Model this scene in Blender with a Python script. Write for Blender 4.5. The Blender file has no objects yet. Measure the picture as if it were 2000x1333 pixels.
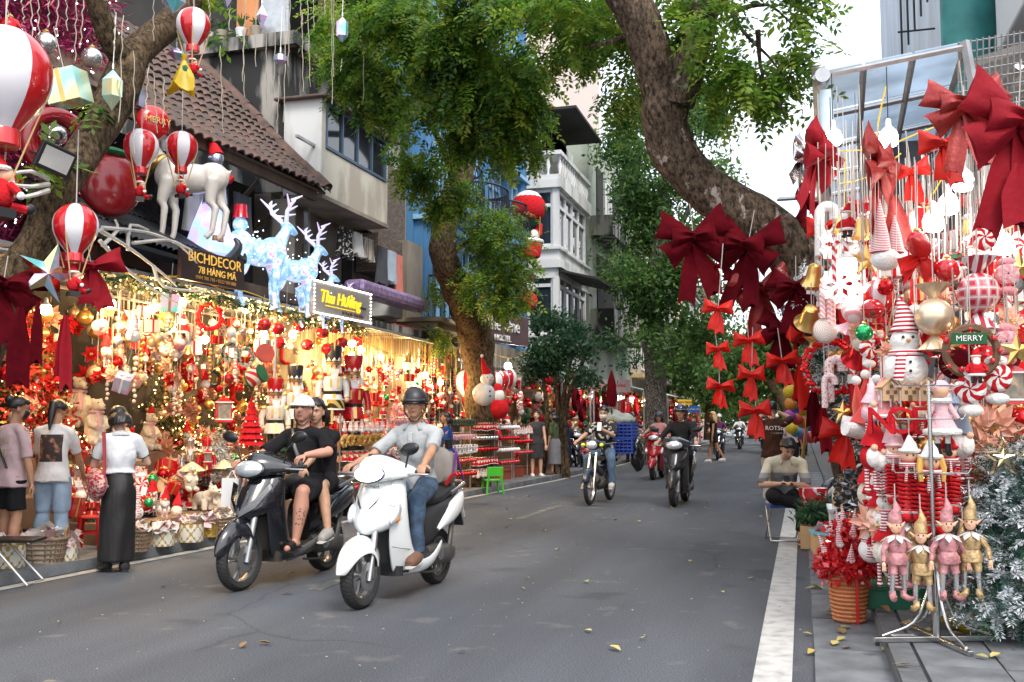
import bpy,math,random
import numpy as np
from mathutils import Vector as V,Matrix as M,noise as NZ
from mathutils.bvhtree import BVHTree
random.seed(7);RNG=np.random.default_rng(11)
S=bpy.context.scene
COL=S.collection
_tmp=bpy.data.scenes.new('tmp')
ru=random.uniform;cos,sin,pi=math.cos,math.sin,math.pi
R=math.radians
cam_d=bpy.data.cameras.new('camera');cam_d.lens=35;cam_d.sensor_width=36;cam_d.clip_end=2000;cam_d.clip_start=.05
CAM=bpy.data.objects.new('camera',cam_d);COL.objects.link(CAM)
EYE=V((0,0,1.4));PITCH=math.atan(155.5/1944);YAW=math.atan(567/(1944/cos(PITCH)))
CAM.location=EYE;CAM.rotation_euler=(pi/2+PITCH,0,YAW)
S.camera=CAM
W=bpy.data.worlds.new('World');S.world=W;W.use_nodes=True
wn=W.node_tree;wn.nodes.clear()
sky=wn.nodes.new('ShaderNodeTexSky');sky.sky_type='NISHITA';sky.sun_disc=False
SUN_EL,SUN_AZ=50,141
sky.sun_elevation=R(SUN_EL);sky.sun_rotation=R(SUN_AZ);sky.air_density=1.0;sky.dust_density=4.5;sky.ozone_density=1.2
bgs=wn.nodes.new('ShaderNodeBackground');bgs.inputs['Strength'].default_value=.15
cloud=wn.nodes.new('ShaderNodeMixRGB');cloud.inputs[0].default_value=.62;cloud.inputs[2].default_value=(10.5,10.9,11.6,1)
wo=wn.nodes.new('ShaderNodeOutputWorld')
wn.links.new(sky.outputs[0],cloud.inputs[1]);wn.links.new(cloud.outputs[0],bgs.inputs['Color']);wn.links.new(bgs.outputs[0],wo.inputs[0])
sd=bpy.data.lights.new('sun','SUN');sd.energy=1.5;sd.angle=R(18);sd.color=(1,.95,.88)
SUNO=bpy.data.objects.new('sun',sd);COL.objects.link(SUNO);SUNO.rotation_euler=(R(90-SUN_EL),0,R(180-SUN_AZ))
S.view_settings.view_transform='Standard';S.view_settings.look='None';S.view_settings.exposure=0.72;S.view_settings.gamma=1
S.view_settings.use_curve_mapping=False
S.render.engine='CYCLES';S.cycles.use_denoising=True;S.cycles.max_bounces=7;S.cycles.sample_clamp_indirect=6
S.cycles.transparent_max_bounces=12;S.cycles.caustics_reflective=False;S.cycles.caustics_refractive=False
def ray(px,py):
 r=px-1000;u=666.5-py
 fw=1944*cos(PITCH)-u*sin(PITCH);up=u*cos(PITCH)+1944*sin(PITCH)
 return V((r*cos(YAW)-fw*sin(YAW),fw*cos(YAW)+r*sin(YAW),up))
def G(px,py,z=0.):d=ray(px,py);return EYE+d*((z-1.4)/d.z)
def AX(px,py,X):d=ray(px,py);return EYE+d*(X/d.x)
def AY(px,py,Y):d=ray(px,py);return EYE+d*(Y/d.y)
MATS={}
def mat(key,col=(.5,.5,.5),rough=.6,metal=0.,var=.12,scale=6.,bump=0.,bscale=40.,emis=None,es=0.,spec=.5,coat=0.,trans=0.,alpha=1.,film=0.,sheen=0.,col2=None,thr=None,detail=4,tl=0.,stretch=None,kind='noise'):
 if key in MATS:return MATS[key]
 m=bpy.data.materials.new(key);m.use_nodes=True;nt=m.node_tree;N=nt.nodes;L=nt.links
 b=N['Principled BSDF'];b.inputs['Roughness'].default_value=rough;b.inputs['Metallic'].default_value=metal
 b.inputs['Specular IOR Level'].default_value=spec;b.inputs['Coat Weight'].default_value=coat;b.inputs['Coat Roughness'].default_value=.05
 b.inputs['Transmission Weight'].default_value=trans;b.inputs['Alpha'].default_value=alpha
 if film:b.inputs['Thin Film Thickness'].default_value=film
 if sheen:b.inputs['Sheen Weight'].default_value=sheen
 c4=(*col,1)
 if var or col2:
  tc=N.new('ShaderNodeTexCoord');vec=tc.outputs['Object']
  if stretch:
   mp=N.new('ShaderNodeMapping');mp.inputs['Scale'].default_value=stretch;L.new(vec,mp.inputs[0]);vec=mp.outputs[0]
  if kind=='voronoi':
   n=N.new('ShaderNodeTexVoronoi');n.inputs['Scale'].default_value=scale;fac=n.outputs['Color']
  else:
   n=N.new('ShaderNodeTexNoise');n.inputs['Scale'].default_value=scale;n.inputs['Detail'].default_value=detail;fac=n.outputs['Fac']
  L.new(vec,n.inputs['Vector'])
  r=N.new('ShaderNodeValToRGB');L.new(fac,r.inputs[0]);e=r.color_ramp.elements
  lo,hi=thr or(.3,.7);e[0].position=lo;e[1].position=hi
  if col2:e[0].color=c4;e[1].color=(*col2,1)
  else:
   e[0].color=(*[max(0,x*(1-var))for x in col],1);e[1].color=(*[min(1,x*(1+var))for x in col],1)
  L.new(r.outputs[0],b.inputs['Base Color']);out=r.outputs[0]
  if emis=='self':L.new(out,b.inputs['Emission Color']);b.inputs['Emission Strength'].default_value=es
 else:b.inputs['Base Color'].default_value=c4
 if emis and emis!='self':b.inputs['Emission Color'].default_value=(*emis,1);b.inputs['Emission Strength'].default_value=es
 if bump:
  tc2=N.new('ShaderNodeTexCoord');n2=N.new('ShaderNodeTexNoise');n2.inputs['Scale'].default_value=bscale;n2.inputs['Detail'].default_value=3
  v2=tc2.outputs['Object']
  if stretch:
   mp2=N.new('ShaderNodeMapping');mp2.inputs['Scale'].default_value=stretch;L.new(v2,mp2.inputs[0]);v2=mp2.outputs[0]
  bp=N.new('ShaderNodeBump');bp.inputs['Strength'].default_value=bump;bp.inputs['Distance'].default_value=.02
  L.new(v2,n2.inputs['Vector']);L.new(n2.outputs['Fac'],bp.inputs['Height']);L.new(bp.outputs[0],b.inputs['Normal'])
 if tl:
  t=N.new('ShaderNodeBsdfTranslucent');mx=N.new('ShaderNodeMixShader');mx.inputs[0].default_value=tl
  if var or col2:L.new(out,t.inputs[0])
  else:t.inputs[0].default_value=c4
  L.new(b.outputs[0],mx.inputs[1]);L.new(t.outputs[0],mx.inputs[2]);L.new(mx.outputs[0],N['Material Output'].inputs[0])
 MATS[key]=m;return m
def stripes(key,ca,cb,scale=20.,axis='Z',rough=.5,dist=0.,sheen=0.,thr=.5,metal=0.):
 """two clean colours in bands: printed or woven pattern"""
 if key in MATS:return MATS[key]
 m=bpy.data.materials.new(key);m.use_nodes=True;nt=m.node_tree;N=nt.nodes;L=nt.links;b=N['Principled BSDF']
 b.inputs['Roughness'].default_value=rough;b.inputs['Sheen Weight'].default_value=sheen;b.inputs['Metallic'].default_value=metal
 tc=N.new('ShaderNodeTexCoord');w=N.new('ShaderNodeTexWave');w.wave_type='RINGS' if axis in('R','S')else 'BANDS'
 if axis=='D':w.bands_direction='DIAGONAL'
 elif axis=='S':w.rings_direction='SPHERICAL'
 elif axis=='R':w.rings_direction='Y'
 else:w.bands_direction=axis
 w.inputs['Scale'].default_value=scale;w.inputs['Distortion'].default_value=dist
 L.new(tc.outputs['Object'],w.inputs['Vector']);r=N.new('ShaderNodeValToRGB');r.color_ramp.interpolation='CONSTANT'
 e=r.color_ramp.elements;e[0].color=(*ca,1);e[1].position=thr;e[1].color=(*cb,1)
 L.new(w.outputs['Fac'],r.inputs[0]);L.new(r.outputs[0],b.inputs['Base Color']);MATS[key]=m;return m
def rot_to(d):
 """3x3 turning +Z onto d"""
 return V((0,0,1)).rotation_difference(V(d).normalized()).to_matrix()
class MB:
 def __init__(s):s.v=[];s.f=[];s.m=[];s.T=None
 def add(s,vs,fs,mi=0):
  o=len(s.v)
  if s.T is not None:vs=[s.T@V(p)for p in vs]
  s.v.extend([tuple(p)for p in vs]);s.f.extend([tuple(i+o for i in f)for f in fs]);s.m.extend([mi]*len(fs));return s
 def box(s,c,size,rot=None,mi=0,taper=1.):
  x,y,z=[k/2 for k in size];t=taper
  p=[V((-x,-y,-z)),V((x,-y,-z)),V((x,y,-z)),V((-x,y,-z)),V((-x*t,-y*t,z)),V((x*t,-y*t,z)),V((x*t,y*t,z)),V((-x*t,y*t,z))]
  if rot is not None:p=[rot@q for q in p]
  c=V(c);return s.add([q+c for q in p],[(3,2,1,0),(4,5,6,7),(0,1,5,4),(1,2,6,5),(2,3,7,6),(3,0,4,7)],mi)
 def bx(s,x0,x1,y0,y1,z0,z1,mi=0):return s.box(((x0+x1)/2,(y0+y1)/2,(z0+z1)/2),(x1-x0,y1-y0,z1-z0),None,mi)
 def loft(s,rings,closed=True,cap=True,mi=0,capm=None):
  n=len(rings[0]);vs=[p for r in rings for p in r];fs=[]
  for i in range(len(rings)-1):
   for j in range(n if closed else n-1):
    a=i*n+j;b=i*n+(j+1)%n;fs.append((a,b,b+n,a+n))
  if cap and closed:fs.append(tuple(range(n))[::-1]);fs.append(tuple(range((len(rings)-1)*n,len(rings)*n)))
  return s.add(vs,fs,mi)
 def tube(s,pts,r,n=8,mi=0,cap=True,flat=None):
  pts=[V(p)for p in pts];k=len(pts)
  if k<2:return s
  rs=r if isinstance(r,(list,tuple))else[r]*k
  t0=(pts[1]-pts[0]).normalized();ref=V((0,0,1))if abs(t0.z)<.9 else V((1,0,0));u=t0.cross(ref).normalized();rings=[]
  for i in range(k):
   t=(pts[min(i+1,k-1)]-pts[max(i-1,0)])
   t=t.normalized()if t.length>1e-9 else t0
   u=(u-t*u.dot(t));u=u.normalized()if u.length>1e-6 else t.orthogonal().normalized();w=t.cross(u)
   f=flat or 1.
   rings.append([pts[i]+u*(cos(a)*rs[i])+w*(sin(a)*rs[i]*f)for a in[2*pi*j/n for j in range(n)]])
  return s.loft(rings,True,cap,mi)
 def lathe(s,prof,n=16,o=(0,0,0),axis=None,mi=0,cap=True,ripple=0,nr=0):
  Q=rot_to(axis)if axis is not None else None;o=V(o);rings=[]
  for r,z in prof:
   ring=[]
   for j in range(n):
    a=2*pi*j/n;rr=r*(1+ripple*cos(nr*a))if ripple else r
    p=V((rr*cos(a),rr*sin(a),z));ring.append((Q@p if Q else p)+o)
   rings.append(ring)
  return s.loft(rings,True,cap,mi)
 def ell(s,c,r,n=14,m=8,rot=None,mi=0,ripple=0,nr=0):
  if not isinstance(r,(list,tuple)):r=(r,r,r)
  c=V(c);vs=[];fs=[]
  for i in range(1,m):
   ph=pi*i/m
   for j in range(n):
    a=2*pi*j/n;k=1+ripple*cos(nr*a)
    p=V((r[0]*sin(ph)*cos(a)*k,r[1]*sin(ph)*sin(a)*k,r[2]*cos(ph)));vs.append((rot@p if rot is not None else p)+c)
  t,b=V((0,0,r[2])),V((0,0,-r[2]));vs+=[(rot@t if rot is not None else t)+c,(rot@b if rot is not None else b)+c];T=len(vs)-2;B=T+1
  for i in range(m-2):
   for j in range(n):fs.append((i*n+j,(i+1)*n+j,(i+1)*n+(j+1)%n,i*n+(j+1)%n))
  for j in range(n):fs.append((T,j,(j+1)%n));fs.append((B,(m-2)*n+(j+1)%n,(m-2)*n+j))
  return s.add(vs,fs,mi)
 def prism(s,poly,th,rot=None,c=(0,0,0),mi=0):
  """polygon in XZ given thickness along Y"""
  n=len(poly);c=V(c);vs=[V((x,-th/2,z))for x,z in poly]+[V((x,th/2,z))for x,z in poly]
  if rot is not None:vs=[rot@q for q in vs]
  return s.add([q+c for q in vs],[tuple(range(n)),tuple(range(2*n-1,n-1,-1))]+[(j,j+n,(j+1)%n+n,(j+1)%n)for j in range(n)],mi)
 def build(s,name,mats,parent=None,smooth=True,sub=0,bevel=0.,ang=40,solid=0.,kind=None,mesh_only=False):
  me=bpy.data.meshes.new(name);me.from_pydata(s.v,[],s.f)
  if not isinstance(mats,(list,tuple)):mats=[mats]
  for m in mats:me.materials.append(m)
  if len(mats)>1:me.polygons.foreach_set('material_index',s.m)
  if smooth:
   me.polygons.foreach_set('use_smooth',[True]*len(me.polygons))
   if not sub and len(me.polygons)<200000:me.set_sharp_from_angle(angle=R(ang))
  me.update()
  if mesh_only:return me
  return link(name,me,parent,sub,bevel,solid,kind)
def link(name,me,parent=None,sub=0,bevel=0.,solid=0.,kind=None):
 o=bpy.data.objects.new(name,me);COL.objects.link(o)
 if parent is not None:o.parent=parent
 if solid:q=o.modifiers.new('solid','SOLIDIFY');q.thickness=solid;q.offset=0
 if bevel:q=o.modifiers.new('bevel','BEVEL');q.width=bevel;q.segments=2;q.limit_method='ANGLE'
 if sub:q=o.modifiers.new('sub','SUBSURF');q.levels=sub;q.render_levels=sub
 if kind:o['kind']=kind
 return o
def tag(o,label=None,cat=None,group=None,kind=None):
 if label:o['label']=label
 if cat:o['category']=cat
 if group:o['group']=group
 if kind:o['kind']=kind
 return o
def thing(name,label,cat,loc=(0,0,0),rz=0.,group=None,scale=1.,rot=None):
 o=bpy.data.objects.new(name,None);COL.objects.link(o);o.location=loc;o.rotation_euler=rot or(0,0,rz)
 o.scale=(scale,)*3;o.empty_display_size=.1
 return tag(o,label,cat,group)
def dup(root,loc,rot=(0,0,0),scale=1.,label=None,group=None,swap=None):
 """a copy of a thing with copies of its parts and sub-parts; swap = {part name: other mesh}"""
 r=root.copy();COL.objects.link(r);r.location=loc;r.rotation_euler=rot if isinstance(rot,(tuple,list))else(0,0,rot)
 r.scale=scale if isinstance(scale,tuple)else(scale,)*3
 if label:r['label']=label
 if group:r['group']=group
 for ch in root.children:
  c=ch.copy();COL.objects.link(c);c.parent=r
  if swap and ch.name.split('.')[0]in swap:c.data=swap[ch.name.split('.')[0]]
  for g in ch.children:
   d=g.copy();COL.objects.link(d);d.parent=c
 return r
def structure(o):o['kind']='structure';return o
def np_mesh(name,vs,faces,mats,mi=None,parent=None,kind=None,smooth=False):
 """vs (n,3), faces (k,4) or (k,3) numpy arrays"""
 me=bpy.data.meshes.new(name);k,c=faces.shape
 me.vertices.add(len(vs));me.vertices.foreach_set('co',np.ascontiguousarray(vs,np.float32).ravel())
 me.loops.add(k*c);me.loops.foreach_set('vertex_index',np.ascontiguousarray(faces,np.int32).ravel())
 me.polygons.add(k);me.polygons.foreach_set('loop_start',np.arange(0,k*c,c,dtype=np.int32))
 for m in(mats if isinstance(mats,(list,tuple))else[mats]):me.materials.append(m)
 if mi is not None:me.polygons.foreach_set('material_index',np.ascontiguousarray(mi,np.int32))
 me.update(calc_edges=True);me.validate()
 return link(name,me,parent,kind=kind)
def text(name,body,size,m,parent=None,loc=(0,0,0),rot=(0,0,0),ex=.004,align='CENTER',shear=0.,sx=1.):
 c=bpy.data.curves.new(name,'FONT');c.body=body;c.size=size;c.extrude=ex;c.align_x=align;c.align_y='CENTER';c.shear=shear;c.resolution_u=2
 o=bpy.data.objects.new(name,c);_tmp.collection.objects.link(o);vl=_tmp.view_layers[0];vl.update();me=bpy.data.meshes.new_from_object(o.evaluated_get(vl.depsgraph));bpy.data.objects.remove(o);me.name=name;me.materials.clear();me.materials.append(m)
 o=bpy.data.objects.new(name,me);COL.objects.link(o);o.location=loc;o.rotation_euler=rot;o.scale=(sx,1,1)
 if parent is not None:o.parent=parent
 return o
def point(name,loc,e,col,r=.05,parent=None):
 d=bpy.data.lights.new(name,'POINT');d.energy=e;d.color=col;d.shadow_soft_size=r
 o=bpy.data.objects.new(name,d);COL.objects.link(o);o.location=loc
 if parent is not None:o.parent=parent
 return o
def PXL(p):
 d=V(p)-EYE;fw,r=-d.x*sin(YAW)+d.y*cos(YAW),d.x*cos(YAW)+d.y*sin(YAW);return 1000+1944*r/(fw*cos(PITCH)+d.z*sin(PITCH)),666.5-1944*(d.z*cos(PITCH)-fw*sin(PITCH))/(fw*cos(PITCH)+d.z*sin(PITCH))
LCOUNT={}
def lab(desc,px,py,land):
 """a label that names the landmarks nearest to the thing, different from the labels given so far"""
 d=sorted(land,key=lambda q:math.hypot(q[0]-px,q[1]-py))[:6];c=[]
 for q in d:dx,dy=px-q[0],py-q[1];c.append('%s %s%s %s'%(desc,'far ' if math.hypot(dx,dy)>110 else '',('above' if dy<0 else 'below')if abs(dy)>abs(dx)else('to the left of' if dx<0 else 'to the right of'),q[2]))
 c=c[:4]+['%s, between %s and %s'%(desc,d[a][2],d[b][2])for a,b in((0,1),(0,2),(1,2))]+c[4:];c=[x for x in c if len(x.split())<=16]or[desc]
 for x in c:
  if x not in LCOUNT:LCOUNT[x]=1;return x
 return c[0]
# ================================================================ ground
def asphalt():
 m=mat('asphalt',(.062,.066,.074),rough=.82,var=.0,spec=.35);nt=m.node_tree;N=nt.nodes;L=nt.links;b=N['Principled BSDF']
 tc=N.new('ShaderNodeTexCoord')
 def ns(scale,det=4,st=None):
  n=N.new('ShaderNodeTexNoise');n.inputs['Scale'].default_value=scale;n.inputs['Detail'].default_value=det
  if st:
   mp=N.new('ShaderNodeMapping');mp.inputs['Scale'].default_value=st;L.new(tc.outputs['Object'],mp.inputs[0]);L.new(mp.outputs[0],n.inputs['Vector'])
  else:L.new(tc.outputs['Object'],n.inputs['Vector'])
  return n
 def ramp(src,a,b_,ca,cb):
  r=N.new('ShaderNodeValToRGB');e=r.color_ramp.elements;e[0].position=a;e[1].position=b_;e[0].color=(*ca,1);e[1].color=(*cb,1);L.new(src,r.inputs[0]);return r
 def mixc(t,f,a,c):
  x=N.new('ShaderNodeMixRGB');x.blend_type=t
  if isinstance(f,float):x.inputs[0].default_value=f
  else:L.new(f,x.inputs[0])
  L.new(a,x.inputs[1]);L.new(c,x.inputs[2]);return x.outputs[0]
 base=ramp(ns(.8,6,(1,.25,1)).outputs['Fac'],.3,.72,(.068,.075,.086),(.1,.109,.123)).outputs[0]
 grain=ramp(ns(110,3).outputs['Fac'],.36,.66,(.5,.5,.5),(1.42,1.42,1.42)).outputs[0]
 c=mixc('MULTIPLY',1.,base,grain)
 dust=ramp(ns(2.6,8).outputs['Fac'],.62,.72,(0,0,0),(.6,.6,.6)).outputs[0]
 d=ramp(ns(30).outputs['Fac'],.3,.7,(.15,.145,.135),(.2,.19,.17)).outputs[0]
 c=mixc('MIX',dust,c,d)
 v=N.new('ShaderNodeTexVoronoi');v.inputs['Scale'].default_value=16;L.new(tc.outputs['Object'],v.inputs['Vector'])
 spk=ramp(v.outputs['Distance'],.03,.05,(.7,.7,.7),(0,0,0)).outputs[0]
 k=ramp(ns(9).outputs['Fac'],.6,.62,(0,0,0),(1,1,1)).outputs[0]
 sp=mixc('MULTIPLY',1.,spk,k);d2=ramp(ns(5).outputs['Fac'],.4,.6,(.3,.29,.26),(.2,.17,.1)).outputs[0]
 c=mixc('MIX',sp,c,d2)
 ck=N.new('ShaderNodeTexVoronoi');ck.feature='DISTANCE_TO_EDGE';ck.inputs['Scale'].default_value=.55;w_=N.new('ShaderNodeMixRGB');w_.inputs[0].default_value=.25;L.new(tc.outputs['Object'],w_.inputs[1]);L.new(ns(1.7,8).outputs['Color'],w_.inputs[2]);L.new(w_.outputs[0],ck.inputs['Vector'])
 line=ramp(ck.outputs['Distance'],.003,.008,(.74,.74,.74),(1,1,1)).outputs[0];msk=ramp(ns(.35,3).outputs['Fac'],.5,.56,(1,1,1),(0,0,0)).outputs[0];ln2=mixc('LIGHTEN',1.,line,msk);c=mixc('MULTIPLY',1.,c,ln2)
 c=mixc('MULTIPLY',1.,c,ramp(ns(1.1,5,(1,.12,1)).outputs['Fac'],.35,.6,(.72,.72,.73),(1.06,1.06,1.06)).outputs[0]);c=mixc('MULTIPLY',1.,c,ramp(ns(.9,3).outputs['Fac'],.3,.36,(.7,.7,.7),(1,1,1)).outputs[0])
 L.new(c,b.inputs['Base Color'])
 bp=N.new('ShaderNodeBump');bp.inputs['Strength'].default_value=.45;bp.inputs['Distance'].default_value=.01;L.new(ns(150,2).outputs['Fac'],bp.inputs['Height']);L.new(bp.outputs[0],b.inputs['Normal'])
 return m
ASPH=asphalt()
DUSTY=mat('dusty soil',(.1,.1,.1),.9,var=.2,scale=2)
def sheet(name,x0,x1,y0,y1,z,m):
 b=MB();b.add([(x0,y0,z),(x1,y0,z),(x1,y1,z),(x0,y1,z)],[(0,1,2,3)]);return structure(b.build(name,m,smooth=False))
sheet('ground',-400,400,-60,900,-.02,DUSTY)
def kerbx(y):return-6.5+.055*min(max(y-7,-12),16)
b=MB();ys=[-20,0,7,12,18,23,60,300]
b.add([p for y in ys for p in((kerbx(y),y,0),(.03,y,0))],[(2*i,2*i+1,2*i+3,2*i+2)for i in range(len(ys)-1)]);structure(b.build('road',ASPH,smooth=False))
PAINT=mat('worn road paint',(.48,.475,.45),.75,col2=(.27,.27,.26),scale=9,thr=(.45,.75),detail=8)
YEL=mat('worn yellow paint',(.26,.23,.14),.8,col2=(.085,.09,.095),scale=9,thr=(.36,.5),detail=8)
sheet('edge_line',-.29,-.085,-5,90,.004,PAINT)
b=MB()
for y0 in(2.2,7.6,13.8,19,24.6,30,36,42):b.add([(-3.98,y0,.004),(-3.86,y0,.004),(-3.83,y0+2.4,.004),(-3.95,y0+2.4,.004)],[(0,1,2,3)])
structure(b.build('centre_line',YEL,smooth=False))
KSTONE=mat('kerb stone',(.1,.105,.11),.85,var=.25,scale=9,bump=.3);DARKSTONE=mat('grey paving stone',(.13,.14,.15),.8,var=.45,scale=3,bump=.35)
b=MB()
b.add([p for y in ys for p in((kerbx(y)-.0,y,.006),(kerbx(y)+.13,y,.006))],[(2*i,2*i+1,2*i+3,2*i+2)for i in range(len(ys)-1)])
structure(b.build('kerb_line',mat('pale kerb line',(.42,.41,.38),.8,col2=(.26,.255,.24),scale=10),smooth=False))
lp=MB();lp.add([p for y in ys for p in((-14,y,.0),(kerbx(y)-.06,y,.0),(-14,y,.1),(kerbx(y)-.06,y,.1))],[(4*i+2,4*i+3,4*i+7,4*i+6)for i in range(len(ys)-1)]+[(4*i+3,4*i+1,4*i+5,4*i+7)for i in range(len(ys)-1)])
structure(lp.build('left_pavement',DARKSTONE,smooth=False))
gut=structure(MB().bx(.03,.46,-6,90,-.03,.004).build('gutter_bed',DUSTY,smooth=False));gut['kind']='structure'
st=MB().bx(-.207,.207,-.485,.485,-.03,.02).build('stone',DARKSTONE,mesh_only=True,smooth=False)
st2=MB().bx(-.06,.06,-.485,.485,-.1,.1).build('kerb_stone',KSTONE,mesh_only=True,smooth=False)
rp=structure(MB().bx(.44,14,-6,90,-.03,.085).build('right_pavement',DUSTY,smooth=False))
for i in range(26):
 y=3+i*.985;o=link('paving_stone',st,gut);o.location=(.245,y,.004+ru(-.004,.003));o.rotation_euler=(ru(-.006,.006),ru(-.01,.01),ru(-.006,.006))
 o=link('kerb_stone',st2,rp);o.location=(.51,y+.3,.005+ru(-.004,.004));o.rotation_euler=(0,ru(-.01,.01),0)
sq=MB().bx(-.194,.194,-.194,.194,-.02,.02).build('paving_tile',DARKSTONE,mesh_only=True,smooth=False)
for i in range(9):
 for j in range(22):
  o=link('paving_tile',sq,rp);o.location=(.785+i*.4,3.2+j*.4,.088+ru(-.003,.003));o.rotation_euler=(ru(-.006,.006),ru(-.006,.006),0)
LEAFY=[mat('dry leaf %d'%i,c,.7,var=.25,scale=30)for i,c in enumerate([(.42,.3,.07),(.5,.4,.13),(.22,.13,.05),(.3,.28,.1)])]
def leaf_mesh(m):
 b=MB();pr=[(0,-.5,0),(-.2,-.2,.05),(-.26,.1,.09),(-.12,.38,.05),(0,.55,.03),(.12,.38,.07),(.26,.1,.12),(.2,-.2,.06),(0,0,0)]
 return b.add(pr,[(0,8,1),(1,8,2),(2,8,3),(3,8,4),(4,8,5),(5,8,6),(6,8,7),(7,8,0)]).build('leaf',m,mesh_only=True)
LM=[leaf_mesh(m)for m in LEAFY]
LCOL=['yellow','pale yellow','brown','olive']
LANDG=[(712,1180,'the white scooter'),(472,1150,'the black scooter'),(1150,985,'the crate motorbike'),(1315,985,'the dark grey scooter'),(1545,1060,'the seated man'),(1660,1210,'the orange basket'),(1820,1280,'the steel stand'),(1525,1200,'the white edge line'),(220,1125,'the long black skirt'),(960,960,'the green chair'),(1725,1330,'the kerb stones'),(1050,935,'the woman in grey'),(900,1120,'the white scooter tail'),(1395,905,'the blonde woman')]
for i in range(95):
 k=random.choice((0,1,1,2,3))
 if i<40:x,y,wh,lw=ru(.0,1.1),ru(5.3,9.8),'on the gutter stones by the right kerb','fallen leaves by the right kerb'
 else:x,y,wh,lw=ru(-6,-.3),ru(5,16)**1.05,'on the open asphalt of the road','fallen leaves on the road'
 z=.018 if x<.03 else(.035 if x<.45 else .125)
 o=link('fallen_leaf',LM[k]);o.location=(x,y,z);s=ru(.06,.13)if i<40 else ru(.05,.09);o.scale=(s,s*ru(.8,1.3),s*ru(.6,2.));o.rotation_euler=(ru(-.2,.2),ru(-.2,.2),ru(0,6.3))
 tag(o,lab('small %s fallen leaf'%LCOL[k],*PXL((x,y,z)),LANDG),'leaf',lw)
b=MB()
for i in range(300):
 x,y=ru(-6.2,0),ru(4.8,20);s=ru(.003,.008);b.box((x,y,s*.4+.002),(s*ru(.6,2.4),s*1.5,s*.8),M.Rotation(ru(0,3),3,'Z'))
tag(b.build('road_litter',mat('pale grit',(.3,.28,.22),.9,var=.4,scale=3),smooth=False),'pale crumbs and grit scattered over the asphalt','grit',kind='stuff')
# ================================================================ building kit
STAIN=mat('stained grey render',(.022,.022,.022),.9,col2=(.33,.31,.28),scale=2.6,thr=(.45,.56),detail=10,bump=.4,bscale=9,stretch=(1,1,.25))
CREAM=mat('cream wall paint',(.42,.38,.31),.8,col2=(.6,.57,.48),scale=2,thr=(.38,.5),detail=9,stretch=(1,1,.4));WHITEW=mat('pale whitewash',(.4,.4,.38),.8,col2=(.66,.67,.66),scale=1.6,thr=(.36,.52),detail=10,stretch=(1,1,.3))
BEIGE=mat('grubby beige render',(.07,.06,.05),.9,col2=(.38,.33,.26),scale=.9,thr=(.3,.62),detail=10,bump=.2,bscale=6,stretch=(1,1,.5))
DARKW=mat('dark wall',(.03,.028,.026),.9,var=.5,scale=1.2);DARKIN=mat('dark interior',(.012,.011,.01),.9,var=.3,scale=2)  # near-black mottled colour, shared by recessed walls, roofs and a bench
WOODD=mat('weathered timber',(.09,.055,.035),.8,var=.3,scale=5,stretch=(1,1,.2));GLASSD=mat('dark window glass',(.02,.025,.03),.06,var=.2,scale=1,spec=.8)
GLASSS=mat('sky lit window glass',(.25,.32,.38),.05,var=.2,scale=.8,spec=.9,metal=.4);FRAMEW=mat('white window frame',(.68,.7,.7),.5,var=.06);FRAMEB=mat('blue grey window frame',(.05,.09,.15),.45,var=.1)
BLUE=mat('blue hostel paint',(.07,.22,.42),.6,var=.16,scale=1.4,detail=8,stretch=(1,1,.4));BLUEP=mat('pale blue paint',(.25,.48,.66),.55,var=.12,scale=1.4);IRON=mat('black iron',(.02,.02,.022),.45,metal=.3,var=.2)
BRICK=mat('dark brickwork',(.13,.075,.05),.9,var=.3,scale=8)
def brick_nodes(m,c1,c2,mortar,scale):
 N=m.node_tree.nodes;L=m.node_tree.links;b=N['Principled BSDF'];tc=N.new('ShaderNodeTexCoord');mp=N.new('ShaderNodeMapping');mp.inputs['Rotation'].default_value=(R(90),0,R(90));br=N.new('ShaderNodeTexBrick')
 sp=N.new('ShaderNodeSeparateXYZ');cb=N.new('ShaderNodeCombineXYZ');ad=N.new('ShaderNodeMath')
 L.new(tc.outputs['Object'],sp.inputs[0]);L.new(sp.outputs[0],ad.inputs[0]);L.new(sp.outputs[1],ad.inputs[1]);L.new(ad.outputs[0],cb.inputs[0]);L.new(sp.outputs[2],cb.inputs[1])
 L.new(cb.outputs[0],br.inputs['Vector']);br.inputs['Color1'].default_value=(*c1,1);br.inputs['Color2'].default_value=(*c2,1);br.inputs['Mortar'].default_value=(*mortar,1);br.inputs['Scale'].default_value=scale
 L.new(br.outputs['Color'],b.inputs['Base Color'])
brick_nodes(BRICK,(.12,.09,.075),(.2,.15,.12),(.05,.045,.04),5.)
METALG=mat('galvanised steel',(.42,.43,.44),.4,metal=.7,var=.15,scale=8);CORR=mat('rusty corrugated sheet',(.16,.07,.045),.7,var=.35,scale=3)
def P(par,name,m,*boxes,bevel=0.,join=False):
 if not join and len(boxes)>1:return[P(par,name,m,q,bevel=bevel)for q in boxes][0]
 b=MB()
 for q in boxes:b.bx(*q)
 return b.build(name,m,par,smooth=False,bevel=bevel)
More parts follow.
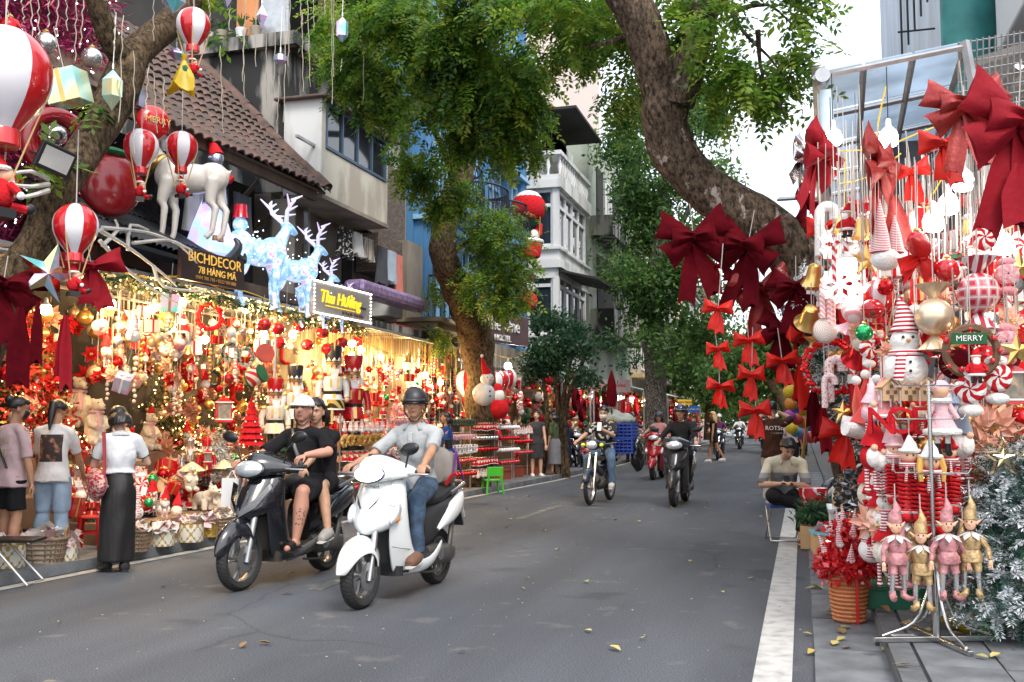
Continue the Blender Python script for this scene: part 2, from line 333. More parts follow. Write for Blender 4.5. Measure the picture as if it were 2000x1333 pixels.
def win_x(par,X,y0,y1,z0,z1,n=2,fm=None,gm=None,tran=None,depth=.08,fr=.05,bars=0):
 """a window in a wall that faces the street (+X): frame > panes; n lights, a transom at tran"""
 b=MB();f2=fr/2;ym=[y0+(y1-y0)*i/n for i in range(n+1)]
 b.bx(X,X+depth,y0-f2,y0+f2,z0,z1);b.bx(X,X+depth,y1-f2,y1+f2,z0,z1);b.bx(X,X+depth,y0+f2,y1-f2,z1-fr,z1);b.bx(X,X+depth,y0+f2,y1-f2,z0,z0+fr)
 for y in ym[1:-1]:b.bx(X+.004,X+depth*.9,y-f2*.8,y+f2*.8,z0+fr,z1-fr)
 if tran:b.bx(X+.004,X+depth*.85,y0+f2,y1-f2,tran-f2,tran+f2)
 for i in range(bars):z=z0+(z1-z0)*(i+1)/(bars+1);b.bx(X+.006,X+depth*.7,y0+f2,y1-f2,z-.012,z+.012)
 w=b.build('window',fm or FRAMEW,par,smooth=False)
 zs=[z0+fr,tran,z1-fr]if tran else[z0+fr,z1-fr]
 for i in range(n):
  for k in range(len(zs)-1):
   p=MB().bx(X+.012,X+.02,ym[i]+.012,ym[i+1]-.012,zs[k]+.003,zs[k+1]-.003).build('pane',gm or GLASSD,w,smooth=False)
 return w
def win_y(par,Y,x0,x1,z0,z1,n=2,fm=None,gm=None,tran=None,depth=.08,fr=.05):
 """the same in a wall that faces the camera's way (-Y)"""
 b=MB();f2=fr/2;xm=[x0+(x1-x0)*i/n for i in range(n+1)]
 b.bx(x0-f2,x0+f2,Y-depth,Y,z0,z1);b.bx(x1-f2,x1+f2,Y-depth,Y,z0,z1);b.bx(x0+f2,x1-f2,Y-depth,Y,z1-fr,z1);b.bx(x0+f2,x1-f2,Y-depth,Y,z0,z0+fr)
 for x in xm[1:-1]:b.bx(x-f2*.8,x+f2*.8,Y-depth*.9,Y-.004,z0+fr,z1-fr)
 if tran:b.bx(x0+f2,x1-f2,Y-depth*.85,Y-.004,tran-f2,tran+f2)
 w=b.build('window',fm or FRAMEW,par,smooth=False)
 zs=[z0+fr,tran,z1-fr]if tran else[z0+fr,z1-fr]
 for i in range(n):
  for k in range(len(zs)-1):MB().bx(xm[i]+.012,xm[i+1]-.012,Y-.02,Y-.012,zs[k]+.003,zs[k+1]-.003).build('pane',gm or GLASSD,w,smooth=False)
 return w
h=thing('tiled_house','low old house under a sagging mossy red brown tiled roof behind the lit stall','house',(-8,11,0))
h.location=(0,0,0)
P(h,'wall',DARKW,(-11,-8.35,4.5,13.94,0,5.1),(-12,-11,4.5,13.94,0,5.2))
P(h,'upper_floor_slab',WOODD,(-8.35,-7.3,9,13.9,3.15,3.3))
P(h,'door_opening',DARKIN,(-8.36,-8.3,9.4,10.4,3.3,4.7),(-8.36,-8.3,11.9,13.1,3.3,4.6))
P(h,'pillar',BEIGE,(-7.65,-7.4,13.3,13.55,3.3,4.75));P(h,'pillar',BEIGE,(-7.7,-7.5,11.3,11.5,3.3,4.75))
P(h,'fascia_board',WOODD,(-7.2,-7.12,8.2,13.7,4.78,4.93))
for y in(8.6,9.6,10.6,11.6,12.6,13.5):MB().tube([(-7.15,y,4.8),(-8.4,y,5.72)],.05,4).build('rafter',WOODD,h,smooth=False)
for y in(10.6,12.6,13.5):MB().tube([(-7.5,y,4.85),(-8.3,y,4.1)],.04,4).build('bracket',WOODD,h,smooth=False)
roof=MB();E0,E1=V((-7.08,0,4.93)),V((-9.4,0,7.15));sl=(E1-E0).normalized();nr=V((-sl.z,0,sl.x));nr=nr if nr.z>0 else-nr
def rp_(y,s,up=0.):sag=-.05*sin((y-8)*.9)-.03*sin(s*2.1);p=E0+sl*s+nr*(up+sag);return V((p.x,y,p.z))
roof.add([rp_(y,s,u)for u in(-.06,-.02)for y,s in((8,0),(13.9,0),(13.9,3.2),(8,3.2))],[(0,1,2,3),(7,6,5,4),(0,4,5,1),(1,5,6,2)])
roofo=roof.build('roof',WOODD,h,smooth=False)
TILES=[mat('mossy clay tile %d'%i,c,.85,col2=d,scale=4,thr=(.38,.68),detail=8,bump=.2)for i,(c,d)in enumerate([((.15,.085,.065),(.05,.042,.038)),((.12,.075,.06),(.045,.04,.036)),((.07,.055,.048),(.14,.085,.065))])]
def tile_mesh(m):
 b=MB();rr=[]
 for s,w in((0,1.),(.3,.9)):rr.append([V((-.1*w+.2*w*j/6,s,.055*sin(pi*j/6)+(.03 if s==0 else .0)))for j in range(7)])
 b.loft(rr,closed=False);b.add([V((-.1+.2*j/6,0,.055*sin(pi*j/6)+.03-(.025 if k else 0)))for k in(0,1)for j in range(7)],[(j,j+1,j+8,j+7)for j in range(6)])
 return b.build('roof_tile',m,mesh_only=True)
TMs=[tile_mesh(m)for m in TILES]
q=M((V((0,1,0)),sl,nr)).transposed()
rest=MB();cnt=0;tl=[(13.8-.185*i,-.05+.235*k)for k in range(14)for i in range(24)]
for y,s in tl:
 jy,js=ru(-.012,.012),ru(-.02,.02)
 if cnt<298:
  o=link('roof_tile',random.choice(TMs),roofo);o.matrix_local=M.Translation(rp_(y+jy,s+js))@(q@M.Rotation(ru(-.06,.06),3,'Z')).to_4x4()
 else:
  Q=M.Translation(rp_(y+jy,s+js))@q.to_4x4();rest.T=Q;rest.loft([[V((-.1+.2*j/4,t,.05*sin(pi*j/4)+(.03 if t==0 else 0)))for j in range(5)]for t in(0,.3)],closed=False)
 cnt+=1
rest.build('upper_tiles',TILES[1],roofo,kind='stuff')
b=MB()
for i in range(11):s=i*.29;b.T=M.Translation(rp_(13.84,s,.05))@q.to_4x4()@M.Rotation(pi/2*0,4,'Z');b.loft([[V((.12*cos(a),t,.1*sin(a)))for a in[pi*j/6 for j in range(7)]]for t in(0,.31)],closed=False)
b.build('verge_tiles',TILES[0],roofo)
g=thing('grey_building','stained grey concrete building with a cream enclosed balcony above hanging laundry','building')
P(g,'wall',STAIN,(-12,-7.9,14.02,19.2,5.05,7.25),(-12,-7.9,14.02,16.2,7.25,7.4))
P(g,'lower_wall',BEIGE,(-12,-8.1,14.02,19.2,0,5.04))
P(g,'brick_wall',BRICK,(-7.9,-7.84,16.66,19.0,5.0,6.5))
P(g,'side_pier',BEIGE,(-8.1,-7.5,18.3,19.15,0,5.0))
P(g,'brick_panel',BRICK,(-8.05,-7.6,17.1,18.28,4.2,4.94))
P(g,'ledge',STAIN,(-12,-7.62,13.86,18.9,7.4,7.62))
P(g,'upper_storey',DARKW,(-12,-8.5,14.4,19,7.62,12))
P(g,'corrugated_panel',CORR,*[(-7.78+.025*(i%2),-7.74+.025*(i%2),14.9+i*.1,14.995+i*.1,7.65,8.75)for i in range(26)],join=True)
P(g,'orange_board',mat('orange plywood',(.5,.2,.07),.7,var=.2,scale=3,stretch=(1,1,.2)),(-8.85,-8.45,14.1,14.14,7.62,9.6));P(g,'grey_board',METALG,(-8.4,-7.9,14.1,14.14,7.62,9.6))
P(g,'awning_roof',DARKIN,(-8.5,-7.3,14.2,18.8,9.3,9.36))
box=MB().bx(-7.86,-7.2,14,16.6,4.97,5.72).build('enclosed_balcony',[CREAM],g,smooth=False)
P(box,'side_panel',WHITEW,(-7.86,-7.201,13.97,13.998,4.97,6.5));P(box,'balcony_roof',mat('rusty sheet roof',(.11,.07,.06),.7,var=.3),(-8,-7.05,13.85,16.85,6.5,6.54),bevel=.01)
P(box,'soffit',BEIGE,(-7.9,-7.18,13.98,16.63,4.9,4.965));P(box,'post',CREAM,(-7.3,-7.2,14,14.12,5.72,6.5),(-7.3,-7.2,16.5,16.6,5.72,6.5))
P(box,'pipe',METALG,(-7.35,-7.3,13.4,13.97,5.72,5.76))
w_=win_x(g,-7.24,14.14,16.48,5.73,6.49,4,FRAMEB,GLASSD,None,.06,.05)
win_x(g,-7.86,17.3,17.9,5.85,6.2,2,FRAMEW,GLASSS,None,.05,.04,3)
P(g,'door_opening',DARKIN,(-8.12,-8.08,16.6,17.0,3.2,4.5),(-8.12,-8.08,15.1,15.7,3.3,4.4));P(g,'drain_pipe',METALG,(-7.82,-7.74,14.6,14.68,3.2,4.9))
P(g,'air_conditioner',mat('old white enamel',(.6,.6,.57),.5),(-7.75,-7.35,17.1,17.75,3.35,3.85),bevel=.02)
P(g,'stone_cornice',mat('sandstone',(.42,.33,.22),.8,var=.2,scale=3),(-7.9,-6.75,18.2,20.3,3.1,3.2),(-7.9,-6.85,18.3,20.2,3.2,3.34),(-7.9,-6.7,18.1,20.4,3.34,3.42))
P(g,'canopy_ledge',STAIN,(-7.9,-7,14.8,18.1,3.0,3.12))
for i,(px,hh)in enumerate([(405,.3),(432,.22),(470,.34),(498,.2)]):
 p=AY(px,46,13.9);t=thing('potted_plant','small potted plant on the balcony ledge, %s'%['farthest left','second from the left','beside the orange board','nearest the corner'][i],'potted plant',(p.x,13.93,7.625));MB().lathe([(.07,0),(.1,.14),(.09,.15)],12).build('pot',[WHITEW,BEIGE][i%2],t);b=MB()
 for k in range(26):a,l=ru(0,6.3),ru(.5,1.)*hh;b.tube([(0,0,.14),(.06*cos(a),.06*sin(a),.14+l*.7),(.13*cos(a),.13*sin(a),.14+l*.8)],[.006,.016,.003],4,0,True,.3)
 b.build('leaves',mat('pot plant leaf',(.05,.14,.03),.5),t)
CL={'black spotted':mat('black spotted cloth',(.02,.02,.02),.9,col2=(.6,.6,.55),scale=26,thr=(.62,.64),detail=0),'white':mat('white cotton',(.68,.68,.66),.9,var=.08),'checked cream':stripes('checked cloth',(.55,.5,.42),(.3,.27,.23),9,'Y',.9),'dark grey':mat('dark grey cloth',(.06,.065,.075),.9),'pale blue':mat('pale blue cloth',(.35,.42,.5),.9),'salmon':mat('salmon cloth',(.6,.2,.15),.9),'black':mat('black cloth',(.014,.014,.016),.9,var=.2),'grey':mat('grey cloth',(.3,.31,.33),.9)}
def cloth_piece(x,y,z,w,hgt,key,what,where):
 b=MB();n=9;t=MB()
 rings=[]
 for k in range(6):
  f=k/5;ww=w*(1-.12*sin(f*3));ring=[V((x+.05*sin(j*2.2+z*9)*(.3+f)+.02,y-ww/2+ww*j/(n-1),z-hgt*f+.03*sin(j*1.7)*f))for j in range(n)]
  rings.append(ring+[p+V((-.03,0,0))for p in ring[::-1]])
 b.loft(rings);o=b.build('laundry',CL[key]);tag(o,'%s %s hung out to dry %s'%(key,what,where),'laundry');return o
for a in[(-7.5,15.5,4.72,.5,.52,'black spotted','blouse','under the cream balcony, end of the line'),(-7.5,16.0,4.72,.3,.4,'white','shirt','beside the spotted blouse'),(-7.5,16.45,4.7,.36,.4,'checked cream','shirt','under the cream balcony'),(-7.45,16.95,4.62,.4,.7,'dark grey','trousers','beside the checked shirt'),(-7.45,17.4,4.62,.36,.6,'pale blue','towel','between dark trousers and salmon cloth'),(-7.45,17.75,4.6,.25,.85,'salmon','long cloth','at the far end of the line'),(-7.4,10.9,4.5,.4,.72,'grey','trousers','under the tiled roof'),(-7.45,11.5,4.55,.45,.55,'black','jacket','beside grey trousers under the eave'),(-7.45,12.1,4.55,.4,.6,'dark grey','shirt','near the end of the tiled eave'),(-7.45,10.35,4.5,.35,.6,'black','skirt','nearest piece under the tiled eave')]:cloth_piece(*a)
hb=thing('blue_hostel','tall blue painted hostel with fluted pilasters and curved iron balconies','building')
P(hb,'wall',BLUE,(-12,-7.75,19.22,27.4,3.3,14));P(hb,'ground_floor_wall',mat('dim stone wall',(.12,.1,.08),.8),(-12,-8.3,19.22,27.4,0,3.29))
for y in(19.3,21.3,23.3,25.3,26.9):
 P(hb,'pilaster',BLUE,(-7.75,-7.55,y,y+.5,3.3,13.9),*[(-7.55,-7.51,y+.05+.11*k,y+.11+.11*k,3.6,13.5)for k in range(4)],join=True)
for y0 in(19.95,21.95,23.95,25.9):
 for z0 in(3.5,6.0,8.5,11):win_x(hb,-7.74,y0,y0+(1.2 if y0<25 else .9),z0,z0+2.0,2,BLUEP,GLASSS if z0>5 else GLASSD,z0+1.5,.1,.09)
b=MB()
P(hb,'cornice',BLUEP,(-7.75,-7.4,19.2,27.45,5.62,5.72),(-7.75,-7.42,19.2,27.45,8.2,8.3))
def iron_balcony(par,yc,z,wy=1.9,dp=.75,X=-7.5):
 b=MB();n=26
 pt=lambda a,zz,k=1.:V((X+dp*k*max(0,sin(a))**.8,yc-wy/2*k*cos(a),zz))
 for zz,r in((z+.04,.03),(z+.5,.012),(z+.95,.028)):b.tube([pt(pi*i/n,zz,1+.1*sin((zz-z)*3))for i in range(n+1)],r,5)
 for i in range(n+1):
  a=pi*i/n;b.tube([pt(a,z,1),pt(a,z+.25,1.09),pt(a,z+.5,1.1),pt(a,z+.95,1.03)],.011,4)
  if i%2:b.tube([pt(a+.04*sin(t),z+.25+.2*t/6.28+.07*cos(t),1.09)for t in[k*.8 for k in range(9)]],.009,4)
 o=b.build('iron_balcony',IRON,par);MB().loft([[pt(pi*i/n,zz,1)for i in range(n+1)]+[V((X-.2,yc+wy/2,zz)),V((X-.2,yc-wy/2,zz))]for zz in(z-.12,z)]).build('floor',BLUE,o,smooth=False)
for yc,z in((20.5,3.5),(22.6,6.0),(24.6,6.0),(20.5,6.0),(24.6,8.5)):iron_balcony(hb,yc,z)
wb=thing('bay_window_house','white house with stacked bay windows, balustrades and a dark roof awning','house')
zz=lambda x,y:AY(x,y,28.3).z
P(wb,'wall',WHITEW,(-12,-7.4,28.6,33,0,10.5))
for z0,zt in((3.6,6.15),(6.2,8.55)):
 P(wb,'bay_base',WHITEW,(-8.6,-6.8,28.3,32.6,z0-.55,z0+.25),(-8.6,-6.72,28.2,32.7,z0+.25,z0+.33));P(wb,'bay_top',WHITEW,(-8.6,-6.7,28.2,32.7,zt-.25,zt))
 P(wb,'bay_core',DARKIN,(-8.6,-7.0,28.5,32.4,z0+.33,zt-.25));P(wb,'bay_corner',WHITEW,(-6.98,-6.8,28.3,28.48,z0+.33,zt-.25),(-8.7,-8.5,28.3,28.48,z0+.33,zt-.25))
 win_y(wb,28.46,-8.48,-7.0,z0+.34,zt-.26,2,FRAMEW,GLASSD,zt-.75,.1,.1);win_x(wb,-6.94,28.55,32.3,z0+.34,zt-.26,4,FRAMEW,GLASSD,zt-.75,.1,.1)
bal=MB()
for z0 in(8.7,2.4):
 for i in range(13):bal.lathe([(.05,0),(.05,.06),(.03,.1),(.07,.3),(.03,.5),(.05,.55),(.05,.6)],7,(-6.8,28.5+.32*i,z0))
 for i in range(5):bal.lathe([(.05,0),(.03,.1),(.07,.3),(.03,.5),(.05,.6)],7,(-8.4+.32*i,28.35,z0))
bal.build('balusters',WHITEW,wb,kind='stuff')
for z0 in(8.7,2.4):P(wb,'balustrade_rail',WHITEW,(-8.6,-6.7,28.25,32.7,z0+.6,z0+.72),(-8.6,-6.7,28.25,32.7,z0-.15,z0))
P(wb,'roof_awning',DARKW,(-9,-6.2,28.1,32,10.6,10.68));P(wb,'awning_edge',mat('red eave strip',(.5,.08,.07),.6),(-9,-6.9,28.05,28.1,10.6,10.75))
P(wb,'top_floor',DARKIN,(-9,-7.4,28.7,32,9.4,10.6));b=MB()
for i in range(9):b.tube([(-8.6+.2*i,28.32,9.4),(-8.6+.2*i,28.32,10.6)],.012,4)
for i in range(4):b.tube([(-8.6,28.32,9.5+.3*i),(-6.9,28.32,9.5+.3*i)],.012,4)
b.build('window_grille',IRON,wb);P(wb,'air_conditioner',mat('old white enamel'),(-8,-7.4,28.05,28.3,9.45,9.95),bevel=.02)
o=MB().add([(-8.8,28.2,6.3),(-5.6,28.4,5.5),(-5.6,31.5,5.5),(-8.8,31.5,6.3),(-8.8,28.2,6.36),(-5.6,28.4,5.56),(-5.6,31.5,5.56),(-8.8,31.5,6.36)],[(0,1,2,3),(7,6,5,4),(0,4,5,1),(1,5,6,2),(2,6,7,3)]).build('lean_to_awning',DARKW,wb,smooth=False)
P(wb,'awning_wall',WHITEW,(-8.7,-6.9,28.29,28.295,5.6,6.2))
ob=thing('old_green_house','shabby pale green house with a rusty window cage behind trees','house')
GRN=mat('faded green render',(.3,.33,.27),.85,col2=(.12,.12,.1),scale=.8,thr=(.45,.75),detail=9)
P(ob,'wall',GRN,(-12,-7.0,33.6,42,0,11.6));P(ob,'balcony',STAIN,(-7.0,-6.2,34,41,4.4,5.3),(-7,-6.2,34,41,7.9,8.6));P(ob,'door_opening',DARKIN,(-7.02,-6.96,35,36.2,8.6,10.6),(-7.02,-6.96,38,40,8.6,10.6),(-7.02,-6.96,35,40.5,5.3,7.4));win_x(ob,-6.98,36.6,37.6,8.8,10.4,2)
b=MB()
for i in range(15):b.tube([(-6.2,34+.5*i,5.3),(-6.2,34+.5*i,7.6)],.02,4)
for i in range(7):b.tube([(-6.2,34,5.4+.35*i),(-6.2,41,5.4+.35*i)],.02,4)
b.build('window_cage',mat('pale rusty steel',(.4,.38,.34),.6,var=.3),ob)
FAC=[CREAM,WHITEW,BEIGE,GRN,mat('ochre paint',(.5,.36,.16),.8),mat('grey pink paint',(.45,.36,.32),.8)];FN=['cream','whitewashed','grubby beige','faded green','ochre','pinkish']
def far_house(x0,x1,y0,y1,ht,k,where):
 t=thing('row_house','distant %s row house %s'%(FN[k],where),'house',group='row houses down the street');P(t,'wall',FAC[k],(x0,x1,y0,y1,0,ht));X=x1 if x1<0 else x0;z=3.4
 while z<ht-1.5:
  n=max(1,int((y1-y0)/2.2))
  for i in range(n):
   y=y0+(y1-y0)*(i+.5)/n
   if X<0:win_x(t,X-.02,y-.6,y+.6,z+.3,z+1.9,2,FRAMEW,GLASSD,None,.06,.08)
   else:P(t,'window',GLASSD,(X-.05,X+.01,y-.6,y+.6,z+.3,z+1.9))
  P(t,'balcony',FAC[(k+2)%6],((X-.1,X+.5,y0+.2,y1-.2,z-.15,z)if X<0 else(X-.5,X+.1,y0+.2,y1-.2,z-.15,z)));z+=3
 P(t,'roof',DARKW,(x0-.1,x1+.15,y0,y1,ht,ht+.2))
for i,(y0,y1,ht,k)in enumerate([(42.2,47,12,2),(47.2,51.5,10,0),(51.7,57,13,3),(57.2,63,9.5,4),(63.2,70,12,1),(70.2,80,10,5),(80.2,92,12,2)]):far_house(-13,-7,y0,y1,ht,k,'on the left, %s beyond the green house'%('first second third fourth fifth sixth seventh'.split()[i]))
for i,(y0,y1,ht,k)in enumerate([(24,31,9,1),(31.2,40,8,2),(40.2,52,9,0),(52.2,66,8,5)]):far_house(3.6,10,y0,y1,ht,k,'on the right, %s past the stall'%('first second third fourth'.split()[i]))
for i,(x0,x1,y,ht,c)in enumerate([(-27,-14.5,62,30,(.6,.5,.44)),(-40,-29,70,36,(.55,.56,.58))]):
 t=thing('tower_block',['pale pink tower block rising behind the row of trees','pale grey tower block half hidden by leaves'][i],'building');P(t,'wall',mat('tower wall %d'%i,c,.7,var=.06),(x0,x1,y,y+12,0,ht))
 for r in range(8):
  for cidx in range(4):X=x0+1.2+cidx*(x1-x0-2)/4;win_y(t,y,X,X+1.6,6+r*3,7.6+r*3,2,FRAMEW,GLASSS,None,.05,.1)
far=MB()
TEAL=mat('teal column paint',(.03,.2,.19),.6,var=.25,scale=4);PLAST=mat('dusty clear roof sheet',(.5,.6,.7),.15,alpha=.6,var=.25,scale=1.5,spec=.6,tl=.5)
rb=thing('right_building','pale building with a teal column above the glazed stall roof on the right','building')
P(rb,'wall',mat('blue white panel',(.4,.46,.52),.6,var=.25,scale=1.5,stretch=(1,1,.3)),(3.1,12,11.5,24,0,14));P(rb,'side_wall',mat('blue white panel'),(1.95,3.1,14,24,4.9,14));MB().lathe([(.32,4.6),(.32,14)],18,(2.1,13.2,0)).build('teal_column',TEAL,rb)
P(rb,'concrete_pier',mat('raw concrete',(.3,.3,.29),.8,var=.15),(2.55,3.1,13.1,14,4.6,14));P(rb,'metal_box',mat('rust streaked enamel',(.5,.53,.55),.5,col2=(.2,.12,.07),scale=1.5,thr=(.62,.75),detail=9),(2.25,5,9.9,12.3,5.62,7.4),bevel=.03)
P(rb,'green_edge',mat('dark green metal',(.015,.08,.06),.5),(2.15,5.2,9.7,9.86,5.45,5.66))
b=MB()
for i in range(7):b.tube([(1.5+.09*i,15,6.6+.2*i),(1.5+.09*i,15,9.5)],.015,4)
for i in range(4):b.tube([(1.45,15,7+.7*i),(2.1,15,7+.7*i)],.015,4)
b.build('window_cage',IRON,rb)
cp=thing('glazed_canopy','dusty clear sheet canopy on a galvanised steel frame above the right stall','canopy')
c00,c10,c01,c11=AY(1592,152,9),AY(1885,92,9),AY(1602,292,12),AY(1838,240,12)
def cpt(u,v):return(c00*(1-u)+c10*u)*(1-v)+(c01*(1-u)+c11*u)*v
for u in(0,.33,.66,1):MB().tube([cpt(u,0),cpt(u,1)],.03,4).build('beam',METALG,cp,smooth=False)
for v in(0,.5,1):MB().tube([cpt(0,v),cpt(1,v)],.026,4).build('beam',METALG,cp,smooth=False)
for i in range(3):
 for j in range(2):
  q_=[cpt(i/3+.01,j/2+.01),cpt((i+1)/3-.01,j/2+.01),cpt((i+1)/3-.01,j/2+.49),cpt(i/3+.01,j/2+.49)];MB().add([p+V((0,0,.05))for p in q_]+[p+V((0,0,.058))for p in q_],[(3,2,1,0),(4,5,6,7)]).build('roof_sheet',PLAST,cp,smooth=False)
e0,e1=AY(1628,415,18),AY(1800,385,18)
def cp2(u,v):return(c01*(1-u)+c11*u)*(1-v)+(e0*(1-u)+e1*u)*v
for u in(0,.33,.66,1):MB().tube([cp2(u,.01),cp2(u,1)],.03,4).build('beam',METALG,cp,smooth=False)
for v in(.33,.66,1):MB().tube([cp2(0,v),cp2(1,v)],.026,4).build('beam',METALG,cp,smooth=False)
for i in range(3):
 for j in range(3):q_=[cp2(i/3+.01,j/3+.01),cp2((i+1)/3-.01,j/3+.01),cp2((i+1)/3-.01,(j+1)/3-.01),cp2(i/3+.01,(j+1)/3-.01)];MB().add([p+V((0,0,.05))for p in q_]+[p+V((0,0,.058))for p in q_],[(3,2,1,0),(4,5,6,7)]).build('roof_sheet',PLAST,cp,smooth=False)
MB().tube([cpt(0,0)+V((.03,.02,.1)),AY(1612,540,9.75)],.055,4).build('post',METALG,cp,smooth=False)
MB().tube([cpt(1,0)+V((0,0,.05)),V((2.0,9.0,0))],.04,4).build('post',METALG,cp,smooth=False)
MB().lathe([(.02,-.05),(.065,-.05),(.065,.05),(.02,.05)],14,cpt(0,0)+V((.06,-.1,-.03)),(0,1,0)).build('roller_bracket',METALG,cp)
MB().tube([cpt(0,0)+V((.08,.1,-.1)),cpt(0,.0)+V((.1,.15,-.9))],.07,10).build('rolled_sheet',mat('pale blue plastic roll',(.5,.62,.72),.3),cp)
k_=MB()
for i in range(14):p0,p1=AY(1872+i*12,82-i*2.2,9),AY(1872+i*12,300-i*2,9.4);k_.tube([p0,p1],.007,4)
for i in range(12):p0,p1=AY(1870,86+i*19,9.02+.03*i),AY(2040,58+i*19,9.02+.03*i);k_.tube([p0,p1],.007,4)
k_.build('wire_grid',METALG,cp)
gal=MB();A0,A1=AY(1900,120,10),AY(2100,60,10);B0,B1=AY(1860,420,12.5),AY(2100,420,12.5)
n=60;gal.loft([[A0.lerp(B0,i/n)+V((0,0,.03*cos(i*pi)))for i in range(n+1)],[A1.lerp(B1,i/n)+V((0,0,.03*cos(i*pi)))for i in range(n+1)]],closed=False).build('corrugated_roof',mat('dusty corrugated plastic',(.36,.33,.3),.5,var=.3,scale=2,tl=.35),cp)
MB().tube([AY(1855,330,11),AY(1990,130,9.6)],.05,4).build('brace',METALG,cp,smooth=False);MB().tube([AY(1700,500,9.8),AY(1930,160,9.4)],.03,4).build('brace',METALG,cp,smooth=False)
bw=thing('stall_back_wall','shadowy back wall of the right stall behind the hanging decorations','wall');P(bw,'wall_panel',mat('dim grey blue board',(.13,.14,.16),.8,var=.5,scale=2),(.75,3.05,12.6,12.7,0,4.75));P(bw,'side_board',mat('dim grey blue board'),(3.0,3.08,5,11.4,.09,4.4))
# ================================================================ foliage
LFM={}
def leafmats(key,cols):
 if key not in LFM:LFM[key]=[mat('%s leaf %d'%(key,i),c,.5,var=.3,scale=1.3,tl=.58,spec=.45)for i,c in enumerate(cols)]
 return LFM[key]
def nrm(a):return a/np.maximum(np.linalg.norm(a,axis=1,keepdims=True),1e-9)
def sample_blobs(blobs,noisef=1.1,cut=-.08):
 """points with an outward direction inside a set of ellipsoids, thinned by noise so gaps open"""
 P_,D_=[],[]
 for(c,r,n)in blobs:
  d=nrm(RNG.normal(size=(n*2,3)));rad=RNG.random((n*2,1))**.45;p=d*rad*np.array(r)+np.array(c)
  keep=np.array([NZ.noise(V(q)*noisef)>cut for q in p],bool);P_.append(p[keep][:n]);D_.append(d[keep][:n])
 return np.concatenate(P_),np.concatenate(D_)
def fronds(name,parent,blobs,mats,flen=.3,nl=6,lsize=.06,lw=.36,droop=.6,noisef=1.1,cut=-.08,kind=None):
 """pinnate sprays: a rachis with nl pairs of leaflets"""
 C,D=sample_blobs(blobs,noisef,cut);n=len(C)
 D=nrm(D*np.array([1,1,.5])+RNG.normal(size=(n,3))*.55+np.array([0,0,-droop]));side=nrm(np.cross(D,nrm(RNG.normal(size=(n,3))*.35+np.array([0,0,1]))));up=np.cross(side,D)
 L=flen*(.6+.7*RNG.random((n,1)));V_,M_=[],[];mi=RNG.integers(0,len(mats),n)
 for k in range(nl*2+1):
  s=1 if k%2 else-1;f=((k//2)+.6)/nl if k<nl*2 else 1.
  base=C+D*L*f-up*(L*f*f*.25);ld=nrm(side*s*(1. if k<nl*2 else .05)+D*(.55 if k<nl*2 else 1.)+RNG.normal(size=(n,3))*.22-up*.15);wd=nrm(np.cross(ld,up+RNG.normal(size=(n,3))*.25));ls=lsize*(.7+.6*RNG.random((n,1)))*(1.05-.3*abs(f-.5))
  V_.append(np.stack([base,base+ld*ls*.5+wd*ls*lw*.55+up*ls*.05,base+ld*ls,base+ld*ls*.5-wd*ls*lw*.55+up*ls*.05],1));M_.append(mi)
 vs=np.concatenate(V_).reshape(-1,3);fs=np.arange(len(vs)).reshape(-1,4)
 return np_mesh(name,vs,fs,mats,np.concatenate(M_),parent,kind)
def cards(name,parent,blobs,mats,size=.12,cl=5,spread=.16,noisef=.7,cut=-.06,aspect=.5,kind=None):
 """simple leaves in small clumps, for trees far off"""
 C,D=sample_blobs(blobs,noisef,cut);n=len(C);V_,M_=[],[];mi=RNG.integers(0,len(mats),n)
 for k in range(cl):
  c=C+RNG.normal(size=(n,3))*spread;a=nrm(D*.5+RNG.normal(size=(n,3))+np.array([0,0,-.3]));w=nrm(np.cross(a,RNG.normal(size=(n,3))+D*1.2));s=size*(.6+.8*RNG.random((n,1)))
  V_.append(np.stack([c,c+a*s*.5+w*s*aspect*.5,c+a*s,c+a*s*.5-w*s*aspect*.5],1));M_.append(mi)
 vs=np.concatenate(V_).reshape(-1,3)
 return np_mesh(name,vs,np.arange(len(vs)).reshape(-1,4),mats,np.concatenate(M_),parent,kind)
def spline(pts,rs,step=.08):
 """Catmull-Rom through points, radii interpolated"""
 pts=[V(p)for p in pts];P_=[pts[0]*2-pts[1]]+pts+[pts[-1]*2-pts[-2]];out,ro=[],[]
 for i in range(1,len(P_)-2):
  n=max(2,int((P_[i+1]-P_[i]).length/step))
  for k in range(n):
   t=k/n;a,b,c,d=P_[i-1],P_[i],P_[i+1],P_[i+2]
   out.append(.5*((2*b)+(c-a)*t+(2*a-5*b+4*c-d)*t*t+(3*b-a-3*c+d)*t**3));ro.append(rs[i-1]*(1-t)+rs[i]*t)
 return out+[pts[-1]],ro+[rs[-1]]
def trunk(b,pts,rs,n=20,lump=.12,step=.08,seed=0,knots=()):
 P_,r_=spline(pts,rs,step);i0=len(b.v);b.tube(P_,r_,n)
 for i in range(len(P_)):
  for j in range(n):
   k=i0+i*n+j;p=V(b.v[k]);d=p-P_[i];f=1+lump*NZ.noise(p*2.2+V((seed,0,0)))*1.6+lump*.45*NZ.noise(p*7)+.03*NZ.noise(V((j*1.3,P_[i].z*.6,seed)))
   for kc,kr,kh in knots:f+=kh*math.exp(-((p-V(kc)).length/kr)**2)
   b.v[k]=tuple(P_[i]+d*f)
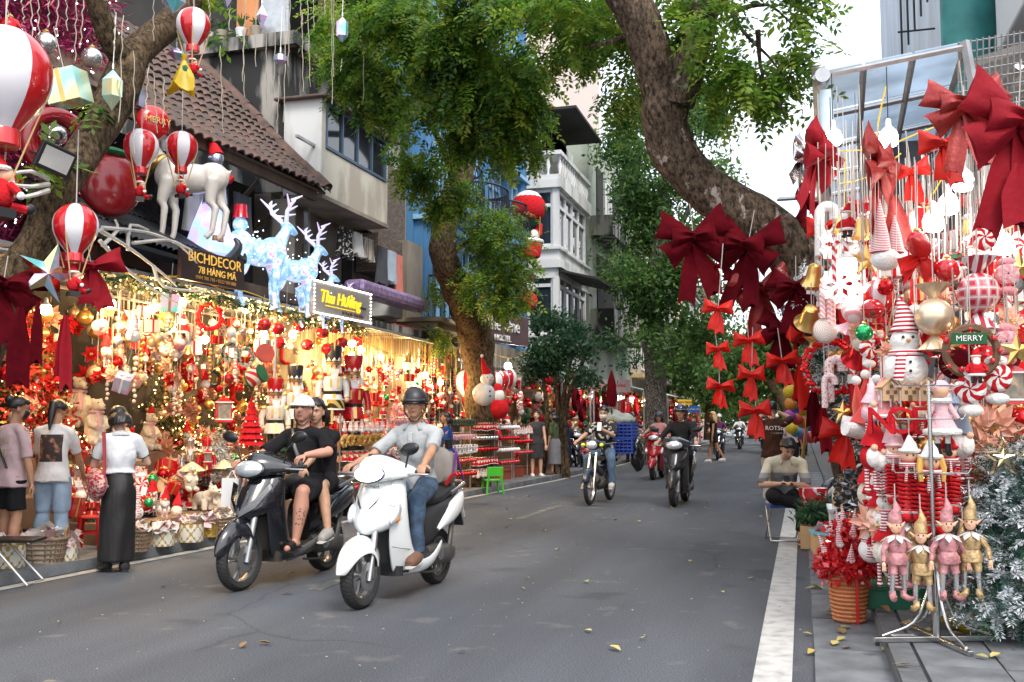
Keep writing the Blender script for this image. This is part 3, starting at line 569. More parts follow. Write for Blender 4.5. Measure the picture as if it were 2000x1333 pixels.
def bark(key,c1,c2,pale=None):
 m=mat(key,c1,.95,var=0,spec=.15);N=m.node_tree.nodes;L=m.node_tree.links;b=N['Principled BSDF'];tc=N.new('ShaderNodeTexCoord')
 def nz(sc,det,st=None):
  n=N.new('ShaderNodeTexNoise');n.inputs['Scale'].default_value=sc;n.inputs['Detail'].default_value=det;n.inputs['Roughness'].default_value=.65;mp=N.new('ShaderNodeMapping');mp.inputs['Scale'].default_value=st or(1,1,1);L.new(tc.outputs['Object'],mp.inputs[0]);L.new(mp.outputs[0],n.inputs['Vector']);return n.outputs['Fac']
 def rp(f,a,b_,ca,cb):r=N.new('ShaderNodeValToRGB');e=r.color_ramp.elements;e[0].position=a;e[1].position=b_;e[0].color=(*ca,1);e[1].color=(*cb,1);L.new(f,r.inputs[0]);return r.outputs[0]
 fine=nz(26,6,(1,1,.5));out=rp(fine,.38,.62,[x*.35 for x in c1],c2)
 if pale:
  p=N.new('ShaderNodeMixRGB');p.inputs[2].default_value=(*pale,1);L.new(rp(nz(7,8,(1,1,.6)),.6,.63,(0,0,0),(1,1,1)),p.inputs[0]);L.new(out,p.inputs[1]);out=p.outputs[0]
 p=N.new('ShaderNodeMixRGB');p.blend_type='MULTIPLY';p.inputs[0].default_value=1;L.new(out,p.inputs[1]);L.new(rp(nz(2.2,5),.3,.65,(.45,.42,.4),(1.1,1.05,1)),p.inputs[2]);L.new(p.outputs[0],b.inputs['Base Color'])
 bp=N.new('ShaderNodeBump');bp.inputs['Strength'].default_value=1;bp.inputs['Distance'].default_value=.03;ad=N.new('ShaderNodeMath');L.new(fine,ad.inputs[0]);L.new(nz(9,6),ad.inputs[1]);L.new(ad.outputs[0],bp.inputs['Height']);L.new(bp.outputs[0],b.inputs['Normal']);return m
BARK1=bark('scaly brown bark',(.075,.06,.048),(.17,.125,.09),(.36,.33,.3));BARK2=bark('dark mossy bark',(.075,.058,.036),(.16,.115,.07));BARK3=bark('pale mottled bark',(.1,.095,.085),(.28,.27,.25),(.45,.44,.42))
GA=leafmats('hanging',[(.1,.21,.022),(.16,.28,.03),(.05,.13,.022),(.24,.32,.04)]);GB=leafmats('broad',[(.08,.18,.045),(.12,.25,.055),(.05,.12,.035),(.17,.27,.07)]);GC=leafmats('dusky',[(.02,.06,.03),(.035,.095,.045),(.05,.12,.05)])
def A(x,y,Y):return tuple(AY(x,y,Y))
t=thing('leaning_tree','great scaly tree leaning in a curve over the road from the right pavement','tree',(0,0,0))
b=MB()
trunk(b,[(.85,10,-.05),A(1672,860,10),A(1640,740,10),A(1612,640,10),A(1580,550,10),A(1520,468,9.95),A(1440,408,9.9),A(1372,365,9.85),A(1322,308,9.8),A(1300,248,9.75),A(1301,190,9.7),A(1276,110,9.6),A(1238,20,9.5),A(1180,-90,9.4)],[.42,.27,.235,.235,.25,.25,.24,.23,.225,.215,.23,.22,.2,.18],26,.12,.06,1,[(A(1278,215,9.5),.16,.3),(A(1262,40,9.4),.15,.28),(A(1348,190,9.6),.09,.3)])
trunk(b,[A(1325,205,9.6),A(1345,140,9.55),A(1362,70,9.5),A(1385,-10,9.45),A(1400,-90,9.4)],[.16,.15,.15,.16,.14],16,.1,.06,4)
b.build('trunk',BARK1,t)
fronds('crown',t,[(A(1430,40,9.3),(.55,.5,.38),130),(A(1480,130,9.4),(.42,.4,.42),150),(A(1530,80,9.3),(.2,.3,.35),40),(A(1400,150,9.8),(.25,.3,.3),50),(A(1550,20,9.3),(.2,.3,.2),25),(A(1335,20,9.9),(.3,.3,.4),60),(A(1270,85,9.1),(.16,.1,.14),7),(A(1450,-40,9.2),(.6,.5,.3),120),(A(1130,40,10.2),(.7,.7,.45),260),(A(1205,130,10.6),(.3,.5,.55),110),(A(1060,20,11),(.8,.7,.4),220)],GA,.34,7,.085,.4,.5,1.6,-.02)
b=MB()
for pts in([A(1395,-40,9.4),A(1450,60,9.3),A(1500,110,9.3),A(1545,170,9.3)],[A(1480,60,9.3),A(1490,150,9.3),A(1540,230,9.3)],[A(1250,60,9.4),A(1150,90,10),A(1060,60,10.8)],[A(1440,20,9.3),A(1500,10,9.3),A(1560,60,9.3)]):P_,r_=spline(pts,[.03,.018,.012,.006][:len(pts)]if len(pts)==4 else[.03,.015,.006],.1);b.tube(P_,r_,6)
b.build('branch',BARK1,t)
t=thing('hanging_leaf_tree','bent dark trunked tree between the stalls with curtains of hanging bright green leaves','tree');b=MB()
TX=-6.25
tp=lambda x,y,X=TX:tuple(AX(x,y,X))
trunk(b,[(-6.3,18.9,0),tp(938,800),tp(935,690),tp(925,640),tp(893,570),tp(868,505),tp(868,440),tp(890,370),tp(912,300),tp(905,180,-5.9),tp(890,40,-5.5)],[.34,.3,.31,.33,.3,.26,.24,.23,.22,.19,.15],20,.14,.1,9)
b.build('trunk',BARK2,t);Y1=12.
fronds('crown',t,[(A(945,120,12),(.95,.8,1.0),950),(A(1010,220,12.5),(.6,.7,.7),380),(A(850,240,12.5),(.5,.6,.6),340),(A(835,320,13),(.35,.4,.35),190),(A(865,375,13.5),(.3,.4,.3),130),(A(760,90,12),(.75,.6,.5),430),(A(700,130,12.5),(.5,.5,.4),240),(A(735,200,13),(.35,.4,.22),120),(A(690,40,12.5),(.6,.6,.5),230),(A(840,20,11.5),(1.,.8,.6),480),(A(1000,10,11.5),(.9,.8,.5),380),(A(1110,40,12),(.5,.5,.4),150)],GA,.36,7,.09,.4,.75,1.5,-.04)
fronds('low_foliage',t,[(A(970,465,17),(.65,.6,.5),240),(A(945,540,17),(.45,.5,.45),150),(A(1005,535,17),(.5,.5,.5),170),(A(975,585,17),(.5,.5,.28),120),(A(875,650,18),(.25,.4,.25),40),(A(848,560,18),(.16,.3,.4),35),(A(1010,430,17),(.3,.4,.3),60),(A(930,420,17),(.3,.4,.35),60)],GA,.34,6,.085,.42,.7,1.7,.0)
b=MB()
for pts in([tp(890,370),A(860,280,14),A(800,170,13),A(720,110,12.5)],[tp(905,250),A(960,170,13),A(1040,120,13)],[tp(868,520),A(900,480,17.5),A(960,450,17)],[tp(880,545),A(930,540,17.5),A(990,560,17)]):P_,r_=spline(pts,[.07,.05,.035,.02][:len(pts)],.2);b.tube(P_,r_,6)
b.build('branch',BARK2,t)
t=thing('pale_trunk_tree','tall leafy tree with a pale mottled trunk on the left kerb down the street','tree');b=MB();Yt=32
trunk(b,[A(1280,915,Yt),A(1281,790,Yt),A(1279,700,Yt),A(1270,640,Yt),A(1275,560,Yt),A(1290,450,Yt),A(1300,330,Yt)],[.42,.36,.33,.32,.26,.22,.15],18,.1,.2,3);trunk(b,[A(1283,735,Yt),A(1300,700,Yt),A(1325,660,Yt),A(1340,600,Yt)],[.2,.18,.16,.1],12,.1,.2,5)
trunk(b,[A(1272,645,Yt),A(1240,580,Yt),A(1215,500,Yt)],[.16,.12,.06],10,.1,.2,5);trunk(b,[A(1290,500,Yt),A(1340,420,Yt),A(1370,340,Yt)],[.13,.1,.05],10,.1,.2,6)
b.build('trunk',BARK3,t)
cards('crown',t,[(A(1300,270,32),(2.2,1.8,2.0),1300),(A(1390,260,31),(.9,1.2,1.6),380),(A(1245,400,32),(1.35,1.6,2.0),800),(A(1330,440,32),(1.9,1.6,1.8),900),(A(1265,560,31),(1.5,1.5,1.4),750),(A(1370,590,31),(1.5,1.4,1.6),700),(A(1225,300,33),(1.1,1.5,1.5),420),(A(1185,480,33),(.5,.8,.8),110),(A(1220,640,30),(.8,1,.6),240),(A(1350,680,31),(1.2,1.2,.8),350),(A(1400,330,31),(.6,.9,1.),200)],GB,.17,7,.24,.75,.04,.45)
t=thing('small_dark_tree','small dark leaved tree in front of the stalls beside the hostel sign','tree');b=MB()
for x0,x1,x2 in((1085,1090,1075),(1100,1098,1120),(1110,1105,1150),(1060,1068,1050)):P_,r_=spline([A(x0,945,24),A(x1,800,24),A(x2,680,24)],[.07,.06,.04],.3);b.tube(P_,r_,7)
b.build('trunk',BARK2,t)
cards('crown',t,[(A(1085,680,24),(.7,.7,.5),420),(A(1160,685,24),(.55,.6,.3),200),(A(1050,720,24),(.35,.5,.3),120),(A(1195,697,23.5),(.5,.4,.14),90),(A(1130,745,23.5),(.55,.5,.22),130),(A(1075,635,24),(.45,.4,.3),150),(A(1110,655,24.5),(.5,.5,.3),160),(A(1215,705,23),(.35,.3,.1),40)],GC,.12,6,.11,1.6,0,.5)
for i,(lbl,blobs,tr)in enumerate([('round green tree arching from the right kerb at the end of the street',[(A(1480,690,45),(2.6,2,1.6),700),(A(1540,720,45),(1.6,1.6,1.6),420),(A(1430,730,46),(1.6,1.6,1.2),320),(A(1500,640,46),(1.2,1.4,.8),240)],[A(1556,892,42),A(1550,840,42.3),A(1535,790,43),A(1505,750,44),A(1470,720,45)]),('dark leafy tree behind the pale trunk on the left kerb',[(A(1390,720,55),(2.6,2,2.4),700),(A(1340,700,52),(2,2,1.8),450),(A(1430,790,60),(2.2,2,1.2),300)],[A(1385,860,55),A(1388,790,55),A(1390,730,55)]),('far pale green tree closing the view of the street',[(A(1460,740,80),(5,3,3),700),(A(1530,780,80),(3.5,3,2),350),(A(1410,790,85),(3,3,2),300)],[A(1470,860,80),A(1468,800,80)])]):
 t=thing('street_tree',lbl,'tree',group='trees at the end of the street');b=MB();P_,r_=spline(tr,[.32,.3,.28,.24,.15][:len(tr)],.4);b.tube(P_,r_,10);b.build('trunk',BARK2,t);cards('crown',t,blobs,GB,(.24,.26,.4)[i],6,.35,.4,-.02,.55)
t=thing('forked_left_tree','forked brown tree hung with balloons and fairy lights in front of the first stall','tree');b=MB();LX=-5.95
trunk(b,[tuple(AX(-150,1150,-6.6)),tuple(AX(-70,760,-6.4)),tuple(AX(5,590,-6.3)),tuple(AX(75,470,-6.1)),tuple(AX(120,360,LX)),tuple(AX(190,260,LX)),tuple(AX(235,175,LX)),tuple(AX(262,110,LX)),tuple(AX(330,45,LX)),tuple(AX(400,-30,LX))],[.2,.2,.18,.15,.15,.16,.17,.15,.13,.12],18,.12,.05,12)
trunk(b,[tuple(AX(250,130,LX)),tuple(AX(215,80,LX)),tuple(AX(190,10,LX)),tuple(AX(180,-50,LX))],[.11,.095,.09,.09],14,.12,.05,13)
b.build('trunk',BARK2,t)
fronds('crown',t,[(AX(410,55,LX),(.13,.15,.12),7),(AX(390,10,LX),(.2,.15,.1),10),(AX(180,215,LX),(.15,.1,.1),6),(AX(90,310,-5.9),(.1,.1,.1),6),(AX(60,330,-5.9),(.1,.1,.1),4)],GA,.25,4,.1,.45,.4,1,-1)
# ================================================================ decorations: one builder per kind, copies through put()
RED=mat('glossy red lacquer',(.5,.008,.012),.18,var=.08,coat=.6);REDM=mat('red metallic ball',(.55,.015,.02),.22,metal=.75,var=.1);FELT=mat('red felt',(.5,.014,.02),.95,var=.22,scale=20,spec=.2,bump=.5,bscale=55);VELV=mat('dark red velvet',(.075,.0015,.005),.95,var=.25,scale=12,spec=.1,bump=.35,bscale=18)
SATIN=mat('red satin ribbon',(.45,.008,.008),.5,var=.15,scale=8,spec=.3,bump=.35,bscale=18);CRIM=mat('crimson ribbon',(.22,.003,.01),.75,var=.12,scale=6,spec=.2,bump=.35,bscale=18);BRICKR=mat('brick red glitter ribbon',(.27,.016,.012),.45,var=.3,scale=60,metal=.2,bump=.35,bscale=18)
GOLD=mat('gold foil',(.78,.5,.16),.3,metal=.9,var=.15,scale=9);CHAMP=mat('champagne satin ball',(.68,.52,.34),.35,metal=.55,var=.12,scale=4);SILV=mat('silver foil',(.7,.7,.7),.25,metal=.9,var=.15,scale=9)
WHITE=mat('white plush',(.8,.78,.74),.95,var=.08,scale=22,bump=.6,bscale=70,sheen=.3);FURC=mat('cream plush fur',(.74,.66,.52),.95,var=.1,scale=14,bump=.8,bscale=60,sheen=.3);WPL=mat('white plastic',(.78,.76,.74),.3,var=.04,coat=.3);PINK=mat('pink felt',(.7,.27,.29),.9,var=.15,scale=10,bump=.5,bscale=55);PPINK=mat('pale pink felt',(.74,.45,.48),.9,var=.15,scale=10,bump=.5,bscale=55)
GREEN=mat('dark green felt',(.015,.1,.035),.9,var=.3,scale=8);GREENM=mat('green metallic ball',(.03,.4,.13),.22,metal=.7);BLACK=mat('black plastic',(.012,.012,.013),.35,var=.2);FLESH=mat('painted doll face',(.75,.43,.28),.5,var=.06);BEIGEF=mat('tan felt',(.5,.32,.17),.9,var=.15);BROWN=mat('brown twig',(.14,.075,.04),.85,var=.3);WOODL=mat('pale plywood',(.5,.33,.19),.7,var=.2,scale=12);ROSEG=mat('rose gold petals',(.62,.3,.2),.4,metal=.5,var=.2,scale=8);PEACH=mat('peach blossom fabric',(.8,.45,.33),.8,var=.15,scale=8)
FROST=mat('snow dusted needles',(.68,.73,.76),.9,var=.15,scale=20);NEEDLE=mat('dark fir needles',(.012,.055,.025),.7,var=.4,scale=8);NEEDLEG=mat('gold green needles',(.22,.2,.06),.5,var=.4,scale=8,metal=.2);NEEDLEC=mat('champagne needles',(.52,.42,.27),.55,var=.3,scale=8);STRING=mat('pale string',(.45,.42,.38),.7,var=.1);STRG=mat('gold thread',(.75,.55,.22),.5,metal=.3,var=.1)
LITE=mat('warm fairy light',(1,.8,.4),.4,var=0,emis=(1,.62,.2),es=9);LITW=mat('white fairy light',(1,1,1),.4,var=0,emis=(1,.9,.8),es=8);BULBW=mat('lit warm bulb',(1,.9,.7),.4,var=0,emis=(1,.78,.45),es=26);BULBC=mat('lit white bulb',(1,1,1),.4,var=0,emis=(1,.95,.9),es=9)
STRP=stripes('red white spiral',(.55,.012,.02),(.8,.77,.74),9,'D');KNITR=stripes('red white knit',(.42,.01,.03),(.8,.76,.74),26,'Z',.95);PINKS=stripes('pink white stripe',(.78,.36,.38),(.82,.72,.68),16,'D',.8);ROPE=stripes('pale rope coil',(.78,.72,.66),(.66,.42,.4),34,'S',.9)
IRID=[mat('iridescent film %d'%i,c,.12,var=0,col2=d,scale=s,thr=(.36,.64),metal=.55,coat=.6,film=420+90*i,detail=1,kind='noise')for i,(c,d,s)in enumerate([((.2,.7,.72),(.82,.5,.8),7),((.75,.7,.35),(.35,.75,.7),6),((.75,.45,.7),(.4,.6,.85),8)])]
def torus(b,R_,r,n=24,m=8,c=(0,0,0),axis='Y',mi=0):
 pts=[V((R_*cos(2*pi*i/n),0,R_*sin(2*pi*i/n)))for i in range(n)];rings=[]
 for i,p in enumerate(pts):
  d=p.normalized();rings.append([p+d*(r*cos(a))+V((0,r*sin(a),0))for a in[2*pi*k/m for k in range(m)]])
 rings.append(rings[0]);Q={'Y':M.Identity(3),'Z':M.Rotation(pi/2,3,'X'),'X':M.Rotation(pi/2,3,'Z')}[axis]
 return b.loft([[Q@p+V(c)for p in r_]for r_ in rings],True,False,mi)
def T0(name,cat):return thing(name,None,cat)
def strg(t,m=None):return MB().tube([(0,0,0),(0,0,1)],.0035,4).build('string',m or STRING,t)
def k_bauble(m,cap=GOLD):
 t=T0('bauble','bauble');MB().ell((0,0,-.06),.05,18,12).build('ball',m,t);MB().lathe([(.013,-.014),(.016,-.006),(.012,0),(.004,.004)],8).build('cap',cap,t);strg(t);return t
def k_jingle(m):
 t=T0('jingle_bell','bell');MB().ell((0,0,-.06),(.055,.055,.05),20,12).build('ball',m,t);b=MB();b.lathe([(.054,-.067),(.059,-.064),(.059,-.06),(.054,-.057)],22);b.build('band',m,t);b=MB()
 for a in(0,2.1,4.2):b.box((.048*cos(a),.048*sin(a),-.075),(.016,.006,.03),M.Rotation(a+1.57,3,'Z'));b.ell((.05*cos(a),.05*sin(a),-.09),.007,6,4)
 b.build('slots',BLACK,t,kind='stuff');strg(t);return t
def k_bell(m):
 t=T0('hand_bell','bell');MB().lathe([(.012,0),(.03,-.01),(.038,-.04),(.045,-.075),(.062,-.1),(.07,-.11),(.066,-.112),(.04,-.08),(.02,-.03)],20).build('shell',m,t);MB().ell((0,0,-.105),.014,8,6).build('clapper',m,t);strg(t);return t
def k_wreath(m,bm,bow=None,Rr=.1,nb=34,br=.012,leaf=True):
 t=T0('wreath','wreath');b=MB();torus(b,Rr,.022,22,6,(0,0,-Rr));b.build('ring',m,t)
 if leaf:
  b=MB()
  for i in range(110):
   a=ru(0,6.283);p=V((Rr*cos(a),0,Rr*sin(a)-Rr));d=V((random.gauss(0,1),random.gauss(0,.7),random.gauss(0,1))).normalized();w=d.orthogonal()*.006;b.add([p+w,p+d*.05,p-w],[(0,1,2)])
  b.build('sprigs',m,t,kind='stuff')
 b=MB()
 for i in range(nb):a=2*pi*i/nb+ru(-.1,.1);k=Rr+ru(-.018,.022);b.ell((k*cos(a),-ru(.0,.022),k*sin(a)-Rr),br*ru(.7,1.2),6,4)
 b.build('berries',bm,t,kind='stuff')
 if bow:bo=bow_mesh(.09);o=link('bow',bo,t);o.location=(0,-.03,-Rr*1.9);o.data.materials.append(bow)
 strg(t);return t
def star_poly(ro,ri,n=5):return[((ro if i%2==0 else ri)*sin(pi*i/n),(ro if i%2==0 else ri)*cos(pi*i/n))for i in range(2*n)]
def k_star(m,ro=.08,hollow=False):
 t=T0('star','star');b=MB();p=star_poly(ro,ro*.42)
 vs=[V((x,0,z-ro))for x,z in p]+[V((0,-ro*.22,-ro)),V((0,ro*.22,-ro))]
 if hollow:
  vs=[V((x*k,y,z*k-ro))for k,y in((1,0),(.78,-.014),(.78,.014))for x,z in p];b.add(vs,[(i,(i+1)%10,(i+1)%10+10,i+10)for i in range(10)]+[(i,i+20,(i+1)%10+20,(i+1)%10)for i in range(10)]+[(i+10,(i+1)%10+10,(i+1)%10+20,i+20)for i in range(10)])
  q=[V((x*.5,y,z*.5-ro))for y in(-.01,.01)for x,z in p];b.add(q+[V((0,-.02,-ro)),V((0,.02,-ro))],[(20,(i+1)%10,i)for i in range(10)]+[(21,i+10,(i+1)%10+10)for i in range(10)]+[(i,(i+1)%10,(i+1)%10+10,i+10)for i in range(10)])
 else:b.add(vs,[(10,(i+1)%10,i)for i in range(10)]+[(11,i,(i+1)%10)for i in range(10)])
 b.build('body',m,t,smooth=False);strg(t);return t
def k_flake(m):
 t=T0('snowflake','snowflake');b=MB()
 for i in range(6):
  a=pi*i/3;q=M.Rotation(a,3,'Y');b.box(q@V((0,0,.05))+V((0,0,-.1)),(.022,.012,.1),q)
  for s in(-1,1):
   for h,l in((.05,.05),(.08,.035)):q2=q@M.Rotation(s*R(52),3,'Y');b.box(q@V((0,0,h))+q2@V((0,0,l/2))+V((0,0,-.1)),(.017,.0115,l),q2)
 b.build('body',m,t,smooth=False);strg(t);return t
def k_cane(m,fat=.016):
 t=T0('candy_cane','candy cane');pts=[V((0,0,-.3)),V((0,0,-.06))]+[V((.045-.045*cos(a),0,-.06+.05*sin(a)))for a in[pi*k/8 for k in range(1,9)]]+[V((.09,0,-.09))]
 MB().tube(pts,fat,10).build('stick',m,t);strg(t);return t
def fan(b,z,s,r=.045,h=.05,mi=0):
 n=20;rings=[]
 for k in range(4):f=k/3;rings.append([V(((.008+r*f)*cos(2*pi*j/n)*(1+.16*f*(-1)**j),(.008+r*f)*sin(2*pi*j/n)*(1+.16*f*(-1)**j),z+s*h*f))for j in range(n)])
 b.loft(rings,True,True,mi)
def k_candy(m,fm):
 t=T0('sweet','sweet');MB().ell((0,0,-.11),.062,20,14).build('ball',m,t)
 for z,s in((-.05,1),(-.17,-1)):b=MB();fan(b,z,s);b.build('wrapper_end',fm,t)
 strg(t);return t
def k_mint(ma,mb_):
 t=T0('peppermint','peppermint');b=MB();n=48;rings=[]
 for rr,y in((.005,-.03),(.03,-.032),(.052,-.024),(.062,0),(.052,.024),(.03,.032),(.005,.03)):rings.append([V((rr*cos(2*pi*j/n+rr*18),y,rr*sin(2*pi*j/n+rr*18)-.1))for j in range(n)])
 b.loft(rings,True,False);b.m=[(j*12//n)%2 for i in range(6)for j in range(n)]
 b.build('disc',[ma,mb_],t)
 for z,s in((.04-.1,1),(-.165,-1)):b=MB();b.ell((0,0,z+s*.025),(.045,.026,.026),12,8,None,0,.06,6);b.build('wrapper_end',mb_,t)
 strg(t);return t
def k_gift(m,rm,s=.07):
 t=T0('gift_box','gift box');MB().box((0,0,-s*1.1),(s*1.8,s*1.8,s*1.7)).build('box',m,t,smooth=False,bevel=.003);b=MB();z=-s*1.1;b.box((0,0,z),(s*.25,s*1.83,s*1.73));b.box((0,0,z),(s*1.84,s*.25,s*1.74));b.build('ribbon',rm,t,smooth=False)
 b=MB();b.ell((s*.3,0,-s*.12),(s*.3,s*.12,s*.13),8,6,M.Rotation(-.4,3,'Y'));b.ell((-s*.3,0,-s*.12),(s*.3,s*.12,s*.13),8,6,M.Rotation(.4,3,'Y'));b.build('bow',rm,t);strg(t);return t
def lobe(b,ang,ln,h0,h1,th,y0=0.,fold=.5,mi=0,seed=0):
 """one loop of a ribbon bow: narrow and pleated at the knot, wide at the far fold"""
 q=M.Rotation(-ang,3,'Y');rings=[];n=11
 for k in range(9):
  t=k/8;h=h0+(h1-h0)*t**.75;tk=th*(.25+1.0*sin(pi*min(1,t*.96+.02))**.8)*(1 if t<.99 else .6);top,bot=[],[]
  for j in range(n):
   v=-1+2*j/(n-1);pl=cos(v*7+seed)*th*.35*(1-t)**1.2*fold+sin(v*3+seed+t*4)*th*.18*fold;e=(1-abs(v)**2.2)
   top.append(q@V((ln*t+.08*ln*(t>.9)*(v*v),-tk*e-pl,h*v))+V((0,y0,0)));bot.append(q@V((ln*t,tk*e*.8-pl+th*.1,h*v))+V((0,y0,0)))
  rings.append(top+bot[::-1][1:-1])
 b.loft(rings,True,True,mi)
def tail(b,ang,ln,w,y0=0.,wav=.1,mi=0,ph=0.,tw=.0):
 q=M.Rotation(-ang,3,'Y');f,k_=[],14;rings=[]
 for k in range(k_+1):
  t=k/k_;ww=w*(.3+.7*min(1,t*2.2));cut=.12*ln if k==k_ else 0;y=y0+wav*ln*sin(t*4+ph)*.5*t
  rings.append([q@V((ww*v,y+.15*w*sin(v*2.5+ph)+dy+v*w*sin(tw*t),-ln*t+(cut*(1-abs(v)))))for v,dy in[(-1,0),(-.5,0),(0,0),(.5,0),(1,0),(1,.012*w+.002),(.5,.012*w+.002),(0,.012*w+.002),(-.5,.012*w+.002),(-1,.012*w+.002)]])
 b.loft(rings,True,True,mi)
_bow={}
def bow_mesh(s,style=0,m=None):
 """a ribbon bow about 2s wide, knot at the origin, facing -Y"""
 b=MB();k=s
 if style==0:
  for sg in(0,1):a=R(8)if sg==0 else pi-R(8);lobe(b,a,k*.95,k*.1,k*.5,k*.26,0,.9,0,sg)
  tail(b,R(8),k*1.7,k*.3,.03*k,.12,0,.3);tail(b,R(-12),k*1.5,k*.3,.06*k,.12,0,2.)
 else:
  for a,l,h in((R(24),1.15,.42),(pi-R(24),1.1,.42),(R(-30),1.0,.4),(pi+R(30),1.0,.4)):lobe(b,a,k*l,k*.09,k*h,k*.2,.06*k,.8,0,a*3)
  for a in(R(4),pi-R(4)):lobe(b,a,k*.68,k*.1,k*.34,k*.2,-.14*k,1.,0,a)
  tail(b,R(14),k*1.9,k*.26,.12*k,.06,0,.3);tail(b,R(-14),k*2.0,k*.26,.16*k,.06,0,2.)
 b.ell((0,-.12*k if style else 0,0),(k*.13,k*.17,k*.16),10,8)
 return b.build('bow',m,mesh_only=True)if m else b.build('bow',[],mesh_only=True)
def k_bow(m,style=0):
 t=T0('ribbon_bow','ribbon bow');link('loops',bow_mesh(.1,style,m),t);b=MB();b.tube([(0,0,0),(0,0,1)],.003,4);b.build('string',STRING,t);return t
def hat(b,z,r,h,mi=0,lean=.3,white=1):b.tube([(0,0,z),(lean*.2*h,0,z+h*.4),(lean*.6*h,0,z+h*.75),(lean*1.1*h,0,z+h)],[r,r*.75,r*.4,r*.1],12,mi);torus(b,r,r*.2,16,6,(0,0,z),'Z',white);b.ell((lean*1.15*h,0,z+h),r*.26,8,6,None,white)
def k_santa(body=FELT,trim=WHITE,h=1.):
 """hanging doll about .2 tall with the string at its head"""
 t=T0('santa_doll','doll');MB().lathe([(.0,-.175),(.045,-.17),(.05,-.15),(.036,-.1),(.028,-.085)],12).build('coat',body,t);b=MB();torus(b,.046,.009,14,6,(0,0,-.165),'Z');b.ell((0,-.022,-.088),(.022,.016,.03),10,8);b.build('trim',trim,t);b=MB();b.ell((0,0,-.066),.027,12,8);b.ell((0,-.027,-.066),.006,6,4);b.build('head',FLESH,t)
 b=MB();hat(b,-.05,.026,.06);b.build('hat',[body,trim],t);b=MB()
 for s in(-1,1):MB().tube([(s*.03,0,-.1),(s*.056,-.012,-.125),(s*.052,-.03,-.145)],[.013,.012,.011],7).build('arm',body,t)
 b=MB()
 for s in(-1,1):b.tube([(s*.018,0,-.17),(s*.02,0,-.2)],.013,7);b.ell((s*.02,-.012,-.207),(.014,.024,.011),8,6)
 b.build('boots',BLACK,t);strg(t);return t
def k_gnome(hm,bm):
 t=T0('gnome_doll','doll');MB().ell((0,0,-.15),(.045,.04,.05),12,8).build('body',bm,t);MB().tube([(0,0,-.11),(.006,0,-.06),(.0,0,0)],[.046,.026,.004],12).build('hat',hm,t);MB().ell((0,-.042,-.115),.014,8,6).build('nose',FLESH,t);MB().ell((0,-.03,-.15),(.028,.02,.04),10,8).build('beard',WHITE,t);b=MB()
 for s in(-1,1):b.tube([(s*.02,0,-.19),(s*.02,0,-.27)],.008,6);b.ell((s*.02,-.01,-.275),(.012,.02,.01),8,5)
 b.build('legs',KNITR,t);strg(t);return t
def k_snowman(scale=1.):
 t=T0('snowman_doll','snowman');b=MB();b.ell((0,0,-.17),(.06,.055,.058),16,10);b.ell((0,0,-.09),(.04,.038,.038),14,10);b.build('body',WHITE,t);b=MB();b.tube([(0,0,-.065),(.004,0,-.03),(-.005,0,.01),(-.015,0,.03)],[.039,.03,.014,.004],14);b.build('hat',KNITR,t)
 b=MB();torus(b,.036,.012,16,6,(0,0,-.125),'Z');b.tube([(-.02,-.04,-.125),(-.03,-.06,-.17),(-.035,-.055,-.2)],[.014,.014,.014],6,0,True,.5);b.build('scarf',KNITR,t);MB().lathe([(.006,0),(.0005,.03)],8,(0,-.037,-.09),(0,-1,0)).build('nose',mat('orange paint',(.8,.3,.05),.5),t);b=MB()
 for x,z in((-.013,-.08),(.013,-.08),(0,-.15),(0,-.175)):b.ell((x,-.037 if z>-.1 else-.055,z),.0045,6,4)
 b.build('buttons',BLACK,t);strg(t);return t
def k_flower(m,cm=GOLD):
 t=T0('poinsettia','flower');b=MB()
 for ring,(n,l,y)in enumerate(((6,.09,.0),(6,.065,-.012),(5,.04,-.022))):
  for i in range(n):
   a=2*pi*(i+.5*ring)/n+ru(-.1,.1);d=V((cos(a),0,sin(a)));w=V((-sin(a),0,cos(a)))*l*.24;o=V((0,y,-.09));b.add([o,o+d*l*.5+w+V((0,-.012,0)),o+d*l+V((0,.006,0)),o+d*l*.5-w+V((0,-.012,0)),o+d*l*.55+V((0,.004,0))],[(0,1,4),(1,2,4),(2,3,4),(3,0,4)])
 b.build('petals',m,t);b=MB()
 for i in range(7):b.ell((ru(-.012,.012),-.032,-.09+ru(-.012,.012)),.006,6,4)
 b.build('stamens',cm,t);strg(t);return t
def k_house():
 t=T0('wooden_house','ornament');b=MB();b.prism([(-.045,-.13),(.045,-.13),(.045,-.06),(0,-.02),(-.045,-.06)],.07);b.build('wall',WOODL,t,smooth=False);b=MB()
 for s in(-1,1):b.box((s*.028,0,-.036),(.078,.085,.006),M.Rotation(s*R(41),3,'Y'))
 b.build('roof',BEIGEF,t,smooth=False);b=MB()
 for x,z in((-.02,-.085),(.02,-.085),(0,-.055)):b.box((x,-.036,z),(.016,.004,.018))
 b.box((0,-.036,-.115),(.02,.004,.03));b.build('windows',BROWN,t,smooth=False);strg(t);return t
def k_garland(m,n=9,s=.03):
 t=T0('bead_garland','garland')
 for i in range(n):MB().ell((.006*sin(i*2),0,-.04-i*s*1.55),s*.75*(1-.03*i),10,6).build('bead',m,t)
 strg(t);return t
def k_stocking(m,cuff=WHITE):
 t=T0('stocking','stocking');pts=[(0,0,-.02),(0,0,-.12),(.0,0,-.16),(.03,0,-.185),(.075,0,-.195)];MB().tube(pts,[.038,.034,.036,.034,.02],12,0,True,.5).build('sock',m,t);MB().tube([(0,0,-.045),(0,0,0)],.044,12,0,True,.55).build('cuff',cuff,t);strg(t);return t
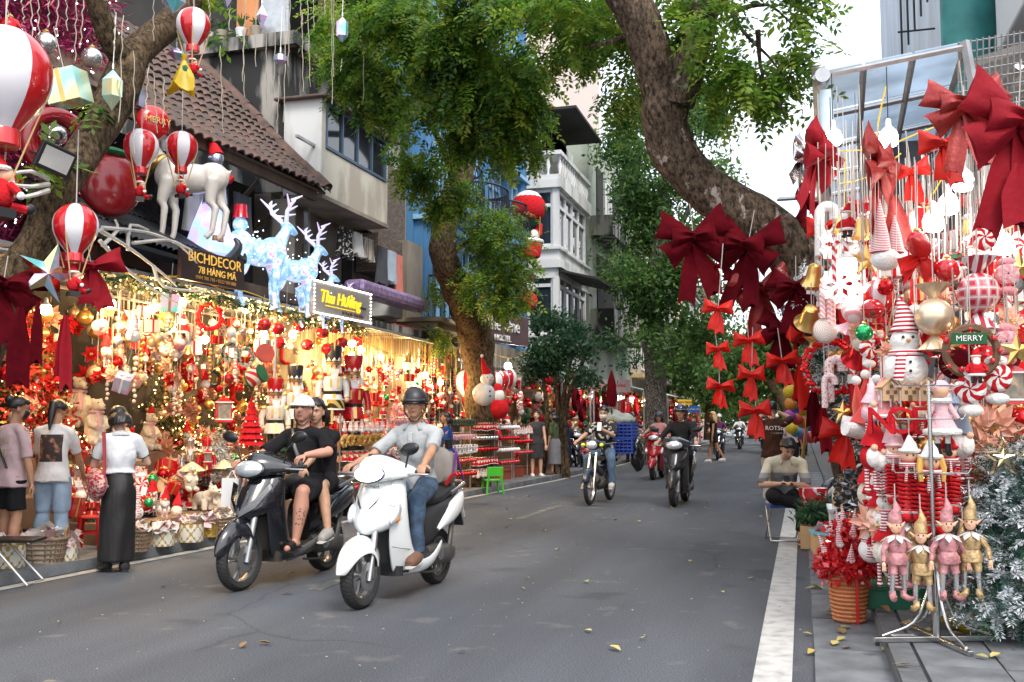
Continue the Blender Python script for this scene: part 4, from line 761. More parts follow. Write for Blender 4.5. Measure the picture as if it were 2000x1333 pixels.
def k_elf(m,fab,hm):
 """long limbed hanging elf about 1.0 of unit .5 tall"""
 t=T0('elf_doll','doll');b=MB();b.lathe([(.015,-.15),(.045,-.17),(.05,-.2),(.04,-.235),(.055,-.26),(.05,-.29),(.02,-.3)],12);b.build('tunic',fab,t);b=MB();b.ell((0,0,-.108),(.028,.028,.036),14,10);b.ell((0,-.03,-.11),.007,6,5)
 for s in(-1,1):b.tube([(s*.027,0,-.108),(s*.052,0,-.088)],[.01,.002],6)
 b.build('head',FLESH,t);b=MB()
 for s in(-1,1):b.ell((s*.011,-.026,-.1),.0042,6,4)
 b.build('eyes',BLACK,t);MB().tube([(0,0,-.09),(0,.003,-.05),(.01,.0,-.02),(.0,.01,.03)],[.031,.029,.018,.003],12).build('hat',hm,t);b=MB();n=7
 for i in range(n):a=2*pi*i/n;b.add([(0,0,-.145),(.05*cos(a-.35),.05*sin(a-.35),-.165),(.075*cos(a),.075*sin(a),-.185),(.05*cos(a+.35),.05*sin(a+.35),-.165)],[(0,1,2,3)])
 b.build('collar',WPL,t,solid=.004)
 for s in(-1,1):
  b=MB();b.tube([(s*.04,0,-.17),(s*.075,-.005,-.225),(s*.085,-.02,-.275)],[.016,.014,.011],8);b.build('sleeve',m,t);b=MB();b.ell((s*.087,-.024,-.292),(.011,.009,.017),8,6)
  for k in(-1,0,1):b.tube([(s*.087+k*.006,-.026,-.3),(s*.089+k*.009,-.03,-.32)],[.004,.002],5)
  b.build('hand',FLESH,t);b=MB();kx=s*.03;b.tube([(s*.02,0,-.285),(kx,-.01,-.34)],[.026,.019],9);b.build('breeches',fab,t);MB().tube([(kx,-.01,-.335),(kx+.004*s,-.004,-.43)],[.013,.011],8).build('stocking',WPL if fab is GOLD else SILV,t);b=MB();b.tube([(kx,0,-.42),(kx,-.004,-.445),(kx+s*.012,-.03,-.455),(kx+s*.02,-.055,-.45),(kx+s*.022,-.07,-.435)],[.016,.017,.015,.009,.003],9);b.build('shoe',m,t)
 strg(t);return t
def k_ladder():
 t=T0('toy_ladder','ladder');b=MB()
 for s in(-1,1):b.box((s*.05,0,-.2),(.012,.012,.4))
 for i in range(7):b.box((0,0,-.05-.05*i),(.1,.01,.01))
 b.build('rungs',BROWN,t,smooth=False);strg(t);return t
def k_bulb(m=None,cold=False,e=0.):
 t=T0('light_bulb','light bulb');MB().lathe([(.006,0),(.018,-.01),(.02,-.05),(.045,-.075),(.05,-.085)],12).build('holder',WPL,t);b=MB();b.lathe([(.045,-.086),(.056,-.11),(.056,-.15),(.045,-.17),(.015,-.18)],14);b.build('glass',BULBC if cold else BULBW,t);strg(t,BLACK);return t
PROTO={}
KINDS=dict(bauble=k_bauble,jingle=k_jingle,bell=k_bell,wreath=k_wreath,star=k_star,flake=k_flake,cane=k_cane,candy=k_candy,mint=k_mint,gift=k_gift,bow=k_bow,santa=k_santa,gnome=k_gnome,snowman=k_snowman,flower=k_flower,house=k_house,garland=k_garland,stocking=k_stocking,elf=k_elf,ladder=k_ladder,bulb=k_bulb)
USED={}
def put(kind,args,loc,label,group,scale=1.,rot=(0,0,0),string=.12):
 """place one decoration: the first of a kind is built, the rest are copies"""
 key=(kind,)+tuple(a.name if hasattr(a,'name')else a for a in args)
 if key not in PROTO:o=PROTO[key]=KINDS[kind](*args);o.location=loc;o.rotation_euler=rot;o.scale=(scale,)*3
 else:o=dup(PROTO[key],loc,rot,scale)
 for c in o.children:
  if c.name.startswith('string'):
   c.scale=(1/scale**.6,1/scale**.6,max(.01,string/scale));c.rotation_euler=M.Rotation(0,3,'X').to_euler()
   if abs(rot[0])+abs(rot[1])>.01:c.matrix_local=M.Rotation(0,4,'X').to_4x4()@(M.LocRotScale(None,o.rotation_euler.to_quaternion().inverted(),c.scale))
 tag(o,label,None,group);return o
# ================================================================ the lit stall on the left
def blob(mb,mats,voxel=.012,smooth=4,disp=None,name='body'):
 """one continuous skin over overlapping pieces"""
 me=bpy.data.meshes.new('t');me.from_pydata(mb.v,[],mb.f);o=bpy.data.objects.new('t',me);_tmp.collection.objects.link(o)
 q=o.modifiers.new('r','REMESH');q.mode='VOXEL';q.voxel_size=voxel;q.use_smooth_shade=True
 if smooth:q=o.modifiers.new('s','SMOOTH');q.factor=.5;q.iterations=smooth
 vl=_tmp.view_layers[0];vl.update();ev=o.evaluated_get(vl.depsgraph);r=bpy.data.meshes.new_from_object(ev);r.name=name
 bpy.data.objects.remove(o);bpy.data.meshes.remove(me)
 r.materials.clear()
 for m in(mats if isinstance(mats,(list,tuple))else[mats]):r.materials.append(m)
 r.polygons.foreach_set('use_smooth',[True]*len(r.polygons));r.polygons.foreach_set('material_index',[0]*len(r.polygons))
 if disp:
  n=len(r.vertices);co=np.empty(n*3,np.float32);no=np.empty(n*3,np.float32);r.vertices.foreach_get('co',co);r.vertices.foreach_get('normal',no);co=co.reshape(-1,3);no=no.reshape(-1,3)
  co+=no*disp(co)[:,None];r.vertices.foreach_set('co',co.ravel());r.update()
 return r
LANDL=[(150,450,'the lowest striped balloon'),(70,640,'the dark velvet ribbon'),(165,800,'the white toy bears'),(410,620,'the red berry wreath'),(410,540,'the brown shop sign'),(330,590,'the hanging iridescent box'),(240,745,'the iridescent cube'),(435,800,'the red lantern'),(590,650,'the red bell cluster'),(665,720,'the nutcracker row'),(570,760,'the white coated nutcracker'),(490,835,'the red felt tree'),(775,810,'the pink tree'),(440,950,'the polar bear figures'),(410,880,'the small nutcrackers'),(815,690,'the gold string fringe'),(925,740,'the tree trunk between stalls'),(960,770,'the inflatable snowman'),(715,870,'the gold tinsel rings'),(300,700,'the rose gold flowers'),(900,880,'the wire racks'),(640,560,'the lit script sign'),(520,710,'the toy drum'),(850,760,'the toy ladder')]
LANDR=[(1765,660,'the striped hat snowman'),(1620,760,'the berry wreath on the tree'),(1820,615,'the gold sweet'),(1905,565,'the tartan sweet'),(1895,680,'the twig wreath'),(1700,780,'the red santa hats'),(1760,830,'the red felt letters'),(1950,890,'the gold star'),(1790,930,'the spring legged dolls'),(1960,1050,'the frosted tree'),(1620,450,'the white snowflakes'),(1720,330,'the glittery brick red bow'),(1650,510,'the bright lamp'),(1915,450,'the peppermint by the canopy'),(1975,690,'the toy snow scene'),(1690,560,'the big red candle cloth'),(1800,500,'the hanging red bow')]
st_=thing('lit_stall','long market stall glowing with warm bulbs and packed with red and gold decorations','market stall')
WARMW=mat('warm stall board',(.3,.19,.08),.8,var=.3,scale=2)
P(st_,'back_wall',WARMW,(-9.4,-9.3,4.5,20.2,.1,3.1));P(st_,'roof_sheet',METALG,(-9.3,-6.95,4.5,15.2,3.0,3.04));P(st_,'side_wall',DARKW,(-9.3,-7.3,4.4,4.5,.1,3.0))
for z,X in((2.94,-6.92),(2.94,-8.2)):MB().tube([(X,4.6,z),(X,15.2,z)],.022,6).build('roof_pole',METALG,st_)
for y in(5,7.5,10,12.5,15):MB().tube([(-6.93,y,2.97),(-9.3,y,2.97)],.018,5).build('cross_pole',METALG,st_)
for y in(6.4,12.4,15.3,20.3):MB().tube([(-7.05,y,.1),(-7.05,y,2.95)],.022,6).build('post',METALG,st_)
wm=MB()
for i in range(46):y=6.8+i*.18;wm.tube([(-6.95,y,2.96),(-7.9,y,2.96)],.004,4)
wm.build('wire_mesh',METALG,st_,kind='stuff')
aw=thing('awning','grubby grey awning with a red lettered edge and gold strings hanging under it','awning')
MB().add([(-6.85,14.6,2.95),(-6.85,20.4,2.88),(-8.8,20.4,3.3),(-8.8,14.6,3.35),(-6.85,14.6,2.98),(-6.85,20.4,2.91),(-8.8,20.4,3.33),(-8.8,14.6,3.38)],[(0,1,2,3),(7,6,5,4),(0,4,5,1),(3,2,6,7),(0,3,7,4),(1,5,6,2)]).build('sheet',mat('grubby awning cloth',(.2,.19,.17),.8,var=.3,scale=1.5),aw,smooth=False)
MB().tube([(-6.84,14.6,2.95),(-6.84,20.4,2.88)],.028,6).build('edge_pole',METALG,aw);P(aw,'red_band',mat('faded red awning print',(.4,.05,.04),.7,col2=(.45,.3,.2),scale=9,thr=(.5,.6)),(-7.1,-7.06,16.6,19.6,3.02,3.16))
b=MB()
for i in range(380):y=ru(14.7,20.3);x=ru(-8.7,-6.9);z0=2.93;b.tube([(x,y,z0),(x,y+ru(-.02,.02),z0-ru(.25,.75))],.005,3,cap=False)
b.build('string_fringe',STRG,aw,kind='stuff')
gl=thing('edge_garland','green leafy garland dotted with yellow lights along the stall front edge','garland')
pts=[(-6.9,7.5+.05*i,2.9-.04*sin(i*.35))for i in range(150)];MB().tube(pts,.018,5).build('cord',GREEN,gl)
cards('sprigs',gl,[((-6.92,7.6+i*.18,2.9),(.09,.12,.07),26)for i in range(42)],[NEEDLE,NEEDLEG],.07,3,.03,2,-1,.3,'stuff')
def lights(name,par,pts,r,m):
 n=len(pts);c=np.array(pts);o=np.array([(1,0,0),(0,1,0),(-1,0,0),(0,-1,0),(0,0,1),(0,0,-1)])*r;vs=(c[:,None,:]+o[None]).reshape(-1,3)
 f=np.array([(0,1,4),(1,2,4),(2,3,4),(3,0,4),(1,0,5),(2,1,5),(3,2,5),(0,3,5)]);fs=(np.arange(n)[:,None,None]*6+f[None]).reshape(-1,3);return np_mesh(name,vs,fs,m,None,par,'stuff')
lights('fairy_lights',gl,[(-6.88+random.gauss(0,.04),ru(7.5,15),2.87+random.gauss(0,.05))for i in range(150)],.011,LITE)
WARM=(1,.64,.27)
for i,(px,py,X,e)in enumerate([(216,590,-7.1,34),(300,600,-7.5,40),(355,585,-7.0,34),(480,600,-7.3,40),(515,650,-7.5,40),(572,650,-7.3,24),(688,668,-7.0,30),(706,680,-7.3,34),(745,695,-7.2,34),(800,700,-7.4,40),(830,730,-7.3,40),(860,745,-7.0,30),(90,600,-7.4,30),(780,690,-7.9,40),(640,700,-7.7,34),(400,660,-7.9,40)]):
 p=AX(px,py,X);o=put('bulb',(),p+V((0,0,.1)),lab('lit warm bulb hanging in the stall',px,py,LANDL),'warm bulbs in the left stall',1.,(0,0,0),.25);point('point_light',p+V((.0,0,-.12)),e*1.3,WARM,.07)
def xtree(name,label,loc,h,r,ms,lm,nl,balls,n=900,sz=.06,asp=.22,ball_r=.03,group=None,topper=None):
 t=thing(name,label,'christmas tree',loc,0,group);MB().tube([(0,0,0),(0,0,h*.95)],[.03*h,.006],8).build('trunk',BROWN,t);tiers=7;bl=[]
 for k in range(tiers):f=k/tiers;rr=r*(1-f)*1.0+.03;bl.append(((0,0,h*(.12+.88*f)),(rr,rr,h*.13),int(n*(1-f*.85)/3.6)))
 cards('needles',t,bl,ms,sz,5,sz*.6,2,-1,asp,'stuff')
 def srf():f=random.random()**1.5;a=ru(0,6.283);rr=(r*(1-f)+.03)*ru(.85,1.05);return(rr*cos(a),rr*sin(a),h*(.1+.88*f))
 if nl:lights('fairy_lights',t,[srf()for i in range(nl)],.010,lm)
 for m,k in balls:
  b=MB()
  for i in range(k):b.ell(srf(),ball_r*ru(.7,1.2),8,6)
  b.build('baubles',m,t,kind='stuff')
 return t
def felt_tree(label,px,py,X,h,r,m,balls):
 t=thing('felt_tree',label,'christmas tree',AX(px,py,X));MB().tube([(0,0,0),(0,0,h*.3)],.03,8).build('trunk',BROWN,t)
 for k in range(7):f=k/7;rr=r*(1-f*.88);z=h*(.1+.86*f);MB().lathe([(rr,z),(rr*.75,z+h*.07),(rr*.3,z+h*.2),(.004,z+h*.23)],40,ripple=.1,nr=9).build('tier',m,t)
 for bm,n in balls:
  b=MB()
  for i in range(n):f=random.random()**1.3;a=ru(0,6.28);rr=r*(1-f*.88)*ru(.8,1.02);b.ell((rr*cos(a),rr*sin(a),h*(.1+.86*f)+.01),.014,8,6)
  b.build('beads',bm,t,kind='stuff')
xt=lambda lbl,px,py,X,h,r,ms,lm,nl,balls,**k:xtree('christmas_tree',lbl,AX(px,py,X),h,r,ms,lm,nl,balls,**k)
xt('dark green tree with white fairy lights and red flowers behind the woman in white',310,960,-8.4,1.9,.75,[NEEDLE,NEEDLEG],LITE,330,[(RED,22),(REDM,10)])
xt('gold green tree thick with warm fairy lights, behind the red lantern',400,930,-8.6,2.25,.7,[NEEDLEG,NEEDLE],LITE,420,[(GOLD,16),(RED,12),(CHAMP,12)])
xt('champagne needled tree sparkling with lights, left of the white coated nutcracker',475,900,-8.5,2.2,.7,[NEEDLEC,NEEDLEG],LITE,330,[(WPL,14),(CHAMP,12)])
xt('champagne and rose gold tree standing behind the white toy bears',255,900,-8.7,2.3,.8,[NEEDLEC,NEEDLE,NEEDLEG],LITE,220,[(ROSEG,30),(GOLD,14)])
xt('red leaved tree with gold lights behind the woman in pink',55,930,-8.2,1.9,.6,[mat('red cloth leaves',(.5,.03,.02),.7,var=.3),mat('red berry sprays',(.6,.06,.03),.6,var=.2),NEEDLEG],LITE,150,[(RED,60),(GOLD,10)],sz=.08,asp=.4)
felt_tree('dark green felt tree with red and gold beads behind the black scooter',595,930,-7.2,1.05,.36,GREEN,[(RED,40),(GREENM,26),(GOLD,22)])
felt_tree('red felt tree with white pompoms left of the capped rider',490,880,-7.1,.68,.2,FELT,[(WPL,40)])
felt_tree('small dark green felt tree with beads between nutcrackers',548,935,-7.3,.85,.3,mat('deep green felt',(.01,.06,.025),.9),[(RED,30),(GOLD,20)])
xt('pale pink feathery tree behind the helmeted rider',775,905,-7.0,1.05,.33,[PPINK,PINK],LITE,0,[(PPINK,10)],n=1100)
xt('snowy little tree between the small nutcrackers and the bears',425,935,-7.2,.62,.22,[FROST,NEEDLEC],LITE,0,[],n=420)
xt('golden twig tree full of lights behind the red bell cluster',545,870,-8.6,2.3,.7,[NEEDLEC,NEEDLEG],LITE,300,[(RED,20),(GOLD,12)])
CW=[('bauble',(WPL,),'white patterned ball'),('bauble',(CHAMP,),'champagne ball'),('bauble',(REDM,),'shiny red ball'),('santa',(),'small hanging santa doll'),('star',(GOLD,),'gold star'),('cane',(STRP,),'red and white candy cane'),('gnome',(FELT,FURC),'red hatted gnome'),('house',(),'little plywood house'),('garland',(WPL,),'string of white beads'),('garland',(GOLD,),'string of gold beads'),('flower',(FELT,),'red cloth poinsettia'),('flower',(ROSEG,),'rose gold poinsettia'),('flower',(PEACH,),'peach cloth flower'),('bauble',(PINK,),'pink ball'),('bauble',(GOLD,),'gold ball'),('gift',(RED,GOLD),'small red gift box'),('gift',(WPL,FELT),'small white gift box with red ribbon'),('stocking',(FELT,),'red stocking'),('wreath',(NEEDLE,RED,None,.08),'small berry wreath'),('snowman',(),'little snowman doll'),('jingle',(RED,),'red jingle bell'),('bell',(GOLD,),'gold hand bell'),('mint',(FELT,WHITE),'red and white peppermint sweet'),('candy',(STRP,FELT),'striped wrapped sweet'),('bow',(SATIN,),'red ribbon bow'),('bow',(VELV,),'dark velvet bow'),('bauble',(GREENM,),'shiny green ball'),('flake',(WPL,),'white snowflake'),('bauble',(SILV,),'silver ball')]
def zone(n,px0,px1,py0,py1,X0,X1,idx,sc=(.9,1.5),st=(.1,.6),land=LANDL,grp='%s decorations in the left stall',slope=0.,rz=-.8):
 for i in range(n):
  k=CW[random.choice(idx)];px,py=ru(px0,px1),ru(py0,py1);py+=slope*(px-px0)
  if 85<px<315 and py>735:continue
  p=AX(px,py,ru(X0,X1))
  put(k[0],k[1],p,lab(k[2],px,py,land),grp%k[2].split(' ')[-1],ru(*sc),(0,0,ru(-.6,.6)+1.1),ru(*st))
zone(110,185,540,575,655,-8.3,-7.0,[0,0,1,3,4,5,6,7,8,9,13,12,15,16,18,19,21,27,28],slope=.16)
zone(70,190,540,650,720,-8.2,-7.2,[0,2,1,6,8,10,11,12,14,18,19,20],slope=.1)
zone(90,170,540,690,860,-8.35,-7.7,[1,2,4,9,11,11,12,14,14,11,17,10],(1.1,1.9),(.01,.05))
zone(48,10,190,590,830,-8.4,-7.8,[2,10,10,10,24,14,12,17,3,1],(1.1,1.9),(.02,.1))
zone(45,505,720,600,720,-8.4,-7.5,[0,1,3,5,4,6,14,18,28,19],slope=.15)
zone(70,520,730,640,800,-8.9,-8.0,[3,5,6,9,15,17,20,21,10,8,18,12],(1.2,1.9),(.1,.4))
zone(50,720,930,700,800,-8.8,-8.0,[3,5,6,9,15,17,21,10,8,18,12],(1.2,1.9),(.1,.4))
zone(60,720,930,680,740,-8.0,-6.9,[3,5,6,15,17,20,21,10,8,18],(.8,1.3),(.1,.3))
zone(230,715,925,715,840,-8.3,-6.9,[2,3,3,5,4,6,10,13,15,17,19,20,22,26,28,0,6,3,23],(.8,1.4),(.08,.5))
zone(60,930,1035,730,840,-7.6,-6.5,[2,3,6,17,19,20,22,5],(1.,1.6),(.08,.5))
put('wreath',(RED,RED,None,.13,46,.022,False),AX(410,596,-6.95),'round wreath of glossy red berries hanging below the brown sign',None,1.15,(0,0,1.0),.2)
for px,py in((450,690),(480,700)):put('wreath',(GREEN,mat('speckled grey beads',(.35,.33,.28),.4,var=.5,scale=40),None,.1,40,.02,False),AX(px,py-18,-7.1),'dark beaded ring wreath hanging %s'%('left of the toy drum' if px>460 else 'under the red berry wreath'),'dark beaded wreaths',1.1,(0,0,1.1),.3)
JB=[(543,640),(585,635),(560,612),(630,648),(655,640),(600,672),(640,680),(682,640),(545,668),(668,668),(700,665),(610,615),(516,632)]
for i,(px,py)in enumerate(JB):p=AX(px,py,-6.95-.12*(i%3));put('jingle',(RED,),p+V((0,0,.09)),lab('large glossy red jingle bell in the cluster',px,py,LANDL),'red jingle bells over the nutcrackers',1.75,(0,0,i),.3)
def igift(loc,s,rot,label,k=0,rib=GOLD):
 t=thing('iridescent_box',label,'gift box',loc,rot=rot);MB().box((0,0,0),(s,s,s)).build('box',IRID[k],t,smooth=False,bevel=.004);b=MB();b.box((0,0,0),(s*.14,s*1.02,s*1.02));b.build('ribbon',rib,t,smooth=False);b=MB();b.ell((.03,0,s*.55),(s*.16,.02,s*.08),8,6);b.ell((-.03,0,s*.55),(s*.16,.02,s*.08),8,6);b.build('bow',rib,t);MB().tube([(0,0,s*.5),(0,0,s*.5+.35)],.004,4).build('string',STRING,t);return t
igift(AX(332,592,-6.8),.2,(.1,.05,.6),'iridescent gift box with a dark ribbon hanging between the two lit bulbs',0,BROWN);igift(AX(241,748,-6.9),.17,(.5,.3,.5),'iridescent cube hanging in front of the rose gold flowers',2,WPL)
igift(AX(133,172,-5.4),.25,(.15,-.2,.2),'iridescent gift box with gold ribbon beside the largest striped balloon',1);igift(AX(263,192,-6.0),.16,(.1,.1,.3),'small lilac iridescent box behind the pointed crystal',2)
def crystal(loc,w,h,rz,label,k=0,n=6,mid=.28):
 t=thing('crystal_ornament',label,'crystal ornament',loc,rz,'iridescent hanging crystals');b=MB();r0=[V((w/2*cos(2*pi*i/n),w/2*sin(2*pi*i/n),-h*mid))for i in range(n)];r1=[V((p.x,p.y,-h*(1-mid*1.15)))for p in r0];b.add([V((0,0,0))]+r0+r1+[V((0,0,-h))],[(0,1+i,1+(i+1)%n)for i in range(n)]+[(1+i,1+n+i,1+n+(i+1)%n,1+(i+1)%n)for i in range(n)]+[(1+2*n,1+n+(i+1)%n,1+n+i)for i in range(n)]);b.build('body',IRID[k],t,smooth=False);b=MB();b.tube([(0,0,0),(0,0,.05)],.008,5);b.tube([(0,0,.05),(0.01,0,.5)],.004,4);b.build('hanger',WPL,t);return t
crystal(AX(221,136,-5.6),.17,.36,.3,'pointed iridescent crystal hanging beside the forked trunk',1,5);crystal(AX(669,33,-4.9),.13,.3,.5,'long iridescent crystal hanging alone against the green leaves',0,6,.2);crystal(AX(512,8,-5.4),.12,.28,.2,'blue iridescent drop hanging before the orange board',2,4,.45);crystal(AX(548,103,-5.2),.14,.15,.9,'small heart like iridescent gem before the stained wall',2,8,.3);crystal(AX(345,92,-6),.16,.15,1.2,'tilted iridescent gem behind the yellow bag',0,5,.4);crystal(AX(340,-20,-5.2),.2,.22,.4,'iridescent gem cut by the top edge beside the red balloon',0,6,.4);crystal(AX(445,-30,-5.4),.15,.24,.1,'iridescent drop at the top edge above the potted plants',2,4,.45);crystal(AX(205,-40,-5),.25,.17,.1,'wide iridescent gem at the top edge by the fairy lights',1,5,.35)
def rider(par,z,s=1.):
 t=MB();t.ell((0,0,z),(.055*s,.05*s,.06*s),12,8,None,0);t.ell((0,-.02*s,z+.075*s),.034*s,10,8,None,2);t.ell((0,-.035*s,z+.05*s),(.03*s,.02*s,.035*s),8,6,None,1);t.tube([(0,0,z+.09*s),(.02*s,0,z+.14*s),(.06*s,0,z+.15*s)],[.034*s,.02*s,.006*s],10,0);torus(t,.033*s,.01*s,12,6,(0,0,z+.095*s),'Z',1)
 for q in(-1,1):t.tube([(q*.045*s,-.01*s,z+.03*s),(q*.075*s,-.03*s,z-.0*s)],[.018*s,.015*s],7,0);t.ell((q*.08*s,-.035*s,z-.01*s),.016*s,7,5,None,1);t.tube([(q*.025*s,-.03*s,z-.045*s),(q*.035*s,-.085*s,z-.05*s)],.019*s,7,0);t.ell((q*.04*s,-.1*s,z-.045*s),(.017*s,.025*s,.022*s),7,5,None,3)
 t.box((0,0,z-.075*s),(.1*s,.08*s,.035*s),None,3);t.ell((.05*s,-.045*s,z+.02*s),.026*s,8,6,None,4)
 return t.build('santa_rider',[FELT,WHITE,FLESH,BLACK,GOLD],par)
BWHITE=mat('balloon white gloss',(.72,.7,.74),.22,var=.05,coat=.4)
def balloon(loc,d,rz,label,grp='striped toy balloons on the left'):
 t=thing('striped_balloon',label,'toy balloon',loc,rz,grp);r=d/2;n=48;prof=[(.01,1.0)]+[(sin(a),cos(a))for a in[pi*k/24 for k in range(2,14)]]+[(.97,-.3),(.91,-.5),(.82,-.68),(.72,-.84),(.62,-.98),(.52,-1.1),(.43,-1.22),(.36,-1.32)];rings=[[V((r*q*cos(2*pi*i/n),r*q*sin(2*pi*i/n),r*z))for i in range(n)]for q,z in prof];b=MB()
 b.loft(rings[::-1],True,False);b.m=[(i*8//n)%2 for k in range(len(rings)-1)for i in range(n)]
 b.build('envelope',[RED,BWHITE],t,ang=180);MB().lathe([(r*.36,-r*1.3),(r*.38,-r*1.36),(r*.4,-r*1.68),(r*.36,-r*1.72),(r*.1,-r*1.7)],24).build('neck',RED,t)
 for i in range(4):a=pi/4+i*pi/2;MB().tube([(r*.93*cos(a),r*.93*sin(a),-r*.45),(.05*cos(a),.05*sin(a),-r*2.6)],.006,5).build('rope',mat('tan cord',(.5,.34,.16),.8),t)
 rider(t,-r*2.75,d/.34);MB().tube([(0,0,r),(.01,0,r+.6)],.005,4).build('string',STRING,t);return t
balloon(AX(148,440,-5.5),.345,2.6,'lowest striped red and white balloon, hanging over the star');balloon(AX(276,285,-6.1),.33,2.3,'striped balloon on the left of the middle pair');balloon(AX(355,287,-6.0),.32,2.7,'striped balloon in front of the white toy reindeer');balloon(AX(378,48,-5.5),.32,2.9,'highest striped balloon, over the yellow bag');balloon(AX(8,140,-4.7),.56,2.9,'largest striped balloon, cut by the left edge')
bg_=thing('yellow_bag','crumpled yellow plastic bag tied under the highest balloon','plastic bag',AX(360,120,-5.5));b=MB();n=20;rr=[]
for k in range(8):f=k/7;rr.append([V(((.02+.11*f)*(1+.35*sin(a*3+k*.5)*f)*cos(a),(.02+.09*f)*(1+.3*cos(a*4)*f)*sin(a),-.27*f+.05*f*sin(a*3+1)))for a in[2*pi*i/n for i in range(n)]])
b.loft(rr,True,True);b.build('sheet',mat('thin yellow plastic',(.75,.55,.03),.35,var=.15,tl=.5),bg_);MB().tube([(0,0,0),(0,0,.06)],[.01,.03],8).build('knot',mat('thin yellow plastic'),bg_);MB().ell((0,.0,-.1),(.06,.05,.07),10,8).build('fruit',GREEN,bg_)
sp_=AX(95,535,-5.65);t=thing('iridescent_star','big faceted iridescent gold star hanging left of the lowest balloon','star',sp_,rot=(.1,.25,.75));b=MB();p=star_poly(.25,.1);b.add([V((x,0,z))for x,z in p]+[V((0,-.07,0)),V((0,.07,0))],[(10,(i+1)%10,i)for i in range(10)]+[(11,i,(i+1)%10)for i in range(10)],0);b.m=[i%2 for i in range(20)];b.build('body',[IRID[0],mat('gold mirror foil',(.85,.66,.33),.12,metal=1,var=.05)],t,smooth=False)
def bow_thing(loc,s,rz,m,label,grp,style=1,tilt=0.,rx=0.,st=.25,cat='ribbon bow'):
 t=thing('ribbon_bow',label,cat,loc,group=grp,rot=(rx+ru(-.12,.12),tilt+ru(-.12,.12),rz));t.scale=(ru(.86,1.1),ru(.8,1.3),ru(.9,1.12));link('loops',bow_mesh(s,style,m),t);MB().tube([(0,.02,0),(0,.03,st)],.004,4).build('wire',STRING,t);return t
bow_thing(AX(8,555,-5.9),.27,1.0,VELV,'huge dark velvet bow with long tails at the left edge, below the big balloon',None,1,.1);bow_thing(AX(180,520,-5.9),.26,1.,CRIM,'crimson bow behind the iridescent star',None,0,-.3)
t=thing('hanging_ribbon','long red satin ribbon with forked ends hanging under the lowest balloon','ribbon',AX(130,615,-5.55),1.);b=MB();tail(b,.02,.62,.05,0,.05);tail(b,-.06,.52,.045,.03,.06,0,2.);b.build('tails',CRIM,t)
for i,(px,py,l)in enumerate([(40,600,.62),(75,590,.5)]):t=thing('hanging_ribbon','dark velvet ribbon tail hanging at the left edge, %s'%('the wider' if i==0 else 'the narrower'),'ribbon',AX(px,py,-5.6),1.);b=MB();tail(b,.0,l,.085-.04*i,0,.04);b.build('tail',VELV,t)
t=thing('floodlight','flat square floodlight strapped to the forked trunk','floodlight',AX(108,312,-5.7),rot=(R(20),R(12),1.25));MB().box((0,0,0),(.3,.05,.22)).build('housing',BLACK,t,bevel=.01,smooth=False);MB().box((0,-.028,0),(.24,.006,.16)).build('glass',mat('dull lamp glass',(.5,.5,.47),.3),t,smooth=False);MB().tube([(-.16,.02,-.02),(-.16,.1,-.02),(.16,.1,-.02),(.16,.02,-.02)],.012,5).build('bracket',BLACK,t)
t=thing('magenta_tinsel_wall','wall of dark magenta tinsel speckled with white lights above the first stall','tinsel');P(t,'panel',mat('dark magenta cloth',(.06,.003,.025),.9),(-7.75,-7.7,4.4,9.3,3.1,6.8))
MAG=mat('magenta tinsel',(.3,.006,.09),.4,var=.4,metal=.2);cards('tinsel',t,[((-7.55,4.7+.62*i,3.5+.62*k),(.2,.4,.4),130)for i in range(8)for k in range(6)],[MAG,mat('dark red tinsel',(.22,.005,.03),.4,metal=.2)],.12,4,.08,1.5,-.25,.12,'stuff')
lights('white_lights',t,[(-7.35+random.gauss(0,.07),ru(4.5,9.4),ru(3.2,6.8))for i in range(520)],.011,LITW)
for i,(px,py)in enumerate([(60,250),(180,90),(20,330),(60,100),(215,330),(110,240),(20,30),(90,60)]):p=AX(px,py,-7.2);put('bauble',(SILV if i%2 else REDM,),p,'%s ball stuck in the magenta tinsel, %s'%('silver' if i%2 else 'red metallic',['left of the gift box','near the top','lowest at the left edge','above the big balloon','by the left balloon of the pair','under the gift box','at the top left corner','behind the big balloon'][i]),'balls in the magenta tinsel',2.2,(0,0,0),.02)
b=MB()
IV=mat('pale twig light string',(.33,.3,.23),.7,var=.3)
t=thing('icicle_lights','pale dangling icicle light strings along the top left branches','light string')
for px,y0,y1 in[(15,-20,75),(40,-20,45),(60,-30,90),(75,-20,70),(95,-20,55),(115,-20,85),(130,-20,60),(150,-20,120),(165,-20,95),(225,20,100),(240,30,240),(300,-10,80),(262,100,300),(290,130,230),(300,140,260),(320,150,250),(450,-20,60),(475,60,190),(480,0,160),(500,-20,130),(520,60,210),(538,60,240),(560,-20,240),(568,-20,130),(585,-20,75),(590,20,180),(600,-20,170),(612,0,60),(648,-10,205),(652,-20,150),(668,115,140),(710,0,195),(755,-20,120),(775,-20,60),(635,-20,30),(545,150,260),(430,90,260),(405,-20,40)]:
 p0,p1=AX(px,y0,-5.4),AX(px+ru(-8,8),y1,-5.4);n=10;pl=[p0.lerp(p1,i/n)+V((0,.012*sin(i*2.3+px),0))for i in range(n+1)];MB().tube(pl,.0052,4).build('strand',IV,t)
t=thing('black_tile_roof','small black tiled pent roof with an upturned corner above the brown sign','roof');BT=mat('black glazed tile',(.018,.02,.024),.35,var=.3,scale=6)
r0,r1=V((-6.75,7.9,3.3)),V((-6.85,10.5,3.28));up=V((-1.1,0,.75))
